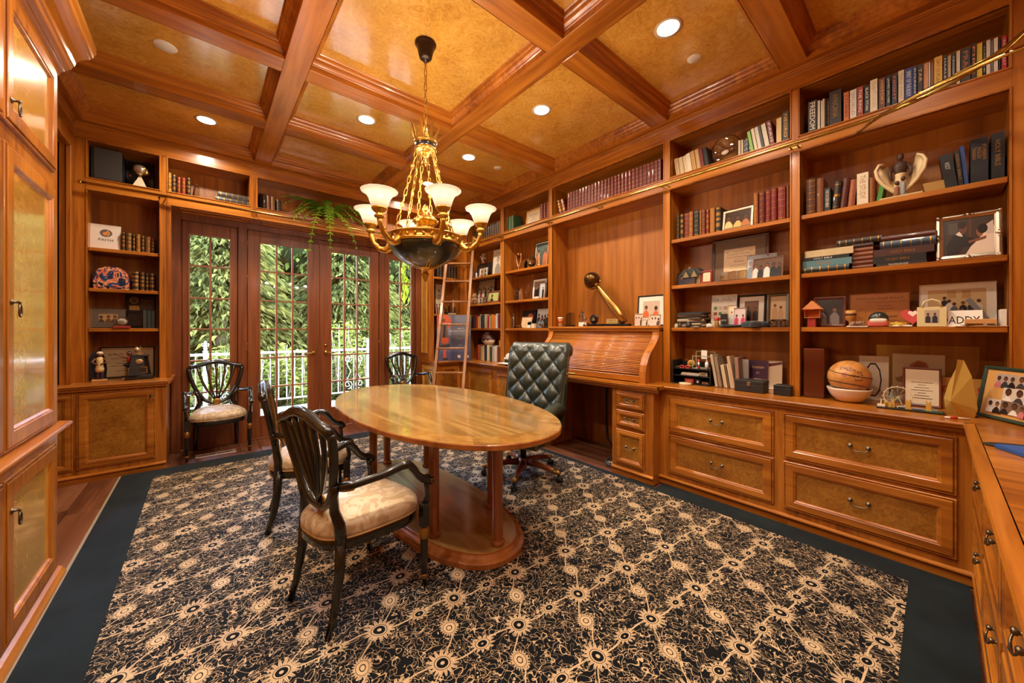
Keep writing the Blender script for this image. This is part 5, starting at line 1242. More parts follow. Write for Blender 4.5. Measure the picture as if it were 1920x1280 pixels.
row('B', 1.431, 5.42, [(268, 275, .19, (60, 62, 56)), (276, 282.5, .19, (38, 62, 46)), (283, 290, .185, (70, 66, 58))], 'beside the black plaque on the baseball shelf', 'journals on the baseball shelf', 'journal', d=.14)
row('B', Z1, 5.46, [(693 + 3.2 * i, 696 + 3.2 * i, .06 + .01 * i, c) for i, c in enumerate(((180, 60, 40), (60, 70, 50), (150, 110, 60), (70, 50, 40)))], 'of the tiny books right of the fern', 'tiny books right of the fern', 'small book', d=.08)
# ================================================================== pictures
SKIN = [(92, 58, 40), (110, 70, 48), (128, 84, 58), (84, 52, 36)]
class Print:
    """flat print: polygons in picture units (0..1 wide, 0..1 high) with colours, stacked in thin layers"""
    def __init__(s, w, h): s.w, s.h, s.p = w, h, []
    def poly(s, pts, c): s.p.append((pts, c)); return s
    def rect(s, x0, x1, y0, y1, c): return s.poly([(x0, y0), (x1, y0), (x1, y1), (x0, y1)], c)
    def disc(s, x, y, r, c, ry_=None, n=14):
        k = s.w / s.h; return s.poly([(x + r * cos(2 * pi * i / n), y + (ry_ or r * k) * sin(2 * pi * i / n)) for i in range(n)], c)
    def person(s, x, y, sz, cloth, skin, hair=(30, 22, 18), base=0.0):
        k = s.w / s.h; hw = sz * .62
        s.poly([(x - hw, base), (x + hw, base), (x + hw * .95, y - sz * k * 1.1), (x + hw * .5, y - sz * k * .62), (x + sz * .14, y - sz * k * .45), (x - sz * .14, y - sz * k * .45), (x - hw * .5, y - sz * k * .62), (x - hw * .95, y - sz * k * 1.1)], cloth)
        s.disc(x, y + sz * .05 * k, sz * .32, hair, sz * .40 * k); s.disc(x, y - sz * .04 * k, sz * .26, skin, sz * .34 * k)
        return s
    def text(s, t, x0, x1, y, hh, c): s.p.append(((t, x0, x1, y, hh), c)); return s
    def build(s, par, M, name='photograph', rough=.25):
        mb = MB(); cs = []; z = 0
        for pts, c in s.p:
            if c not in cs: cs.append(c)
            if isinstance(pts[0], str):
                t, x0, x1, y, hh = pts; put_text(mb, t, M @ T(x0 * s.w, y * s.h, z), (x1 - x0) * s.w, hh * s.h, cs.index(c), .0003)
            else:
                q = [(min(max(x, 0), 1) * s.w, min(max(y, 0), 1) * s.h, z) for x, y in pts]; mb.add(q, [tuple(range(len(q)))], cs.index(c), False, M)
            z += .00018
        return mb.build(name, [flat(c, rough) for c in cs], par)
def crowd(w, h, n, bgc, cloths, rnd=1, rows=1, floor=None):
    g = random.Random(rnd); p = Print(w, h).rect(0, 1, 0, 1, bgc)
    if floor: p.rect(0, 1, 0, .35, floor)
    for r_ in range(rows):
        for i in range(n):
            x = (i + .5 + g.uniform(-.15, .15) + .3 * (r_ % 2)) / n; p.person(x, .62 - .2 * r_ + g.uniform(-.05, .06), min(.85 / n, .3), g.choice(cloths), g.choice(SKIN))
    return p
def picture(label, loc, rz, w, h, fmat, fw, prt, tilt=.12, mat=None, matw=0, cat='picture frame', group=None, name='picture_frame', dep=.016, easel=True, glass=True):
    """stands at loc (middle of its foot), faces local -x, leans back by tilt; prt(w, h) -> Print"""
    t = thing(name, label, cat, M=T(loc[0], loc[1], loc[2] + dep * sin(abs(tilt)) + .0005) @ RZ(rz) @ RY(tilt), group=group)
    M = faceR(0, w / 2, 0)
    if fw:
        MB().rings(w, h, [(0, -dep), (0, 0), (fw * .15, .003), (fw * .4, .004), (fw * .75, .001), (fw, -.002), (fw, -.006)], M).build('frame', fmat, t)
    b = MB().box(fw * .5, w - fw * .5, fw * .5, h - fw * .5, -dep, -.006, 0, 0, M).build('backing', mat or PAPER, t)
    i = fw + matw
    if prt: prt(w - 2 * i, h - 2 * i).build(t, M @ T(i, i, -.0055))
    if easel and h > .09: MB().box(-.02, .02, 0, .003, 0, h * .7, 0, 0, T(dep, 0, 0) @ RY(.28 + 0 * tilt) @ RZ(pi / 2) if False else T(dep + .001, 0, h * .02) @ RY(-.0) @ RZ(pi / 2)).build('strut', BLKM, t)
    return t
def Rloc(p, X, z): return (X, ry(p, X), z)
def wR(p0, p1, X): return ry(p0, X) - ry(p1, X)
def picR(label, p0, p1, z, ytop, X, fmat, fw, prt, **kw):
    w = wR(p0, p1, X); h = atX((p0 + p1) / 2, ytop, X).z - z
    return picture(label, ((X, (ry(p0, X) + ry(p1, X)) / 2, z + .0012)), kw.pop('rz', 0), w, h, fmat, fw, prt, **kw)
def picB(label, p0, p1, z, ytop, Y, fmat, fw, prt, **kw):
    w = bx(p1, Y) - bx(p0, Y); h = atY((p0 + p1) / 2, ytop, Y).z - z
    return picture(label, ((bx(p0, Y) + bx(p1, Y)) / 2, Y, z + .0012), kw.pop('rz', pi / 2), w, h, fmat, fw, prt, **kw)
def doc(title='', lines=8, bgc=(226, 204, 166), ink=(70, 52, 40)):
    def f(w, h):
        p = Print(w, h).rect(0, 1, 0, 1, bgc)
        if title: p.text(title, .12, .88, .72, .10, ink)
        for i in range(lines): q = .06 + .1 * ((i * 5) % 3); p.rect(.12 + q, .88 - q, .62 - .52 * i / lines, .62 - .52 * i / lines + .014, ink)
        return p
    return f
WALNUT = flat((84, 48, 26), .35); BROWNF = flat((110, 54, 34), .4); ZD = 1.4535
# --- near right bay
def wedding(w, h):
    p = Print(w, h).rect(0, 1, 0, 1, (66, 52, 44)).rect(.52, .56, .3, 1, (96, 60, 36)).rect(.1, .3, .6, .9, (84, 74, 66))
    p.poly([(.08, 0), (.05, .25), (.2, .55), (.36, .62), (.46, .5), (.62, .42), (.7, .34), (.6, .22), (.4, .2), (.3, 0)], (44, 38, 38)).poly([(.25, .58), (.34, .66), (.40, .5), (.33, .52)], (226, 214, 200))
    p.disc(.4, .74, .085, (104, 66, 44), .17).disc(.38, .82, .09, (52, 36, 28), .1)
    p.poly([(.45, 0), (.55, .2), (.72, .4), (.78, .6), (.9, .72), (1, .7), (1, 0)], (226, 204, 184)).poly([(.8, .72), (.98, .86), (1, .5), (.86, .5)], (206, 186, 172))
    p.disc(.73, .58, .07, (142, 88, 60), .13).disc(.78, .66, .10, (40, 30, 28), .13).poly([(.5, .36), (.72, .42), (.86, .46), (.84, .38), (.7, .34), (.52, .3)], (128, 80, 54)); return p
wp_ = picR('ornate silver frame with a wedding photograph on the bible shelf', 1756, 1880, SH[1], 398, 3.53, SILVER, .028, wedding, tilt=.10)
orn = MB()
M = faceR(0, wR(1756, 1880, 3.53) / 2, 0); hh = atX(1818, 398, 3.53).z - SH[1]; ww = wR(1756, 1880, 3.53)
for u, v in ((0, 0), (ww, 0), (0, hh), (ww, hh), (ww / 2, 0), (ww / 2, hh), (0, hh / 2), (ww, hh / 2)):
    for du, dv, r_ in ((0, 0, .013), (.018, 0, .008), (-.018, 0, .008), (0, .018, .008), (0, -.018, .008)):
        uu, vv = u + du, v + dv
        if -.005 <= uu <= ww + .005 and -.002 <= vv <= hh + .006: orn.ball((min(max(uu, .008), ww - .008), min(max(vv, .008), hh - .008), .002), r_, 8, M=M)
orn.build('scroll_ornament', SILVER, wp_)['kind'] = 'stuff'
picR('brown wooden frame with a dim photograph behind the paper birdhouse', 1524, 1586, SH[2], 556, 3.60, BROWNF, .02, lambda w, h: crowd(w, h, 2, (44, 36, 36), [(214, 206, 196), (120, 110, 110)], 4), tilt=.14)
def award(w, h):
    p = Print(w, h).rect(0, 1, 0, 1, (160, 96, 44)); k = (92, 48, 20)
    p.text('McGhnney Angel Award', .12, .9, .80, .085, k).text('The Personal Community Caring', .28, .96, .71, .05, k).text('Project Fifty', .52, .72, .58, .05, k).text('Angel Award', .5, .76, .49, .055, k).text('To', .6, .64, .40, .04, k).text('Allan Houston', .42, .82, .26, .075, k).rect(.5, .84, .16, .168, k)
    for a in range(16): p.disc(.22 + .07 * cos(a * .39), .38 + .14 * sin(a * .39), .006, k)
    return p
picR('plain wooden award plaque engraved Angel Award', 1591, 1706, SH[2], 548, 3.62, flat((150, 86, 38), .35), .006, award, tilt=.12, name='award_plaque', cat='plaque')
def family(w, h):
    p = Print(w, h).rect(0, 1, 0, 1, (206, 178, 132)).rect(.35, .5, .72, .95, (188, 150, 100)).rect(.6, .75, .7, .95, (186, 148, 98))
    for x, y, c in ((.30, .72, (36, 32, 36)), (.38, .62, (220, 214, 204)), (.47, .52, (90, 96, 110)), (.62, .55, (30, 26, 28)), (.76, .58, (60, 60, 70)), (.88, .6, (210, 205, 196)), (.6, .34, (110, 112, 120))): p.person(x, y, .11, c, SKIN[int(x * 10) % 4])
    return p
picR('white-matted family portrait at the right of the lowest near shelf', 1723, 1870, SH[2], 530, 3.66, WHITE, .004, family, tilt=.12, mat=WHITE, matw=.035)
# collage in the corner
def collage(w, h):
    p = Print(w, h).rect(0, 1, 0, 1, (214, 160, 92)); g = random.Random(8)
    for x0, x1, y0, y1, n in ((.16, .50, .62, .93, 3), (.52, .94, .66, .93, 3), (.34, .70, .36, .64, 2), (.70, .96, .34, .66, 2), (.12, .36, .06, .36, 2), (.36, .66, .08, .36, 2), (.66, .96, .06, .34, 3)):
        p.rect(x0, x1, y0, y1, g.choice([(120, 96, 80), (180, 160, 146), (90, 66, 56), (206, 192, 180)]))
        for i in range(n):
            cx_ = x0 + (x1 - x0) * (i + .5) / n; p.person(cx_, y0 + (y1 - y0) * .66, (x1 - x0) * .9 / n, g.choice([(40, 36, 38), (60, 58, 64), (200, 120, 120), (226, 220, 210)]), g.choice(SKIN), base=y0)
    return p
A_, B_ = Vector((3.50, -.155, 0)), Vector((3.22, -.345, 0))
dd = (B_ - A_).normalized(); ang = math.atan2(dd.y, dd.x) + pi / 2
picture('dark green frame holding a photo collage, standing at the worktop corner', ((A_ + B_) / 2 + Vector((0.02, 0, ZC + .0012)))[:] if False else tuple((A_ + B_) / 2) [:2] + (ZC + .0015,), ang, .36, .30, flat((44, 62, 50), .4), .02, collage, tilt=.16)
# counter pictures
picR('unframed print of a numeral zero jersey behind the basketball', 1610, 1666, ZC, 668, 3.70, PAPER, 0, lambda w, h: Print(w, h).rect(0, 1, 0, 1, (196, 180, 158)).disc(.48, .46, .30, (36, 34, 44), .40, 10).disc(.48, .46, .25, (196, 180, 158), .36, 10), tilt=.05, name='print', cat='print')
def sneaker(w, h):
    p = Print(w, h).rect(0, 1, 0, 1, (226, 208, 180)); p.poly([(.12, .5), (.3, .62), (.36, .8), (.5, .88), (.66, .84), (.74, .68), (.9, .52), (.6, .55), (.35, .52)], (176, 74, 48)).poly([(.38, .74), (.5, .84), (.64, .8), (.6, .66), (.42, .64)], (146, 40, 36)).poly([(.05, .5), (.4, .58), (.9, .52), (.95, .44), (.1, .42)], (150, 110, 84)); return p
sk = picR('plastic-wrapped red sketch print standing behind the toy skyline', 1673, 1772, ZC, 665, 3.72, PAPER, 0, sneaker, tilt=.05, name='print', cat='print', mat=CREAM)
MB().box(-.012, -.0115, -.26, .2, .0, .40).build('plastic_sleeve', PLAST, sk)
picR('small brown-framed document standing in front of the red sketch', 1692, 1766, ZC, 690, 3.62, BROWNF, .012, doc('', 7, (224, 208, 178)), tilt=.10)
tag(MB().box(-.1, .1, -.002, .002, 0, .2, 0, 0, T(3.70, ry(1800, 3.7), ZC + .001) @ RZ(pi / 2)).build('greeting_card', flat((206, 150, 70), .6)), 'orange GO card behind the gold paper leaf', 'card')
go = MB(); put_text(go, 'GO!', faceR(3.694, ry(1800, 3.7) - .02 + .1, ZC + .10), .16, .05); o = go.build('lettering', flat((190, 60, 40), .6), bpy.data.objects['greeting_card'])
# --- diploma bay
picR('open-work silver frame with a party photograph between leather books', 1353, 1412, SH[0], 390, 3.55, SILVER, .022, lambda w, h: crowd(w, h, 3, (60, 40, 30), [(214, 170, 100), (222, 186, 120), (176, 110, 60)], 3), tilt=.14)
def diploma(w, h):
    p = Print(w, h).rect(0, 1, 0, 1, (222, 190, 146)); k = (96, 66, 40)
    for i, (t, a, b, s_) in enumerate((('In the name of', .34, .66, .04), ('University of the State', .14, .86, .07), ('Honors and Science Education', .1, .9, .06), ('has conferred upon', .36, .64, .04), ('Allan Houston', .34, .66, .08))): p.text(t, a, b, .82 - .11 * i, s_, k)
    for i in range(3): p.rect(.2, .8, .26 - .07 * i, .27 - .07 * i, k)
    return p.disc(.12, .84, .03, (206, 160, 80)).disc(.88, .84, .03, (206, 160, 80))
dp_ = picR('large dark-framed diploma with a brown mount', 1333, 1441, SH[1], 442, 3.68, WALNUT, .03, diploma, tilt=.08, mat=flat((118, 92, 66), .6), matw=.075)
picR('small photograph of a couple at the left end of the diploma shelf', 1269, 1304, SH[1], 511, 3.53, INK, .003, lambda w, h: crowd(w, h, 2, (40, 34, 50), [(30, 26, 30), (60, 40, 40)], 9), tilt=.12)
picR('small red block frame on the diploma shelf', 1314, 1334, SH[1], 508, 3.54, flat((150, 40, 30), .4), .014, doc('', 4), tilt=.1, dep=.03)
picR('loose group photograph leaning in front of the diploma', 1408, 1467, SH[1], 482, 3.58, PAPER, .002, lambda w, h: crowd(w, h, 5, (96, 70, 56), [(26, 26, 30), (40, 40, 46), (210, 206, 200)], 12, floor=(110, 180, 140)), tilt=.2, rz=-.1, name='photograph_print', cat='photograph')
picR('second loose photograph tucked behind the group photograph', 1400, 1455, SH[1], 474, 3.63, PAPER, .002, lambda w, h: crowd(w, h, 3, (150, 146, 150), [(40, 40, 46), (80, 70, 70)], 13), tilt=.25, rz=.15, name='photograph_print', cat='photograph')
def iona(w, h):
    p = Print(w, h).rect(0, 1, 0, 1, (224, 212, 192)).text('IONA UNIVERSITY', .02, .98, .80, .12, (30, 28, 30))
    for x in range(4):
        for y in range(3): p.rect(.1 + .2 * x, .24 + .2 * x, .2 + .17 * y, .3 + .17 * y, ((180, 150, 110), (150, 60, 50), (90, 130, 60), (200, 180, 150))[(x + y) % 4])
    return p
picR('white university leaflet standing behind the small boxes', 1332, 1379, SH[2], 552, 3.64, PAPER, 0, iona, tilt=.12, name='leaflet', cat='leaflet')
picR('dark frame with white mount and a photo of a couple, on the hat shelf', 1381, 1435, SH[2], 552, 3.66, INK, .016, lambda w, h: crowd(w, h, 2, (120, 80, 56), [(44, 36, 40), (60, 56, 66)], 5), tilt=.12, mat=PAPER, matw=.04)
picR('textured pewter frame with a faded couple photo at the right end of the hat shelf', 1436, 1480, SH[2], 549, 3.66, PEWTER, .028, lambda w, h: crowd(w, h, 2, (214, 184, 146), [(226, 206, 180), (200, 160, 120)], 6), tilt=.1)
picR('small glossy snapshot standing in front of the dark frame', 1373, 1397, SH[2], 577, 3.55, PAPER, .002, lambda w, h: crowd(w, h, 2, (200, 180, 176), [(190, 60, 90), (60, 60, 66)], 7), tilt=.12, rz=-.2, name='photograph_print', cat='photograph')
picR('narrow photo card of a woman beside the black carton', 1364, 1380, SH[2], 572, 3.57, PAPER, .001, lambda w, h: crowd(w, h, 1, (216, 196, 164), [(190, 190, 196)], 8), tilt=.1, name='photograph_print', cat='photograph')
def purple(w, h):
    return Print(w, h).rect(0, 1, 0, 1, (78, 56, 84)).rect(0, 1, 0, .35, (120, 84, 90)).text('Symposium', .2, .8, .68, .14, (230, 200, 150)).text('2022', .42, .58, .52, .07, (220, 200, 170)).text('welcome', .3, .7, .3, .07, (220, 200, 170))
picR('purple programme card behind the black latched box', 1401, 1439, ZC, 676, 3.66, PAPER, 0, purple, tilt=.08, name='programme_card', cat='card')
picR('tall white folder with a purple band beside the programme card', 1437, 1466, ZC, 677, 3.68, WHITE, .003, lambda w, h: Print(w, h).rect(0, 1, 0, 1, (224, 206, 178)).poly([(0, .78), (1, .9), (1, .98), (0, .9)], (96, 48, 66)), tilt=.1, name='folder', cat='folder')
# --- over the desk
picR('large black-framed photo of two players on the desk top', 1194, 1246, ZD, 553, 3.68, INK, .014, lambda w, h: crowd(w, h, 2, (206, 182, 160), [(220, 110, 60), (60, 56, 66)], 14), tilt=.08, mat=PAPER, matw=.05)
for i, (a, b, t_) in enumerate(((1191, 1204, 588), (1203, 1214, 594), (1217, 1237, 590))):
    picR(['small tilted photo card left in front of the big photo', 'small photo block in front of the big photo', 'small crystal photo block with four figures in front of the big photo'][i], a, b, ZD, t_, 3.50 + .01 * i, PAPER, .002, lambda w, h: crowd(w, h, 3, (222, 200, 180), [(210, 190, 180), (90, 70, 60)], 20), tilt=.12, rz=(.5, 0, -.1)[i], name='photo_block', cat='photograph')
# --- left of the desk
picR('cream framed certificate above the crystal awards', 985, 1012, ROWT[0], 391, 3.62, flat((214, 164, 96), .4), .03, doc('Certificate', 5), tilt=.12)
picR('basketball action photo in a thin black frame on the upper awards shelf', 1001, 1026, SH[0], 453, 3.62, INK, .006, lambda w, h: crowd(w, h, 2, (76, 92, 84), [(220, 190, 150), (190, 110, 70)], 21), tilt=.1, mat=PAPER, matw=.01)
picR('dark wooden frame with a team photo on the middle awards shelf', 996, 1024, SH[1], 521, 3.64, flat((66, 30, 22), .4), .014, lambda w, h: crowd(w, h, 6, (150, 120, 100), [(60, 40, 36), (40, 30, 30)], 22), tilt=.1, mat=PAPER, matw=.03)
picR('silver-framed standing photo in front of the team photo', 1010, 1021, SH[1], 530, 3.54, SILVER, .006, lambda w, h: crowd(w, h, 1, (190, 190, 190), [(40, 40, 46)], 23), tilt=.1)
picR('black frame with an orange helmet picture on the lower awards shelf', 978, 1003, SH[2], 582, 3.66, INK, .006, lambda w, h: Print(w, h).rect(0, 1, 0, 1, (40, 40, 46)).disc(.6, .6, .22, (196, 96, 50)).rect(0, 1, 0, .3, (24, 24, 28)), tilt=.1)
picR('cream invitation card standing on the lower awards shelf', 977, 994, SH[2], 594, 3.56, PAPER, .001, doc('', 4, (222, 184, 140)), tilt=.2, name='invitation_card', cat='card')
picR('silver frame with a black-and-white arena photo on the lower awards shelf', 1005, 1029, SH[2], 578, 3.62, INK, .004, lambda w, h: crowd(w, h, 4, (206, 206, 200), [(40, 40, 42), (120, 120, 120)], 24, rows=2), tilt=.1)
# --- corner bay
picR('framed pencil drawing at the right end of the upper corner shelf', 923, 941, SH[0], 467, 3.62, flat((212, 194, 166), .5), .004, lambda w, h: Print(w, h).rect(0, 1, 0, 1, (220, 206, 184)).text('MEN WHO', .3, .9, .86, .05, (60, 56, 50)).person(.5, .6, .5, (150, 140, 128), (176, 164, 148), (120, 110, 100)), tilt=.08)
picR('small framed photo of a car on the upper corner shelf', 898, 913, SH[0], 502, 3.54, SILVER, .004, lambda w, h: crowd(w, h, 2, (214, 200, 170), [(150, 90, 60), (90, 120, 90)], 26), tilt=.1)
picR('black cabinet photo frame behind the small car photo', 893, 921, SH[0], 494, 3.62, INK, .01, lambda w, h: Print(w, h).rect(0, 1, 0, 1, (40, 36, 34)), tilt=.1)
picR('black-framed team photo on the middle corner shelf', 894, 925, SH[1], 524, 3.64, INK, .008, lambda w, h: crowd(w, h, 7, (170, 150, 116), [(44, 40, 40), (200, 190, 170), (150, 60, 50)], 27, floor=(196, 150, 100)), tilt=.1)
picR('tilted brown frame with a small child photo on the middle corner shelf', 913, 933, SH[1], 545, 3.55, flat((110, 60, 40), .4), .028, lambda w, h: crowd(w, h, 1, (176, 180, 110), [(50, 44, 40)], 28), tilt=.2, rz=.15)
picR('small silver frame below the team photo on the middle corner shelf', 896, 910, SH[1], 557, 3.57, SILVER, .006, lambda w, h: crowd(w, h, 2, (190, 180, 160), [(80, 70, 64)], 29), tilt=.12)
picR('dark framed picture standing at the left of the row under the football', 886, 906, ZC, 635, 3.68, INK, .016, lambda w, h: Print(w, h).rect(0, 1, 0, 1, (60, 44, 40)), tilt=.06)
# --- behind the ladder
picB('certificate with a seal on the shelf behind the ladder', 818.5, 831, 1.675, 533, 5.58, PAPER, .002, lambda w, h: doc('', 5, (190, 170, 144))(w, h).disc(.5, .8, .14, (110, 60, 40)), tilt=.06)
picB('small team photo leaning low on the shelf behind the ladder', 818.5, 832, 1.675, 560, 5.46, PAPER, .002, lambda w, h: crowd(w, h, 3, (200, 184, 150), [(60, 80, 50), (150, 60, 50)], 31), tilt=.1)
# --- left bookcase
picB('grey mosaic frame with a small gold photo on the baseball shelf', 168, 236, 1.43, 578, 5.52, SILVER, .004, lambda w, h: crowd(w, h, 3, (196, 160, 110), [(120, 90, 60), (90, 70, 50)], 32), tilt=.12, mat=flat((120, 108, 92), .4, .5), matw=.055)
pq = picB('black award plaque with an oval medal and gold plates', 235, 291, 1.43, 553, 5.60, BLKM, .006, lambda w, h: Print(w, h).rect(0, 1, 0, 1, (34, 28, 26)).disc(.26, .84, .16, (150, 116, 70), .11).disc(.26, .84, .11, (90, 60, 40), .07).rect(.1, .46, .54, .68, (206, 160, 84)).rect(.5, .92, .56, .88, (84, 70, 64)).rect(.08, .56, .06, .42, (66, 52, 46)), tilt=.06, name='award_plaque', cat='plaque')
jc = picB('framed certificate in black-letter behind the two figurines', 186, 290, ZC, 650, 5.62, INK, .012, lambda w, h: doc('Jewish Congress', 6, (196, 166, 124), (70, 52, 40))(w, h), tilt=.05)
picB('black picture with a red mark behind the globe trophy', 236, 290, ROWT[0], 303, 5.62, INK, .012, lambda w, h: Print(w, h).rect(0, 1, 0, 1, (26, 20, 18)).disc(.1, .5, .05, (150, 30, 24)), tilt=.04)
fa = thing('sign_board', 'white FAITH board with an orange flame in a grey oval', 'sign', M=T((bx(163, 5.46) + bx(226, 5.46)) / 2, 5.46, 2.2285) @ RZ(pi / 2) @ RY(.10))
wf = bx(226, 5.46) - bx(163, 5.46); MB().box(0, .012, -wf / 2, wf / 2, 0, .255, 0, .001).build('board', flat((226, 212, 196), .6), fa)
pr = Print(wf, .255); pr.disc(.55, .66, .19, (96, 92, 92), .155, 28).poly([(.55, .54), (.44, .62), (.47, .68), (.56, .72), (.60, .80), (.66, .70), (.67, .62), (.62, .56)], (222, 140, 50)).poly([(.52, .55), (.58, .63), (.63, .74), (.60, .62), (.56, .55)], (96, 92, 92)).text('FAITH', .33, .77, .34, .09, (50, 48, 48))
pr.build(fa, faceR(-.0004, wf / 2, 0), 'flame_emblem', .5)
# poster in the far right corner
pc_ = FWD * 5.93 + RGT * ((850.5 - 960) * 5.93 / FPX); pw, ph = .56, .75
po = thing('event_poster', 'blue event poster board with a player in red, standing behind the ladder', 'poster', M=T(pc_.x, pc_.y, ZC + .001) @ RZ(pi / 2 - YAW) @ RY(.04))
MB().box(0, .008, -pw / 2, pw / 2, 0, ph).build('board', flat((92, 96, 124), .6), po)
pp = Print(pw, ph).rect(0, 1, 0, 1, (92, 96, 124)).rect(0, 1, .55, 1, (120, 122, 138)).rect(0, 1, 0, .2, (76, 78, 112)).disc(.18, .84, .24, (206, 84, 50), None, 24).rect(0, .16, .72, 1, (206, 84, 50))
pp.poly([(.06, .48), (.05, .78), (.16, .82), (.3, .8), (.35, .5)], (112, 84, 74)).poly([(.18, .5), (.2, .8), (.26, .8), (.26, .5)], (50, 42, 44)).disc(.2, .88, .05, (104, 66, 46)).poly([(.14, .38), (.14, .5), (.36, .5), (.34, .38)], (206, 84, 50)).poly([(.2, .06), (.19, .38), (.27, .38), (.28, .06)], (196, 76, 46)).poly([(.11, .24), (.12, .34), (.40, .36), (.38, .28)], (52, 48, 50)).poly([(.2, .02), (.2, .06), (.34, .04), (.34, .02)], (40, 36, 36))
pp.text('MEET', .60, .80, .685, .03, (232, 226, 220)).text('ALLAN HOUSTON', .38, .96, .63, .035, (232, 226, 220)).text('SPEAKER SERIES', .48, .86, .575, .028, (170, 172, 186)).text('JOIN US FOR THE EVENT', .42, .9, .525, .018, (226, 200, 180)).text('THE COMMUNITY CENTER', .46, .88, .495, .018, (226, 200, 180)).text('Saturday', .6, .78, .465, .018, (226, 200, 180)).text('Tickets', .62, .76, .33, .02, (232, 226, 220)).rect(.62, .7, .06, .12, (216, 196, 176)).rect(.86, .94, .06, .12, (216, 206, 196))
pp.build(po, faceR(-.0004, pw / 2, 0), 'poster_print', .5)
# ================================================================== trophies, figures and desk things
def at(name, label, cat, x, y, z, rz=0, group=None): return thing(name, label, cat, (x, y, z + .001), rz, group)
def R_(name, label, cat, p, X, z, rz=0, group=None): return at(name, label, cat, X, ry(p, X), z, rz, group)
def B_2(name, label, cat, p, Y, z, rz=0, group=None): return at(name, label, cat, bx(p, Y), Y, z, rz, group)
LT = MB
# arm-and-ball trophy on the desk top (local: viewer at -x, left = +y)
t = R_('arm_trophy', 'bronze trophy of a forearm holding up a ball, leaning left over the desk', 'trophy', 1140, 3.60, ZD)
yy = lambda p: ry(p, 3.60) - ry(1140, 3.60); zz = lambda p, y: atX(p, y, 3.60).z - ZD
MB().box(-.07, .07, yy(1178), yy(1100), 0, .028, 0, .003).build('black_base', BLACK, t)
GOLDB = flat((170, 124, 60), .28, .9); DKB = flat((96, 68, 34), .3, .9)
pa = [(1170, 604), (1163, 590), (1150, 573), (1140, 560), (1130, 548), (1124, 540), (1120, 536)]
MB().tube([(0, yy(p), max(zz(p, y), .02)) for p, y in pa], [.042, .052, .058, .050, .040, .032, .034], 12).build('forearm', GOLDB, t)
b = (0, yy(1110), zz(1110, 525)); R0 = .098
MB().ball(b, R0, 24).build('ball', DKB, t)
hm = MB(); w0 = Vector((0, yy(1120), zz(1120, 536)))
hm.tube([w0, w0.lerp(Vector(b), .35)], [.03, .034], 10)
for k, (dy, dx) in enumerate(((.9, -.25), (.75, .2), (.35, .75), (-.3, .95), (-.9, .2))):
    dirs = [Vector((dx * f, dy * f * .9, -1 + f * .95)).normalized() * (R0 + .008) + Vector(b) for f in (.1, .45, .8, 1.1)]
    hm.tube([w0] + dirs, [.016, .015, .012, .011, .008], 8)
hm.build('hand', GOLDB, t)
tag(MB().box(-.004, .004, -.075, .075, 0, .085, 0, .001).build('name_plate', flat((206, 172, 100), .3, .7), None, T(3.55, ry(1147, 3.55), ZD + .001) @ RY(.15)), 'gold engraved name plate standing before the arm trophy', 'plate')
nb = MB(); M = T(3.55, ry(1147, 3.55), ZD + .001) @ RY(.15) @ faceR(-.0045, .065, 0); put_text(nb, 'Allan H', M @ T(.02, .06, 0), .09, .016); put_text(nb, 'with appreciation', M @ T(.012, .035, 0), .105, .01); nb.build('engraving', INK, bpy.data.objects['name_plate'])
def crystal_block(label, p, X, z, w, d, h, top='slant', base=.02, name='crystal_award', basem=None, group=None):
    t = R_(name, label, 'award', p, X, z, 0, group)
    if base: MB().box(-d * .6, d * .6, -w * .6, w * .6, 0, base, 0, .002).build('base', basem or BLACK, t)
    b = MB()
    if top == 'slant': b.prism([(-w / 2, base), (w / 2, base), (w / 2, h), (w * .1, h * 1.02), (-w / 2, h * .86)], -d / 2, d / 2, faceR(0, 0, 0))
    elif top == 'spire': b.lathe([(w * .5, base), (w * .36, h * .6), (w * .22, h * .78), (w * .1, h * .8)], 6).ball((0, 0, h * .9), w * .34, 10)
    elif top == 'disc': b.lathe([(0, -d / 2), (w / 2, -d / 2), (w / 2 * 1.04, 0), (w / 2, d / 2), (0, d / 2)], 24, T(0, 0, base + w / 2) @ RY(pi / 2), smooth=False)
    elif top == 'diamond': b.lathe([(.006, base), (w * .5, base + (h - base) * .5), (.004, h)], 4, S(.5, 1, 1), smooth=False)
    elif top == 'obelisk': b.lathe([(w * .6, base), (w * .28, h)], 4, RZ(pi / 4) @ S(.6, 1, 1), smooth=False)
    elif top == 'flame':
        for s, hh in ((1, h), (-1, h * .7)): b.tube([(0, 0, base), (0, s * w * .45, base + hh * .3), (0, s * w * .12, base + hh * .6), (0, s * w * .3, hh * .82), (0, s * w * .05, hh)], [w * .12, w * .3, w * .2, w * .1, .002], 8)
    b.build('crystal', CRYS, t); return t
tc_ = R_('paper_cup', 'white-lidded takeaway cup with an orange label on the desk top', 'cup', 1051, 3.55, ZD)
MB().lathe([(.026, 0), (.033, .10), (.033, .104)], 18).build('cup', flat((206, 196, 184), .4), tc_); MB().lathe([(.0302, .045), (.0332, .095)], 18).build('label_band', flat((198, 100, 50), .5), tc_); MB().lathe([(.036, .10), (.037, .108), (.034, .112), (.034, .12), (0, .122)], 18).build('lid', WHITE, tc_)
crystal_block('clear crystal block award on a black base left of the flame award', 1069, 3.56, ZD, .10, .05, .175)
crystal_block('clear twisting flame-shaped crystal award on a white base', 1093, 3.56, ZD, .08, .04, .22, 'flame', .05, basem=WHITE)
t = R_('octagon_award', 'dark octagonal plaque award on a small stand', 'award', 1114, 3.56, ZD)
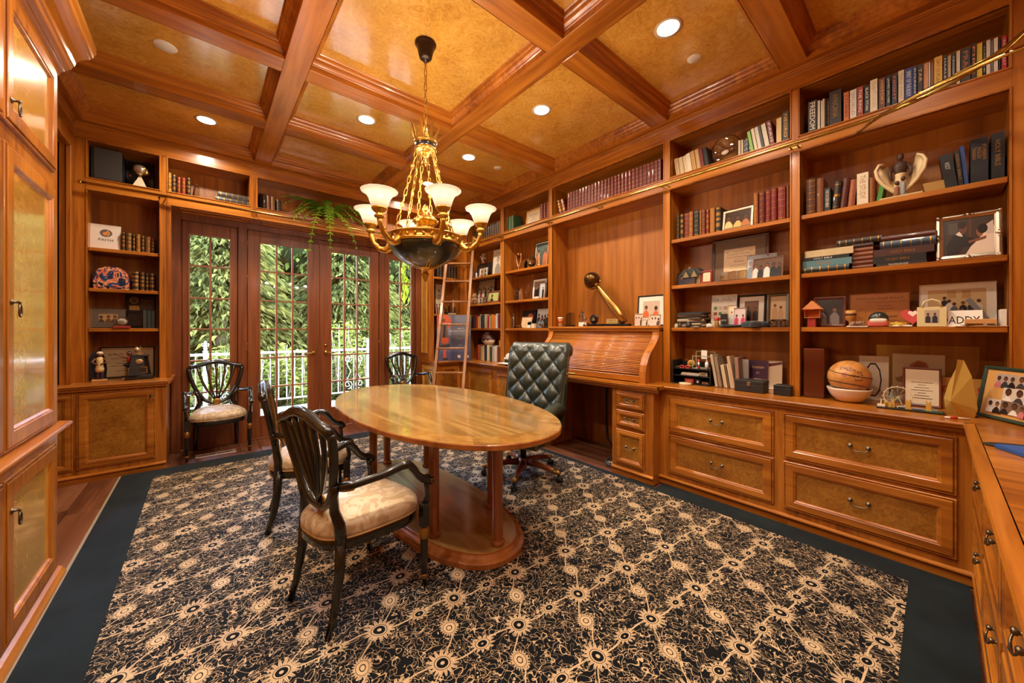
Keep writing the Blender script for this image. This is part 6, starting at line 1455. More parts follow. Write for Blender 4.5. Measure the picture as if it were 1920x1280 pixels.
MB().lathe([(0, -.012), (.055, -.012), (.062, -.006), (.062, .006), (.055, .012), (0, .012)], 8, T(0, 0, .085) @ RY(pi / 2) @ RZ(pi / 8), smooth=False).build('plaque', flat((44, 26, 20), .25, 0, .4), t); MB().lathe([(0, 0), (.042, 0), (.044, .001)], 8, T(-.0125, 0, .085) @ RY(-pi / 2) @ RZ(pi / 8)).build('black_face', BLACK, t)
nb = MB(); put_text(nb, 'THE\nJACKSON\nAWARD', faceR(-.0142, .026, .068), .052, .034); nb.build('lettering', flat((206, 190, 160), .5), t); MB().lathe([(.026, 0), (.026, .008), (.008, .014), (.008, .03)], 12).build('stand', BLACK, t)
t = R_('desk_clock', 'small wooden desk clock with a white face by the octagon award', 'clock', 1100, 3.53, ZD); MB().box(-.02, .02, -.02, .02, 0, .045, 0, .003).build('case', BROWNF, t); MB().lathe([(0, 0), (.013, 0), (.013, .002)], 14, T(-.0205, 0, .026) @ RY(-pi / 2)).build('dial', WHITE, t)
# awards shelves
t = R_('hands_trophy', 'bronze trophy of two raised hands holding a ball on the upper awards shelf', 'trophy', 973, 3.55, SH[0])
for s in (-1, 1):
    MB().tube([(0, -s * .015, .0), (0, s * .012, .05), (0, s * .045, .13), (0, s * .052, .19), (0, s * .05, .225), (0, s * .035, .25)], [.020, .016, .014, .012, .013, .008], 8).build('arm', flat((176, 120, 78), .35, .7), t)
MB().ball((0, 0, .225), .04, 16).build('ball', flat((120, 70, 36), .3, .8), t)
MB().lathe([(.05, 0), (.048, .012), (.02, .02)], 14).build('foot', BRONZE, t)
crystal_block('round etched crystal disc on the upper awards shelf', 997, 3.54, SH[0], .15, .03, .16, 'disc', .012)
crystal_block('small crystal block beside the etched disc', 986, 3.52, SH[0], .035, .03, .11, 'slant', .01)
t = R_('figure_trophy', 'slim gold figure trophy in front of the action photo', 'trophy', 1011, 3.53, SH[0]); MB().lathe([(.022, 0), (.022, .02), (.008, .03), (.014, .09), (.018, .13), (.010, .15), (.012, .17), (0, .19)], 12).tube([(0, .012, .135), (0, .035, .17), (0, .03, .21)], .006, 6).build('figure', flat((196, 150, 100), .35, .6), t)
crystal_block('round crystal medallion on a clear stem, middle awards shelf', 970, 3.54, SH[1], .10, .025, .2, 'disc', .09, basem=CRYS)
crystal_block('diamond-shaped green-tinted crystal on the middle awards shelf', 990, 3.54, SH[1], .12, .06, .22, 'diamond', .006)
t = R_('slanted_award', 'slanting bronze and white award by the crystal medallion', 'award', 978, 3.56, SH[1]); MB().prism([(-.03, 0), (.03, 0), (.0, .17), (-.03, .16)], -.012, .012, faceR(0, 0, 0)).build('slab', flat((150, 90, 50), .4), t); MB().prism([(-.045, 0), (-.03, 0), (-.02, .13), (-.04, .14)], -.01, .01, faceR(-.004, 0, 0)).build('white_slab', WHITE, t)
crystal_block('tall crystal spire with a ball top on the lower awards shelf', 963, 3.54, SH[2], .075, .05, .22, 'spire', .01, basem=CRYS)
t = R_('small_bowl', 'small dark metal bowl on the lower awards shelf', 'bowl', 974, 3.52, SH[2]); MB().lathe([(.02, 0), (.016, .008), (.034, .025), (.038, .04), (.034, .038), (.03, .024), (0, .012)], 16).build('bowl', flat((110, 70, 50), .3, .6), t)
crystal_block('small arched crystal block on the lower awards shelf', 993, 3.51, SH[2], .05, .03, .09, 'slant', .045, basem=WHITE)
t = R_('glass_dish', 'cut-glass dish in front of the arena photo', 'dish', 1018, 3.52, SH[2]); MB().lathe([(.02, 0), (.018, .01), (.05, .035), (.055, .055), (.05, .052), (.04, .03), (0, .02)], 14, smooth=False).build('dish', CRYS, t)
t = R_('gift_box', 'small cream box on the lower awards shelf', 'box', 1001, 3.51, SH[2]); MB().box(-.02, .02, -.03, .03, 0, .05, 0, .002).build('box', CREAM, t); MB().box(-.022, .022, -.032, .032, .05, .062, 0, .002).build('lid', CREAM, t)
# printer
t = R_('printer', 'white compact printer with an open black paper tray on the worktop', 'printer', 972, 3.50, ZC)
pad(MB(), -.14, .16, -.19, .19, 0.0, .17, .02).box(-.13, .15, -.185, .185, .0, .10, 0, .01).build('housing', flat((222, 212, 198), .4), t); MB().box(-.145, -.12, -.15, .15, .02, .075, 0, .003).build('paper_slot', INK, t); MB().box(-.27, -.13, -.12, .12, .015, .025, 0, .002).build('output_tray', BLKM, t); MB().box(-.29, -.15, -.10, .16, .0265, .028).build('paper_sheet', PAPER, t); MB().lathe([(0, 0), (.03, 0), (.028, .003)], 12, T(-.141, 0, .12) @ RY(-pi / 2)).build('emblem', PAPER, t)
# corner bay figures
t = R_('toy_bear', 'small brown bear figure with ball on the middle corner shelf', 'figurine', 890, 3.53, SH[1]); FUR = felt('toy_fur', (150, 104, 64), (186, 142, 96), 60)
MB().ball((0, 0, .06), .055, 12, sz=1.05).ball((0, 0, .14), .04, 12).ball((0, .03, .175), .014, 8).ball((0, -.03, .175), .014, 8).ball((-.03, .045, .03), .026, 10).ball((-.03, -.045, .03), .026, 10).tube([(-.02, .045, .09), (-.05, .05, .06)], .016, 8).tube([(-.02, -.045, .09), (-.05, -.05, .06)], .016, 8).build('bear', FUR, t)
MB().ball((-.035, 0, .135), .014, 8).build('muzzle', flat((214, 180, 140), .8), t)
t = R_('bouquet_ornament', 'ornate dried-flower ornament standing on the black frame', 'ornament', 906, 3.66, atX(906, 494, 3.66).z); MB().lathe([(.02, 0), (.03, .02), (.02, .05), (.026, .06)], 10).build('vase', flat((150, 100, 80), .4), t)
fb_ = MB(); gg = random.Random(5)
for k in range(26): a = gg.uniform(0, 6.28); rr = gg.uniform(.0, .07); fb_.ball((rr * cos(a) * .5, rr * sin(a), .07 + gg.uniform(0, .09)), gg.uniform(.010, .018), 6)
fb_.build('flowers', flat((206, 178, 150), .7), t)
for p, h, c, l in ((889, .12, (50, 44, 44), 'slim dark statuette at the left of the upper corner shelf'), (893.5, .09, (216, 206, 196), 'small white hand figurine on the upper corner shelf')):
    t = R_('statuette', l, 'figurine', p, 3.52, SH[0]); MB().lathe([(.022, 0), (.02, .012), (.01, .02), (.015, h * .4), (.018, h * .65), (.008, h * .78), (.014, h * .88), (0, h)], 10).build('figure', flat(c, .4), t)
# football lying on the books
t = R_('football', 'brown and white leather football resting on the row of books', 'ball', 916, 3.57, ZC + .262)
fprof = [(.105 * (1 - (abs(i - 8) / 8) ** 2) ** .75, (i - 8) / 8 * .155) for i in range(17)]; FM = T(0, 0, .085) @ RX(1.15) @ RZ(.4)
FM = T(0, 0, .088) @ RX(pi / 2 + .25)
fo = MB(); fo.lathe(fprof, 24, FM, 0)
for i, f in enumerate(fo.f):
    cz = sum(fo.v[k][2] for k in f) / len(f); cy = sum(fo.v[k][0] for k in f) / len(f); fo.m[i] = 1 if cz < .085 + .2 * (cy + .0) else 0
fo.build('leather', [flat((80, 42, 30), .5), flat((222, 200, 176), .5)], t)
lb_ = MB()
for k in range(7): lb_.box(-.012, .012, -.003, .003, -.002, .004, 0, 0, T(-.03, -.045 + .015 * k, .190) @ RY(-.3))
lb_.box(-.002, .002, -.055, .055, -.001, .003, 0, 0, T(-.03, 0, .19) @ RY(-.3)); lb_.build('laces', WHITE, t)
# shelf behind the ladder
for p, h, l in ((842, .16, 'bronze figure trophy behind the ladder rungs'), (850, .24, 'slim hand-shaped statuette behind the ladder'), (836, .1, 'small crystal award behind the ladder')):
    t = B_2('trophy_figure', l, 'trophy', p, 5.47, 1.675); MB().box(-.03, .03, -.025, .025, 0, .03, 0, .003).build('base', BLACK, t); MB().lathe([(.02, .03), (.012, .05), (.022, .03 + h * .4), (.014, .03 + h * .62), (.02, .03 + h * .75), (0, .03 + h)], 10).build('figure', BRONZE if h < .2 else flat((196, 150, 110), .4), t)
t = B_2('ball_box', 'white acrylic display box on the shelf behind the ladder', 'box', 847, 5.43, 1.675); MB().box(-.06, .06, -.04, .04, 0, .02, 0, .002).build('base', flat((190, 170, 150), .5), t); MB().box(-.055, .055, -.035, .035, .02, .13).build('cover', PLAST, t)
# glass plate, near right top shelf of diploma bay
t = R_('glass_plate', 'large round clear glass award plate standing on the top shelf', 'award', 1361, 3.60, ROWT[0]); MB().lathe([(0, -.006), (.12, -.006), (.128, 0), (.12, .006), (0, .006)], 36, T(0, 0, .128) @ RY(pi / 2 - .1) @ S(1.06, 1, 1)).build('plate', CRYS, t); MB().lathe([(0, 0), (.03, 0), (.03, .001)], 16, T(-.02, 0, .11) @ RY(-pi / 2 + .1) @ S(.7, 1, 1)).build('etched_emblem', flat((226, 206, 180), .5), t); MB().box(-.03, .03, -.05, .05, 0, .014, 0, .002).build('stand', CRYS, t)
# winged angel
t = R_('angel_figurine', 'winged guardian angel figure embracing two children, cream wings', 'figurine', 1688, 3.57, SH[0]); t.scale = (.8, .74, .93)
WING = flat((226, 200, 152), .5); DSK = flat((70, 44, 32), .5); CRB = flat((196, 168, 116), .6)
MB().box(-.075, .075, -.14, .13, 0, .018, 0, .006).build('plinth', CRB, t)
for s in (-1, 1):
    Pn = [(.03, .0, .03), (.02, s * .05, .07), (.01, s * .105, .12), (0, s * .145, .18), (0, s * .155, .235), (.01, s * .135, .275), (.02, s * .10, .295 if s < 0 else .275)]
    Qn = [(.05, .0, .05), (.055, s * .02, .10), (.055, s * .04, .15), (.05, s * .06, .20), (.045, s * .075, .24), (.035, s * .085, .265), (.025, s * .09, .29 if s < 0 else .27)]
    n = len(Pn); vs = [Vector(p) + Vector((-.045, 0, 0)) for p in Pn] + [Vector(p) for p in Qn]; vs2 = [v + Vector((.012, 0, -.004)) for v in vs]
    f1 = [(i, i + 1, n + i + 1, n + i) for i in range(n - 1)]
    MB().add(vs + vs2, f1 + [tuple(2 * n + k for k in q[::-1]) for q in f1] + [(i, 2 * n + i, 2 * n + i + 1, i + 1) for i in range(n - 1)] + [(n + i, n + i + 1, 3 * n + i + 1, 3 * n + i) for i in range(n - 1)], 0, True).tube([v + Vector((.004, 0, 0)) for v in vs[:n]], [.010, .014, .014, .014, .013, .011, .008], 8).build('wing', WING, t)
MB().lathe([(.03, .018), (.045, .03), (.04, .10), (.034, .17), (.036, .185)], 14).build('robe', flat((222, 198, 150), .6), t)
MB().lathe([(.034, .18), (.04, .20), (.05, .235), (.044, .262), (.016, .272), (.014, .285)], 14, S(.7, 1, 1)).tube([(0, .045, .25), (-.01, .066, .20), (-.03, .055, .15)], [.016, .013, .010], 8).tube([(0, -.045, .25), (-.01, -.068, .20), (-.03, -.06, .16)], [.016, .013, .010], 8).ball((0, 0, .305), .024, 12, sz=1.2).build('torso', DSK, t)
MB().ball((.004, 0, .318), .022, 10, sz=.8).build('hair', flat((30, 24, 22), .7), t)
for y, h, c in ((.018, .10, (140, 90, 60)), (-.02, .125, (150, 150, 150))):
    MB().lathe([(.018, .018), (.02, .03), (.016, h * .6), (.018, h * .75), (.008, h * .9)], 10, T(-.05, y, 0)).build('child_body', flat(c, .6), t); MB().ball((-.05, y, h + .012), .016, 10).build('child_head', DSK, t)
# lowest near shelf oddments
t = R_('paper_birdhouse', 'folded orange paper birdhouse at the left of the lowest near shelf', 'paper craft', 1524, 3.53, SH[2]); PO = flat((206, 120, 66), .7)
MB().box(-.03, .03, -.045, .045, .07, .075).box(.028, .03, -.045, .045, .075, .14).box(-.03, .03, .043, .045, .075, .14).box(-.03, .03, -.045, -.043, .075, .14).build('walls', PO, t); MB().prism([(-.06, .135), (.06, .135), (0, .20)], -.04, .04, faceR(0, 0, 0)).build('roof', flat((216, 136, 80), .7), t); MB().box(-.02, .02, -.02, .03, .0, .07, 0, .002).build('post', flat((160, 40, 30), .6), t)
t = R_('wooden_goblet', 'small turned wooden goblet with dark carving before the plaque', 'cup', 1595, 3.55, SH[2]); MB().lathe([(.024, 0), (.022, .008), (.008, .015), (.008, .035), (.028, .055), (.031, .09), (.028, .12), (.024, .118), (.02, .06), (0, .05)], 18).build('bowl', flat((190, 132, 62), .5), t); MB().lathe([(.0312, .082), (.0316, .09), (.0308, .098)], 18).build('carved_ring', flat((80, 48, 24), .6), t)
t = R_('shell_cluster', 'small shell and stone cluster on a white card', 'ornament', 1606, 3.51, SH[2]); MB().box(-.03, .03, -.06, .05, 0, .006).build('card', WHITE, t); fb_ = MB()
for k in range(14): fb_.ball((gg.uniform(-.02, .02), gg.uniform(-.04, .03), .014 + gg.uniform(0, .018)), gg.uniform(.008, .014), 6)
fb_.build('shells', flat((150, 116, 90), .7), t)
t = R_('clay_ornament', 'child-made pink and white clay ornament in front of the plaque', 'ornament', 1646, 3.51, SH[2]); pad(MB(), -.025, .025, -.05, .05, 0, .05, .02).build('clay', flat((206, 96, 84), .5), t); pad(MB(), -.027, .020, -.045, .04, .028, .058, .02).build('icing', flat((232, 214, 196), .6), t); MB().lathe([(0, 0), (.05, 0), (.05, .006), (0, .007)], 18, T(.04, 0, .055) @ RY(-pi / 2)).build('dark_mirror', flat((44, 48, 40), .2), t)
t = R_('starfish_ornament', 'yellow starfish ornament on a white card', 'ornament', 1688, 3.51, SH[2]); MB().box(-.03, .03, -.055, .05, 0, .012, 0, .003).build('card', WHITE, t); MB().prism([((.05 if i % 2 == 0 else .02) * cos(i * pi / 5), (.05 if i % 2 == 0 else .02) * sin(i * pi / 5)) for i in range(10)], 0, .012, T(0, .02, .014) @ RY(-.2)).build('star', flat((214, 176, 60), .6), t)
t = R_('heart_card', 'red heart-shaped card with a small white heart', 'card', 1711, 3.55, SH[2]); HT = [(.055 * (16 * sin(a) ** 3) / 16, .062 + .058 * (13 * cos(a) - 5 * cos(2 * a) - 2 * cos(3 * a) - cos(4 * a)) / 16) for a in [2 * pi * i / 28 for i in range(28)]]
MB().prism(HT, 0, .003, RY(.12) @ faceR(0, 0, .01)).build('heart', flat((190, 60, 56), .6), t); MB().prism([(x * .38, y * .38 + .055) for x, y in HT], .0031, .0036, RY(.12) @ faceR(0, 0, .01)).build('white_heart', flat((232, 208, 196), .6), t)
t = R_('gift_bag', 'cream paper gift bag with a window photo and handle', 'bag', 1747, 3.53, SH[2]); BAGC = flat((222, 206, 154), .7)
MB().box(-.03, .03, -.062, .062, 0, .125, 0, .002).build('bag', BAGC, t); MB().tube([(-.03, .04, .125), (-.03, .03, .16), (-.03, 0, .172), (-.03, -.03, .16), (-.03, -.04, .125)], .006, 6).build('handle', BAGC, t); crowd(.06, .08, 2, (190, 170, 150), [(60, 60, 70), (210, 190, 160)], 40).build(t, faceR(-.0312, .03, .025))
t = R_('folded_card', 'white folded card lettered DADDY', 'card', 1800, 3.56, SH[2]); MB().prism([(-.05, 0), (.05, 0), (0, .10)], -.085, .085, frame((0, 0, 0), (1, 0, 0), (0, 0, 1), (0, 1, 0))).build('card', PAPER, t); nb = MB(); put_text(nb, 'DADDY', T(-.0505, 0, 0) @ RY(.463) @ faceR(-.0005, .075, .02), .15, .05); nb.build('lettering', INK, t)
t = R_('paper_sheets', 'loose tan paper sheets and an envelope at the right end of the lowest near shelf', 'papers', 1838, 3.53, SH[2])
for k, (a, b, c) in enumerate(((.10, .16, (196, 146, 84)), (.06, .10, (214, 170, 110)), (.04, .13, (120, 84, 56)))): MB().box(-a * .5, a * .5, -b * .6, b * .6, .004 * k, .004 * k + .003, 0, 0, RZ(.3 * k)).build('sheet', flat(c, .7), t)
MB().box(-.03, .03, -.06, .06, .016, .045, 0, .003).build('envelope', flat((206, 150, 90), .7), t)
t = R_('glasses_case', 'grey slanting metal ruler propped on the lowest near shelf', 'ruler', 1862, 3.60, SH[2]); MB().box(-.006, .006, -.012, .012, 0, .19, 0, .001, RX(-.5) @ T(0, 0, .006)).build('ruler', flat((140, 150, 158), .3, .7), t)
t = R_('white_box', 'narrow white box at the right end of the lowest near shelf', 'box', 1880, 3.57, SH[2]); MB().box(-.05, .05, -.012, .012, 0, .10, 0, .002).build('box', WHITE, t)
# ---------------- worktop under the near right bay
t = R_('binder', 'red binder wrapped in clear film standing at the left of the worktop', 'binder', 1529, 3.56, ZC); hb = atX(1529, 654, 3.5).z - ZC; wb_ = wR(1510, 1548, 3.5)
MB().box(-.06, .18, -wb_ / 2, wb_ / 2, 0, hb, 0, .004).build('cover', flat((150, 24, 22), .45), t); MB().box(-.0625, .1825, -wb_ / 2 - .0025, wb_ / 2 + .0025, 0, hb + .003).build('clear_film', PLAST, t)
t = R_('ball_stand', 'white ceramic bowl shaped stand carrying the basketball', 'stand', 1592, 3.50, ZC)
MB().lathe([(.055, 0), (.075, .012), (.105, .05), (.118, .085), (.122, .098), (.112, .096), (.10, .07), (.07, .03), (0, .02)], 32).build('bowl', flat((226, 206, 184), .35, 0, .3), t)
t = R_('basketball', 'wood-coloured basketball with black seams and lettering, sitting in a white bowl', 'ball', 1592, 3.50, ZC + .055)
RB_ = .118; bc = Vector((0, 0, RB_))
BALLW = wood('ball_wood', 0, (170, 106, 48), (200, 136, 70), (216, 156, 90), rough=.4, coat=.2, fine=20, long=5)
MB().ball(tuple(bc), RB_, 32).build('ball', BALLW, t)
se = MB()
vdir = Vector((-3.5, -ry(1592, 3.5), 0)).normalized(); hd = Vector((-vdir.y, vdir.x, 0)) * -1
def sph(u, v):  # u: right, v: up (radians) as seen from the camera
    p = vdir * (cos(u) * cos(v)) + hd * (sin(u) * cos(v)) * -1 + Vector((0, 0, sin(v))); return bc + p * (RB_ + .0008)
def seam(f): se.tube([sph(*f(i / 40)) for i in range(41)], .0022, 5)
seam(lambda k: (-1.6 + 3.2 * k, .42 - .42 * (k - .1) * 1.2)); seam(lambda k: (-1.6 + 3.2 * k, -.18 + .5 * sin(pi * k) * .25 - .5 * k)); seam(lambda k: (-1.5 + 3 * k, -.62 - .15 * k)); se.build('seams', INK, t)
nb = MB(); vs, fs, q = text('SPALDING'); nb.add([sph((x - .5) * 1.15 + .05, .66 - .35 * (x - .3) ** 2 * 1.5 + (y / q - .5) * .22 - .12 * x) for x, y, _ in vs], fs); nb.build('lettering', INK, t)
nb = MB(); nb.add([sph(-.22 + .12 * cos(a), .22 + .11 * sin(a)) for a in [2 * pi * i / 16 for i in range(16)]], [tuple(range(16))]); nb.build('round_emblem', flat((176, 100, 90), .5), t)
nb = MB(); nb.tube([sph(.12 + .05 * k, .16 + .08 * sin(k * 2.3)) for k in range(9)], .0016, 4).tube([sph(.25 + .05 * k, -.05 + .06 * cos(k * 2.7)) for k in range(8)], .0016, 4); nb.build('signature', INK, t)
# toy brick skyline
t = R_('toy_skyline', 'toy brick skyline with a big wheel, clock tower and twin-towered bridge', 'model', 1705, 3.40, ZC, .05)
TA_ = flat((206, 162, 74), .4); TW = flat((226, 212, 180), .4); Wd = wR(1640, 1768, 3.40)
MB().box(-.04, .04, -Wd / 2, Wd / 2, 0, .008, 0, .001).build('base_plate', BLKM, t); MB().box(-.036, .03, -Wd / 2 + .01, -Wd / 2 + .09, .008, .012, 0, .001).build('green_bricks', flat((50, 80, 50), .4), t)
py = lambda p: ry(p, 3.40) - ry(1705, 3.40)
wheel = MB(); cy, cz, r_ = py(1683), .080, .062
wheel.tube([(0, cy + r_ * cos(a), cz + r_ * sin(a)) for a in [2 * pi * i / 32 for i in range(32)]], .0028, 5, closed=True)
for i in range(16): a = 2 * pi * i / 16; wheel.box(-.003, .003, -.003, .003, -.003, .003, 0, 0, T(0, cy + (r_ + .005) * cos(a), cz + (r_ + .005) * sin(a)))
for i in range(12): a = 2 * pi * i / 12; wheel.tube([(0, cy, cz), (0, cy + r_ * cos(a), cz + r_ * sin(a))], .0006, 4)
wheel.tube([(-.012, cy + .03, .008), (0, cy, cz), (-.012, cy - .03, .008)], .0022, 5); wheel.build('big_wheel', TW, t)
for p, w, h, sp in ((1674, .018, .055, .085), (1666, .03, .03, .034), (1662, .02, .036, .04)):
    y = py(p); MB().box(-.01, .01, y - w / 2, y + w / 2, .008, .008 + h, 0, .001).build('tower', TA_, t)
    if sp > .06: MB().lathe([(.011, .008 + h), (.011, .012 + h), (.007, .018 + h), (.001, .008 + sp)], 4, T(0, y, 0) @ RZ(pi / 4), smooth=False).build('spire', flat((120, 110, 90), .4), t); MB().lathe([(0, 0), (.006, 0)], 12, T(-.0104, y, h - .006) @ RY(-pi / 2)).build('clock_face', WHITE, t)
for p in (1703, 1741):
    y = py(p); MB().box(-.012, .012, y - .011, y + .011, .008, .06, 0, .001).box(-.014, .014, y - .013, y + .013, .008, .016).build('bridge_tower', TA_, t)
    for a in (-1, 1):
        for b_ in (-1, 1): MB().lathe([(.003, .06), (.0005, .074)], 5, T(a * .009, y + b_ * .008, 0)).build('pinnacle', TA_, t)
MB().box(-.008, .008, py(1741), py(1703), .046, .050).box(-.010, .010, py(1758), py(1690), .016, .019).build('bridge_deck', flat((150, 176, 200), .4), t)
for p, q in ((1703, 1688), (1741, 1760)): MB().tube([(0, py(p), .046), (0, (py(p) + py(q)) / 2, .026), (0, py(q), .012)], .0022, 5).build('bridge_cable', flat((120, 160, 200), .4), t)
MB().box(-.02, .02, py(1660), py(1645), .008, .022, 0, .001).box(-.004, .004, py(1652) - .003, py(1652) + .003, .022, .055).build('square_column', TW, t)
MB().lathe([(.014, .008), (.016, .03), (.013, .07), (.006, .10), (.001, .12)], 10, T(.03, py(1672), 0)).build('round_tower', flat((110, 120, 116), .3), t)
# gold paper leaf
t = R_('paper_leaf', 'folded gold paper leaf standing upright on the worktop', 'paper craft', 1795, 3.40, ZC, -.5); GP = flat((190, 150, 66), .5)
hl = atX(1795, 676, 3.36).z - ZC
Lf = [(.0, 0), (.055, .0), (.068, .05), (.062, .11), (.045, hl * .72), (.012, hl), (0, hl + .004), (-.02, hl * .86), (-.055, hl * .55), (-.075, .09), (-.068, .03), (-.05, 0)]
b = MB(); ctr = (.0, .09)
vs = [Vector((-.055, -(ctr[0]), ctr[1]))] + [Vector((.0 if i in (0, 6) else .03, -x, z)) for i, (x, z) in enumerate(Lf)]; n = len(Lf)
vs += [Vector((.075, -ctr[0], ctr[1]))]
b.add(vs, [(0, 1 + (i + 1) % n, 1 + i) for i in range(n)] + [(n + 1, 1 + i, 1 + (i + 1) % n) for i in range(n)]); b.build('leaf', GP, t)
t = at('scissors_pen', 'red-capped pen lying before the gold leaf', 'pen', 3.28, ry(1795, 3.28), ZC, .4); MB().tube([(0, -.05, .006), (0, .05, .006)], .005, 8).build('barrel', WHITE, t); MB().tube([(0, -.0, .0065), (0, .03, .0065)], .0062, 8).build('cap', flat((190, 30, 24), .4), t)
# near-wall worktop, right edge of the picture
t = at('white_dish', 'white pedestal dish at the right edge on the worktop', 'dish', 2.86, -.36, ZC); MB().lathe([(.03, 0), (.03, .006), (.010, .012), (.010, .04), (.05, .052), (.08, .066), (.078, .069), (.045, .058), (0, .052)], 28).build('dish', WHITE, t)
t = at('blue_booklet', 'blue booklet with white stripes lying at the right edge on the worktop', 'booklet', 2.60, -.285, ZC, 0.5); MB().box(-.07, .07, -.10, .10, 0, .018, 0, .002).build('cover', flat((36, 84, 156), .4), t); MB().box(-.065, .071, -.098, .098, .004, .014).build('pages', PAPER, t); MB().box(-.071, .071, -.03, .0, .0185, .0195).build('white_stripe', WHITE, t)
t = at('grey_tray', 'dark grey oval tray under the blue booklet edge', 'tray', 2.68, -.24, ZC, .3); MB().lathe([(0, 0), (.10, 0), (.11, .006), (.105, .007), (0, .003)], 28, S(.5, 1, 1)).build('tray', DKG, t)
# ---------------- diploma bay small things
t = R_('model_house', 'small model cottage with dark gables on the diploma shelf', 'model', 1300, 3.60, SH[1]); HC_ = flat((146, 120, 78), .6); RFm = flat((50, 46, 38), .6)
MB().box(-.05, .05, -.085, .085, 0, .10, 0, .002).build('walls', HC_, t); MB().prism([(-.11, .095), (.11, .095), (.09, .12), (.06, .155), (-.06, .155), (-.09, .12)], -.06, .06, faceR(0, 0, 0)).build('roof', RFm, t)
for y in (.04, -.035): MB().prism([(-.04, .07), (.04, .07), (0, .15)], 0, .07, faceR(0, y, 0)).build('gable', RFm, t); MB().prism([(-.028, .07), (.028, .07), (0, .13)], .0, .0715, faceR(0, y, 0)).build('gable_wall', HC_, t)
MB().box(-.012, .012, .02, .044, .15, .175).build('chimney', HC_, t)
for i, (p, w) in enumerate(((1358, .05), (1374, .05), (1390, .05))): crystal_block('small clear crystal block, %s of three before the diploma' % ORD[i], p, 3.52, SH[1], .065, .03, .08, 'slant', .006, basem=CRYS, group='crystal blocks before the diploma')
t = R_('paper_pile', 'untidy pile of dark magazines and papers at the left of the hat shelf', 'papers', 1300, 3.60, SH[2]); zc = 0
for k in range(11):
    c = [(70, 58, 50), (150, 132, 108), (196, 176, 146), (60, 52, 48), (120, 104, 84), (206, 188, 160), (90, 76, 62), (46, 42, 40), (150, 130, 104), (54, 48, 44), (34, 32, 32)][k]
    MB().box(-.09, .09, -.12, .11, zc, zc + .013, 0, .002, T(gg.uniform(-.015, .015), gg.uniform(-.02, .02), 0) @ RZ(gg.uniform(-.25, .25))).build('paper_stack', flat(c, .6), t); zc += .0132
t = R_('spray_bottle', 'small bottle with a red cap in front of the leaflet', 'bottle', 1344, 3.53, SH[2]); MB().lathe([(.018, 0), (.019, .004), (.019, .055), (.015, .062)], 14).build('bottle', flat((150, 110, 60), .35), t); MB().lathe([(.016, .062), (.017, .066), (.017, .09), (0, .092)], 14).build('cap', flat((176, 34, 28), .4), t)
t = R_('perfume_carton', 'tall black carton with white lettering on the hat shelf', 'box', 1358, 3.54, SH[2], .15); MB().box(-.02, .02, -.026, .026, 0, .12, 0, .001).build('carton', BLKM, t); nb = MB(); put_text(nb, 'OTTU', faceR(-.0204, .02, .055), .04, .014); nb.build('lettering', WT, t)
for i, (p, X, c, r_) in enumerate(((1405, 3.54, (56, 62, 70), .06), (1425, 3.58, (34, 34, 38), .075), (1418, 3.50, (44, 40, 40), .045))):
    t = R_('cloth_hat', ['blue-grey folded cap at the front of the hat shelf', 'large dark folded cap on the hat shelf', 'small round dark pouch before the caps'][i], 'cap', p, X, SH[2]); MB().lathe([(r_ * .9, 0), (r_, .012), (r_ * .95, .035), (r_ * .7, .052), (0, .058)], 20, S(.7, 1.15, .9)).build('crown', felt('cap_cloth_%d' % i, tuple(v * .8 for v in c), c, 40), t); MB().lathe([(0, .003), (r_ * .8, .003), (r_ * .8, .008), (0, .012)], 18, T(-r_ * .55, 0, 0) @ S(.6, 1, 1)).build('brim', flat(c, .8), t)
for i, p in enumerate((1449, 1470)):
    t = R_('crystal_ball', 'cut crystal ball %s of the pewter frame' % ('left before' if i == 0 else 'right before'), 'ornament', p, 3.52, SH[2]); MB().lathe([(.016, 0), (.016, .004), (.01, .006)], 12).build('foot', CRYS, t); MB().lathe([(.012, .006), (.026, .018), (.031, .034), (.026, .05), (.012, .062), (0, .064)], 9, smooth=False).build('ball', CRYS, t)
t = R_('jewel_box', 'small brown leather box between the crystal balls', 'box', 1460, 3.56, SH[2]); MB().box(-.03, .03, -.045, .045, 0, .05, 0, .004).build('box', flat((86, 58, 42), .5), t); MB().box(-.031, .031, -.046, .046, .05, .066, 0, .004).build('lid', flat((78, 52, 38), .5), t)
for i, (p, X, w, h, c, l) in enumerate(((1268, 3.50, .03, .035, (190, 176, 150), 'tiny glass jar at the left end of the hat shelf'), (1275, 3.50, .03, .04, (60, 52, 46), 'tiny dark jar beside the glass jar'), (1291, 3.50, .05, .045, (40, 38, 38), 'black camera-like gadget before the paper pile'), (1306, 3.49, .055, .012, (150, 132, 110), 'flat metal tin before the paper pile'), (1331, 3.50, .06, .035, (200, 190, 174), 'clear calling-card box before the leaflet'), (1352, 3.49, .03, .03, (80, 70, 60), 'small brass binocular piece on the hat shelf'))):
    t = R_('desk_trinket', l, 'trinket', p, X, SH[2]); MB().lathe([(w * .45, 0), (w * .5, h * .15), (w * .48, h * .8), (w * .3, h)], 12, S(.8, 1.1, 1)).build('body', flat(c, .35), t); MB().lathe([(w * .3, h), (w * .34, h * 1.05), (w * .25, h * 1.25)], 12).build('cap', PEWTER, t)
t = R_('eyeglass_case', 'flat black spectacles case at the front of the hat shelf', 'case', 1372, 3.50, SH[2], .2); pad(MB(), -.025, .025, -.07, .07, 0, .025, .01).build('case', BLKM, t)
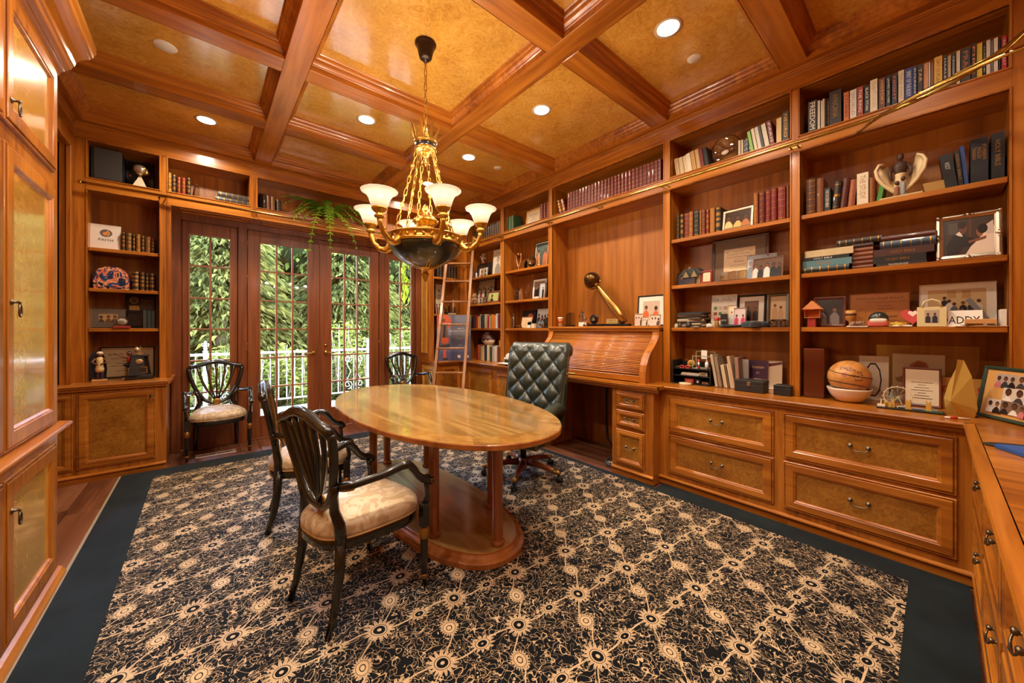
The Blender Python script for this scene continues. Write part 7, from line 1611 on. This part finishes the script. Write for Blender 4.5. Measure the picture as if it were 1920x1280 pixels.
# desk organiser
X0 = 3.46; t = R_('desk_organizer', 'black two-tier desk tray organiser loaded with stationery', 'organizer', 1304, X0 + .1, ZC, .06)
W2 = wR(1269, 1340, X0) / 2; HO = .20
MB().box(-.12, .12, W2 - .008, W2, 0, HO + .02, 0, .001).build('side', BLKM, t); MB().box(-.12, .12, -W2, -W2 + .008, 0, HO, 0, .001).build('side', BLKM, t)
for z in (0, .075, .14): MB().box(-.12, .12, -W2 + .008, W2 - .008, z, z + .006).build('tray', BLKM, t)
MB().box(.112, .12, -W2, W2, 0, HO).build('back', BLKM, t)
def inorg(name, label, cat, dx, y, z, fn): q = thing(name, label, cat, M=T(X0 + .1 + dx, ry(1304, X0 + .1) + y, ZC + .001 + z) @ RZ(.06)); fn(q); return q
inorg('paper_stack', 'white papers in the middle tray of the black organiser', 'papers', 0, .03, .083, lambda q: [MB().box(-.10, .08, -.09, .07, .004 * k, .004 * k + .0035, 0, 0, RZ(.03 * k)).build('sheet', PAPER, q) for k in range(6)])
inorg('card_box', 'small white card box in the middle tray of the organiser', 'box', -.05, -.10, .083, lambda q: (MB().box(-.03, .03, -.035, .035, 0, .034, 0, .001).build('box', flat((206, 192, 168), .6), q), MB().box(-.031, -.03, -.02, .02, .008, .026).build('label', flat((150, 140, 110), .6), q)))
inorg('red_carton', 'small red carton in the bottom tray of the organiser', 'box', -.07, .02, .0075, lambda q: (MB().box(-.025, .025, -.04, .04, 0, .045, 0, .001).build('carton', flat((176, 62, 46), .5), q), MB().box(-.0255, -.025, -.025, .025, .018, .028).build('label', flat((226, 150, 130), .6), q)))
inorg('black_carton', 'small black carton next to the red one in the organiser', 'box', -.07, -.055, .0075, lambda q: (MB().box(-.02, .02, -.024, .024, 0, .045, 0, .001).build('carton', BLKM, q), MB().box(-.0205, -.02, -.008, .008, .012, .03).build('label', PAPER, q)))
inorg('index_cards', 'brown index cards in the bottom tray of the organiser', 'cards', -.05, -.115, .0075, lambda q: [MB().box(-.03, .03, -.03, .03, .009 * k, .009 * k + .008, 0, .001).build('card_pack', flat(((120, 80, 50), (160, 120, 70), (96, 66, 44))[k], .6), q) for k in range(3)])
inorg('wire_caddy', 'grey wire letter caddy standing on the organiser', 'caddy', .0, -.08, .147, lambda q: (MB().rings(.17, .12, [(0, 0), (0, .004), (.008, .004), (.008, 0)], faceR(-.06, .085, 0)).rings(.17, .16, [(0, 0), (0, .004), (.008, .004), (.008, 0)], faceR(.03, .085, 0)).build('wire_frame', flat((170, 166, 140), .4, .4), q), MB().box(-.06, .035, -.08, .08, 0, .004).build('base', flat((150, 146, 124), .4), q), MB().box(-.02, -.018, -.03, .02, .09, .17).build('note', PAPER, q)))
inorg('pink_pen', 'pink highlighter standing in the wire caddy', 'pen', -.075, -.06, .147, lambda q: (MB().lathe([(.008, 0), (.008, .03), (.006, .09), (0, .092)], 10).build('barrel', flat((206, 70, 96), .4), q), MB().lathe([(.0085, .03), (.0085, .06)], 10).build('collar', PAPER, q)))
inorg('glue_bottle', 'white glue bottle standing on the organiser', 'bottle', -.085, -.135, .147, lambda q: (MB().lathe([(.014, 0), (.015, .06), (.008, .07)], 12).build('bottle', PAPER, q), MB().lathe([(.008, .07), (.003, .088), (0, .089)], 10).build('nozzle', flat((200, 196, 186), .5), q)))
inorg('red_scissors', 'red-handled scissors lying on the organiser', 'scissors', -.08, .06, .147, lambda q: (MB().tube([(.0, .03 + .02 * cos(a), .01 + .012 * sin(a)) for a in [2 * pi * i / 12 for i in range(12)]], .006, 6, closed=True).tube([(.0, -.02 + .02 * cos(a), .01 + .012 * sin(a)) for a in [2 * pi * i / 12 for i in range(12)]], .006, 6, closed=True).build('handles', flat((196, 50, 44), .4), q), MB().box(-.003, .003, .04, .12, .006, .014).build('blades', SILVER, q)))
inorg('tape_roll', 'roll of yellow tape on the back of the organiser', 'tape', .03, .05, .147, lambda q: (MB().lathe([(.02, -.01), (.035, -.01), (.035, .01), (.02, .01), (.02, -.01)], 18, T(0, 0, .036) @ RY(pi / 2)).build('roll', flat((206, 150, 60), .5), q), MB().lathe([(.0195, -.009), (.0195, .009)], 18, T(0, 0, .036) @ RY(pi / 2)).build('core', PAPER, q)))
t = R_('sticky_tin', 'round cream tin lying before the organiser', 'tin', 1285, 3.36, ZC); MB().lathe([(.05, 0), (.052, .004), (.052, .02), (.05, .024), (0, .025)], 24).build('tin', flat((214, 190, 150), .4), t); MB().lathe([(.0525, .012), (.0525, .015)], 24).build('rim', flat((176, 150, 110), .4), t)
mags = [(1341, 1346, .29, (196, 176, 146)), (1347, 1353, .27, (150, 128, 104)), (1356, 1359, .20, (206, 186, 156)), (1360, 1364, .205, (214, 190, 150)), (1365, 1367.5, .20, (120, 96, 72)), (1368, 1371, .21, (226, 206, 170)), (1372, 1378, .28, (200, 170, 136)), (1379, 1386, .27, (156, 116, 96))]
row('R', ZC + .001, 3.47, [m + (dict(paper=True, lean=-.16 if i != 7 else -.05),) for i, m in enumerate(mags)], 'in the leaning row beside the organiser', 'leaning magazines by the organiser', 'magazine', d=.2)
t = R_('latched_box', 'black cash box with a silver latch on the worktop', 'box', 1409, 3.46, ZC); wx = wR(1382, 1437, 3.4)
MB().box(-.07, .07, -wx / 2, wx / 2, 0, .065, 0, .003).build('body', flat((34, 30, 28), .5), t); MB().box(-.071, .071, -wx / 2 - .001, wx / 2 + .001, .066, .095, 0, .003).build('lid', flat((38, 34, 32), .5), t); MB().box(-.076, -.07, -.012, .012, .05, .082, 0, .002).build('latch', SILVER, t)
t = R_('black_box', 'small plain black box at the right end of the diploma bay worktop', 'box', 1470, 3.46, ZC); MB().box(-.06, .06, -.055, .055, 0, .06, 0, .003).build('body', BLKM, t); MB().box(-.061, .061, -.056, .056, .061, .078, 0, .003).build('lid', BLKM, t)
t = R_('spiral_pad', 'grey spiral notebook standing behind the cash box', 'notebook', 1392, 3.60, ZC); MB().box(-.01, .01, -.05, .05, 0, .25, 0, .002).build('pad', flat((150, 142, 132), .6), t); MB().box(-.0105, -.01, .02, .05, 0.0, .25).build('spine_tape', flat((60, 70, 78), .6), t)
# ---------------- left bookcase things
t = B_2('bookshelf_speaker', 'black loudspeaker turned sideways in the top left shelf', 'speaker', 205, 5.50, ROWT[0]); MB().box(-.11, .10, -.10, .10, 0, .32, 0, .006).build('cabinet', flat((24, 22, 20), .5), t); MB().box(-.09, .101, -.105, -.10, .015, .315, 0, .002).build('grille', flat((52, 46, 40), .8), t)
t = B_2('globe_trophy', 'silver globe-like mask trophy on a pale pyramid base', 'trophy', 263, 5.44, ROWT[0]); MB().lathe([(.075, 0), (.022, .10), (.018, .11)], 4, RZ(pi / 4), smooth=False).build('pyramid_base', flat((206, 190, 160), .4), t); MB().lathe([(.014, .10), (.012, .13), (.016, .135)], 10).build('neck', GILT, t); MB().ball((0, 0, .185), .06, 20, sz=.92).build('globe', flat((206, 190, 160), .2, .85), t); MB().ball((.045, -.02, .165), .024, 10).ball((.03, -.03, .20), .02, 10).build('relief', GILT, t)
crb = crystal_block('clear engraved crystal obelisk between the books and albums', 369, 0, 0, .09, .05, .155, 'obelisk', .006, basem=CRYS); crb.location = (bx(369, 5.44), 5.44, ROWT[0] + .001); crb.rotation_euler = (0, 0, pi / 2)
t = B_2('painted_dome', 'dome-shaped box painted in orange and blue blotches', 'box', 211, 5.47, 1.825, pi / 2)
def splotch():
    m, tt, b = newmat('orange_blue_splotches'); mp = coords(tt, (16, 16, 16)); n = N(tt, 'ShaderNodeTexNoise', Scale=1.0, Detail=2.0, Distortion=1.2); tt.links.new(mp.outputs[0], n.inputs['Vector'])
    r = ramp(tt, [(.0, (30, 36, 56)), (.42, (40, 80, 130)), (.5, (222, 110, 70)), (.58, (226, 190, 140)), (.64, (34, 34, 50))]); r.color_ramp.interpolation = 'CONSTANT'; tt.links.new(n.outputs[0], r.inputs[0]); tt.links.new(r.outputs[0], b.inputs['Base Color']); b.inputs['Roughness'].default_value = .35; return m
hw = (bx(244, 5.47) - bx(178, 5.47)) / 2; dome = [(-hw, 0), (hw, 0), (hw * 1.02, .09), (hw * .92, .16), (hw * .7, .20), (hw * .35, .222), (0, .226), (-hw * .35, .222), (-hw * .7, .20), (-hw * .92, .16), (-hw * 1.02, .09)]
MB().prism(dome, -.07, .06, faceR(0, 0, 0), smooth=False).build('shell', splotch(), t); MB().prism([(x * .8, .02 + y * .8) for x, y in dome], .06, .066, faceR(0, 0, 0)).build('front_panel', bpy.data.materials['orange_blue_splotches'], t)
t = B_2('baseball_case', 'baseball in a clear display cube on a red base', 'display case', 229, 5.40, 1.43); MB().box(-.06, .06, -.045, .045, 0, .022, 0, .003).build('base', flat((150, 50, 36), .4), t); MB().ball((0, 0, .062), .037, 20).build('baseball', flat((230, 214, 190), .6), t); MB().box(-.05, .05, -.042, .042, .022, .115).build('cover', PLAST, t)
se = MB().tube([(.037 * cos(a) * .8 + .005, -.03 - .006 * cos(2 * a), .062 + .032 * sin(a)) for a in [i * .26 - 1.6 for i in range(13)]], .0012, 4).build('stitching', flat((170, 60, 50), .6), t)
for i, (p, l) in enumerate(((187, 'resin figurine of a woman in cream with a black shawl'), (243, 'resin ballerina figurine in red with outstretched arms'))):
    t = B_2('resin_figurine', l, 'figurine', p, 5.38, ZC, pi / 2); SK = flat((112, 62, 40), .5)
    MB().box(-.035, .035, -.05, .05, 0, .018, 0, .003).build('base', flat((206, 150, 90), .5), t)
    if i == 0:
        MB().tube([(0, .012, .018), (0, .012, .08), (0, .01, .13)], [.011, .012, .014], 8).tube([(0, -.014, .018), (0, -.016, .08), (0, -.01, .13)], [.011, .012, .014], 8).build('trousers', flat((70, 50, 66), .6), t)
        MB().lathe([(.028, .09), (.032, .12), (.022, .17), (.026, .20), (.022, .23), (.008, .24)], 12).build('dress', flat((222, 190, 130), .6), t)
        MB().tube([(0, .024, .225), (-.01, .052, .19), (-.03, .01, .165)], [.009, .008, .007], 8).tube([(0, -.024, .225), (-.01, -.052, .19), (-.03, -.01, .165)], [.009, .008, .007], 8).build('arms', SK, t)
        MB().ball((0, 0, .262), .022, 12, sz=1.15).build('head', SK, t); MB().ball((.004, 0, .275), .024, 12, sz=.8).build('head_wrap', flat((226, 208, 176), .6), t)
        MB().lathe([(.06, .03), (.065, .12), (.055, .22), (.03, .29)], 12, T(.03, .02, 0) @ S(.3, 1, 1), a0=-pi / 2, a1=pi / 2).build('shawl', flat((34, 30, 40), .6), t)
    else:
        MB().tube([(0, 0, .018), (0, .003, .06), (0, .004, .125)], [.008, .009, .011], 8).build('stocking_leg', flat((220, 190, 150), .6), t); MB().tube([(0, .0, .13), (-.02, -.04, .10), (.0, -.005, .075)], [.010, .009, .006], 8).build('bent_leg', flat((40, 34, 36), .6), t)
        MB().lathe([(.02, .17), (.045, .155), (.05, .145), (.028, .125), (.01, .12)], 16).build('skirt', flat((36, 32, 34), .7), t); MB().lathe([(.018, .165), (.02, .19), (.022, .225), (.009, .236)], 12).build('top', flat((176, 44, 34), .5), t)
        MB().tube([(0, .022, .22), (0, .06, .24), (0, .11, .275)], [.008, .007, .005], 8).tube([(0, -.022, .22), (0, -.06, .225), (0, -.10, .225)], [.008, .007, .005], 8).build('arms', SK, t); MB().ball((0, 0, .262), .02, 12, sz=1.15).build('head', SK, t); MB().ball((.006, 0, .272), .019, 10).build('hair', flat((30, 24, 22), .6), t)
t = B_2('tower_trophy', 'black tapering tower trophy with gold plates and a number-one topper', 'trophy', 262, 5.33, ZC, pi / 2)
MB().box(-.06, .06, -.10, .10, 0, .035, 0, .003).box(-.055, .055, -.092, .092, .035, .045, 0, .003).lathe([(.078 * 1.414 / 1.0, .045), (.055 * 1.414, .235)], 4, RZ(pi / 4) @ S(.6, 1, 1), smooth=False).box(-.045, .045, -.068, .068, .235, .248, 0, .003).build('tower', flat((30, 26, 22), .4), t)
MB().prism([(-.062, .065), (.062, .065), (.056, .13), (-.056, .13)], .0, .003, T(-.055, 0, 0) @ RY(.06) @ faceR(0, 0, 0)).build('gold_plate', flat((176, 132, 70), .35, .5), t); MB().prism([(-.057, .069), (.057, .069), (.052, .126), (-.052, .126)], .0032, .0036, T(-.055, 0, 0) @ RY(.06) @ faceR(0, 0, 0)).build('plate_face', flat((40, 32, 26), .4), t)
MB().lathe([(.0, 0), (.022, 0), (.028, .002), (.03, .006), (.022, .008), (0, .008)], 20, T(-.044, 0, .185) @ RY(-pi / 2 + .06) @ S(.8, 1, 1)).build('medal', flat((206, 176, 126), .3, .7), t)
MB().box(-.008, .008, -.01, .012, .268, .335).box(-.008, .008, .0, .028, .315, .335, 0, 0, RX(.0)).box(-.010, .010, -.028, .028, .258, .27).lathe([(.014, .248), (.01, .258)], 10).lathe([(0, -.008), (.026, -.008), (.026, .008), (0, .008)], 16, T(-.002, .022, .302) @ RY(pi / 2)).build('number_topper', flat((216, 196, 150), .25, .8), t)
# ---------------- fern in the high box
t = B_2('potted_fern', 'green fern spilling over the high shelf above the French doors', 'plant', 612, 5.47, ROWT[0]); t.scale = (1.5, 1.25, 1.2)
MB().lathe([(.05, 0), (.065, .06), (.07, .065), (.066, .07), (0, .066)], 16).build('pot', flat((110, 62, 36), .6), t); MB().lathe([(0, .064), (.062, .066)], 14).build('soil', flat((44, 32, 24), .9), t)
FERN = leafmat('fern_fronds', (84, 124, 30), (150, 186, 54)); fr = random.Random(11)
def frond(az, ln, rise, drop):
    b = MB(); pts = []
    for i in range(15):
        f = i / 14; rr = ln * f; pts.append(Vector((rr * cos(az), rr * sin(az), .06 + rise * sin(min(f * 1.25, 1) * pi / 2) - drop * max(0, f - .3) ** 2 * 2.2)))
    b.tube(pts, [.003] * 15, 4)
    for i in range(1, 15):
        d = (pts[i] - pts[i - 1]).normalized(); sd = d.cross(Vector((0, 0, 1))).normalized(); L_2 = .055 * (1 - (i / 15.5) ** 2) + .006
        for s in (-1, 1):
            p = pts[i]; q = p + sd * s * L_2 + d * .012 + Vector((0, 0, -.01)); m1 = p.lerp(q, .5)
            b.add([p - d * .008, m1 - d * .011, q, m1 + d * .008, p + d * .006], [(0, 1, 2, 3, 4)])
    b.build('frond', FERN, t)
for k in range(20):
    az = -pi / 2 + fr.uniform(-1.5, 1.5)
    ln = fr.uniform(.22, .42) if abs(az + pi / 2) > .6 else fr.uniform(.16, .26)
    frond(az, ln, fr.uniform(.05, .20), fr.uniform(.05, .30))
frond(-pi / 2 - .1, .36, .03, .42); frond(-pi / 2 + .45, .40, .02, .38); frond(-pi / 2 - .5, .42, .02, .46); frond(-.5, .46, .06, .34)
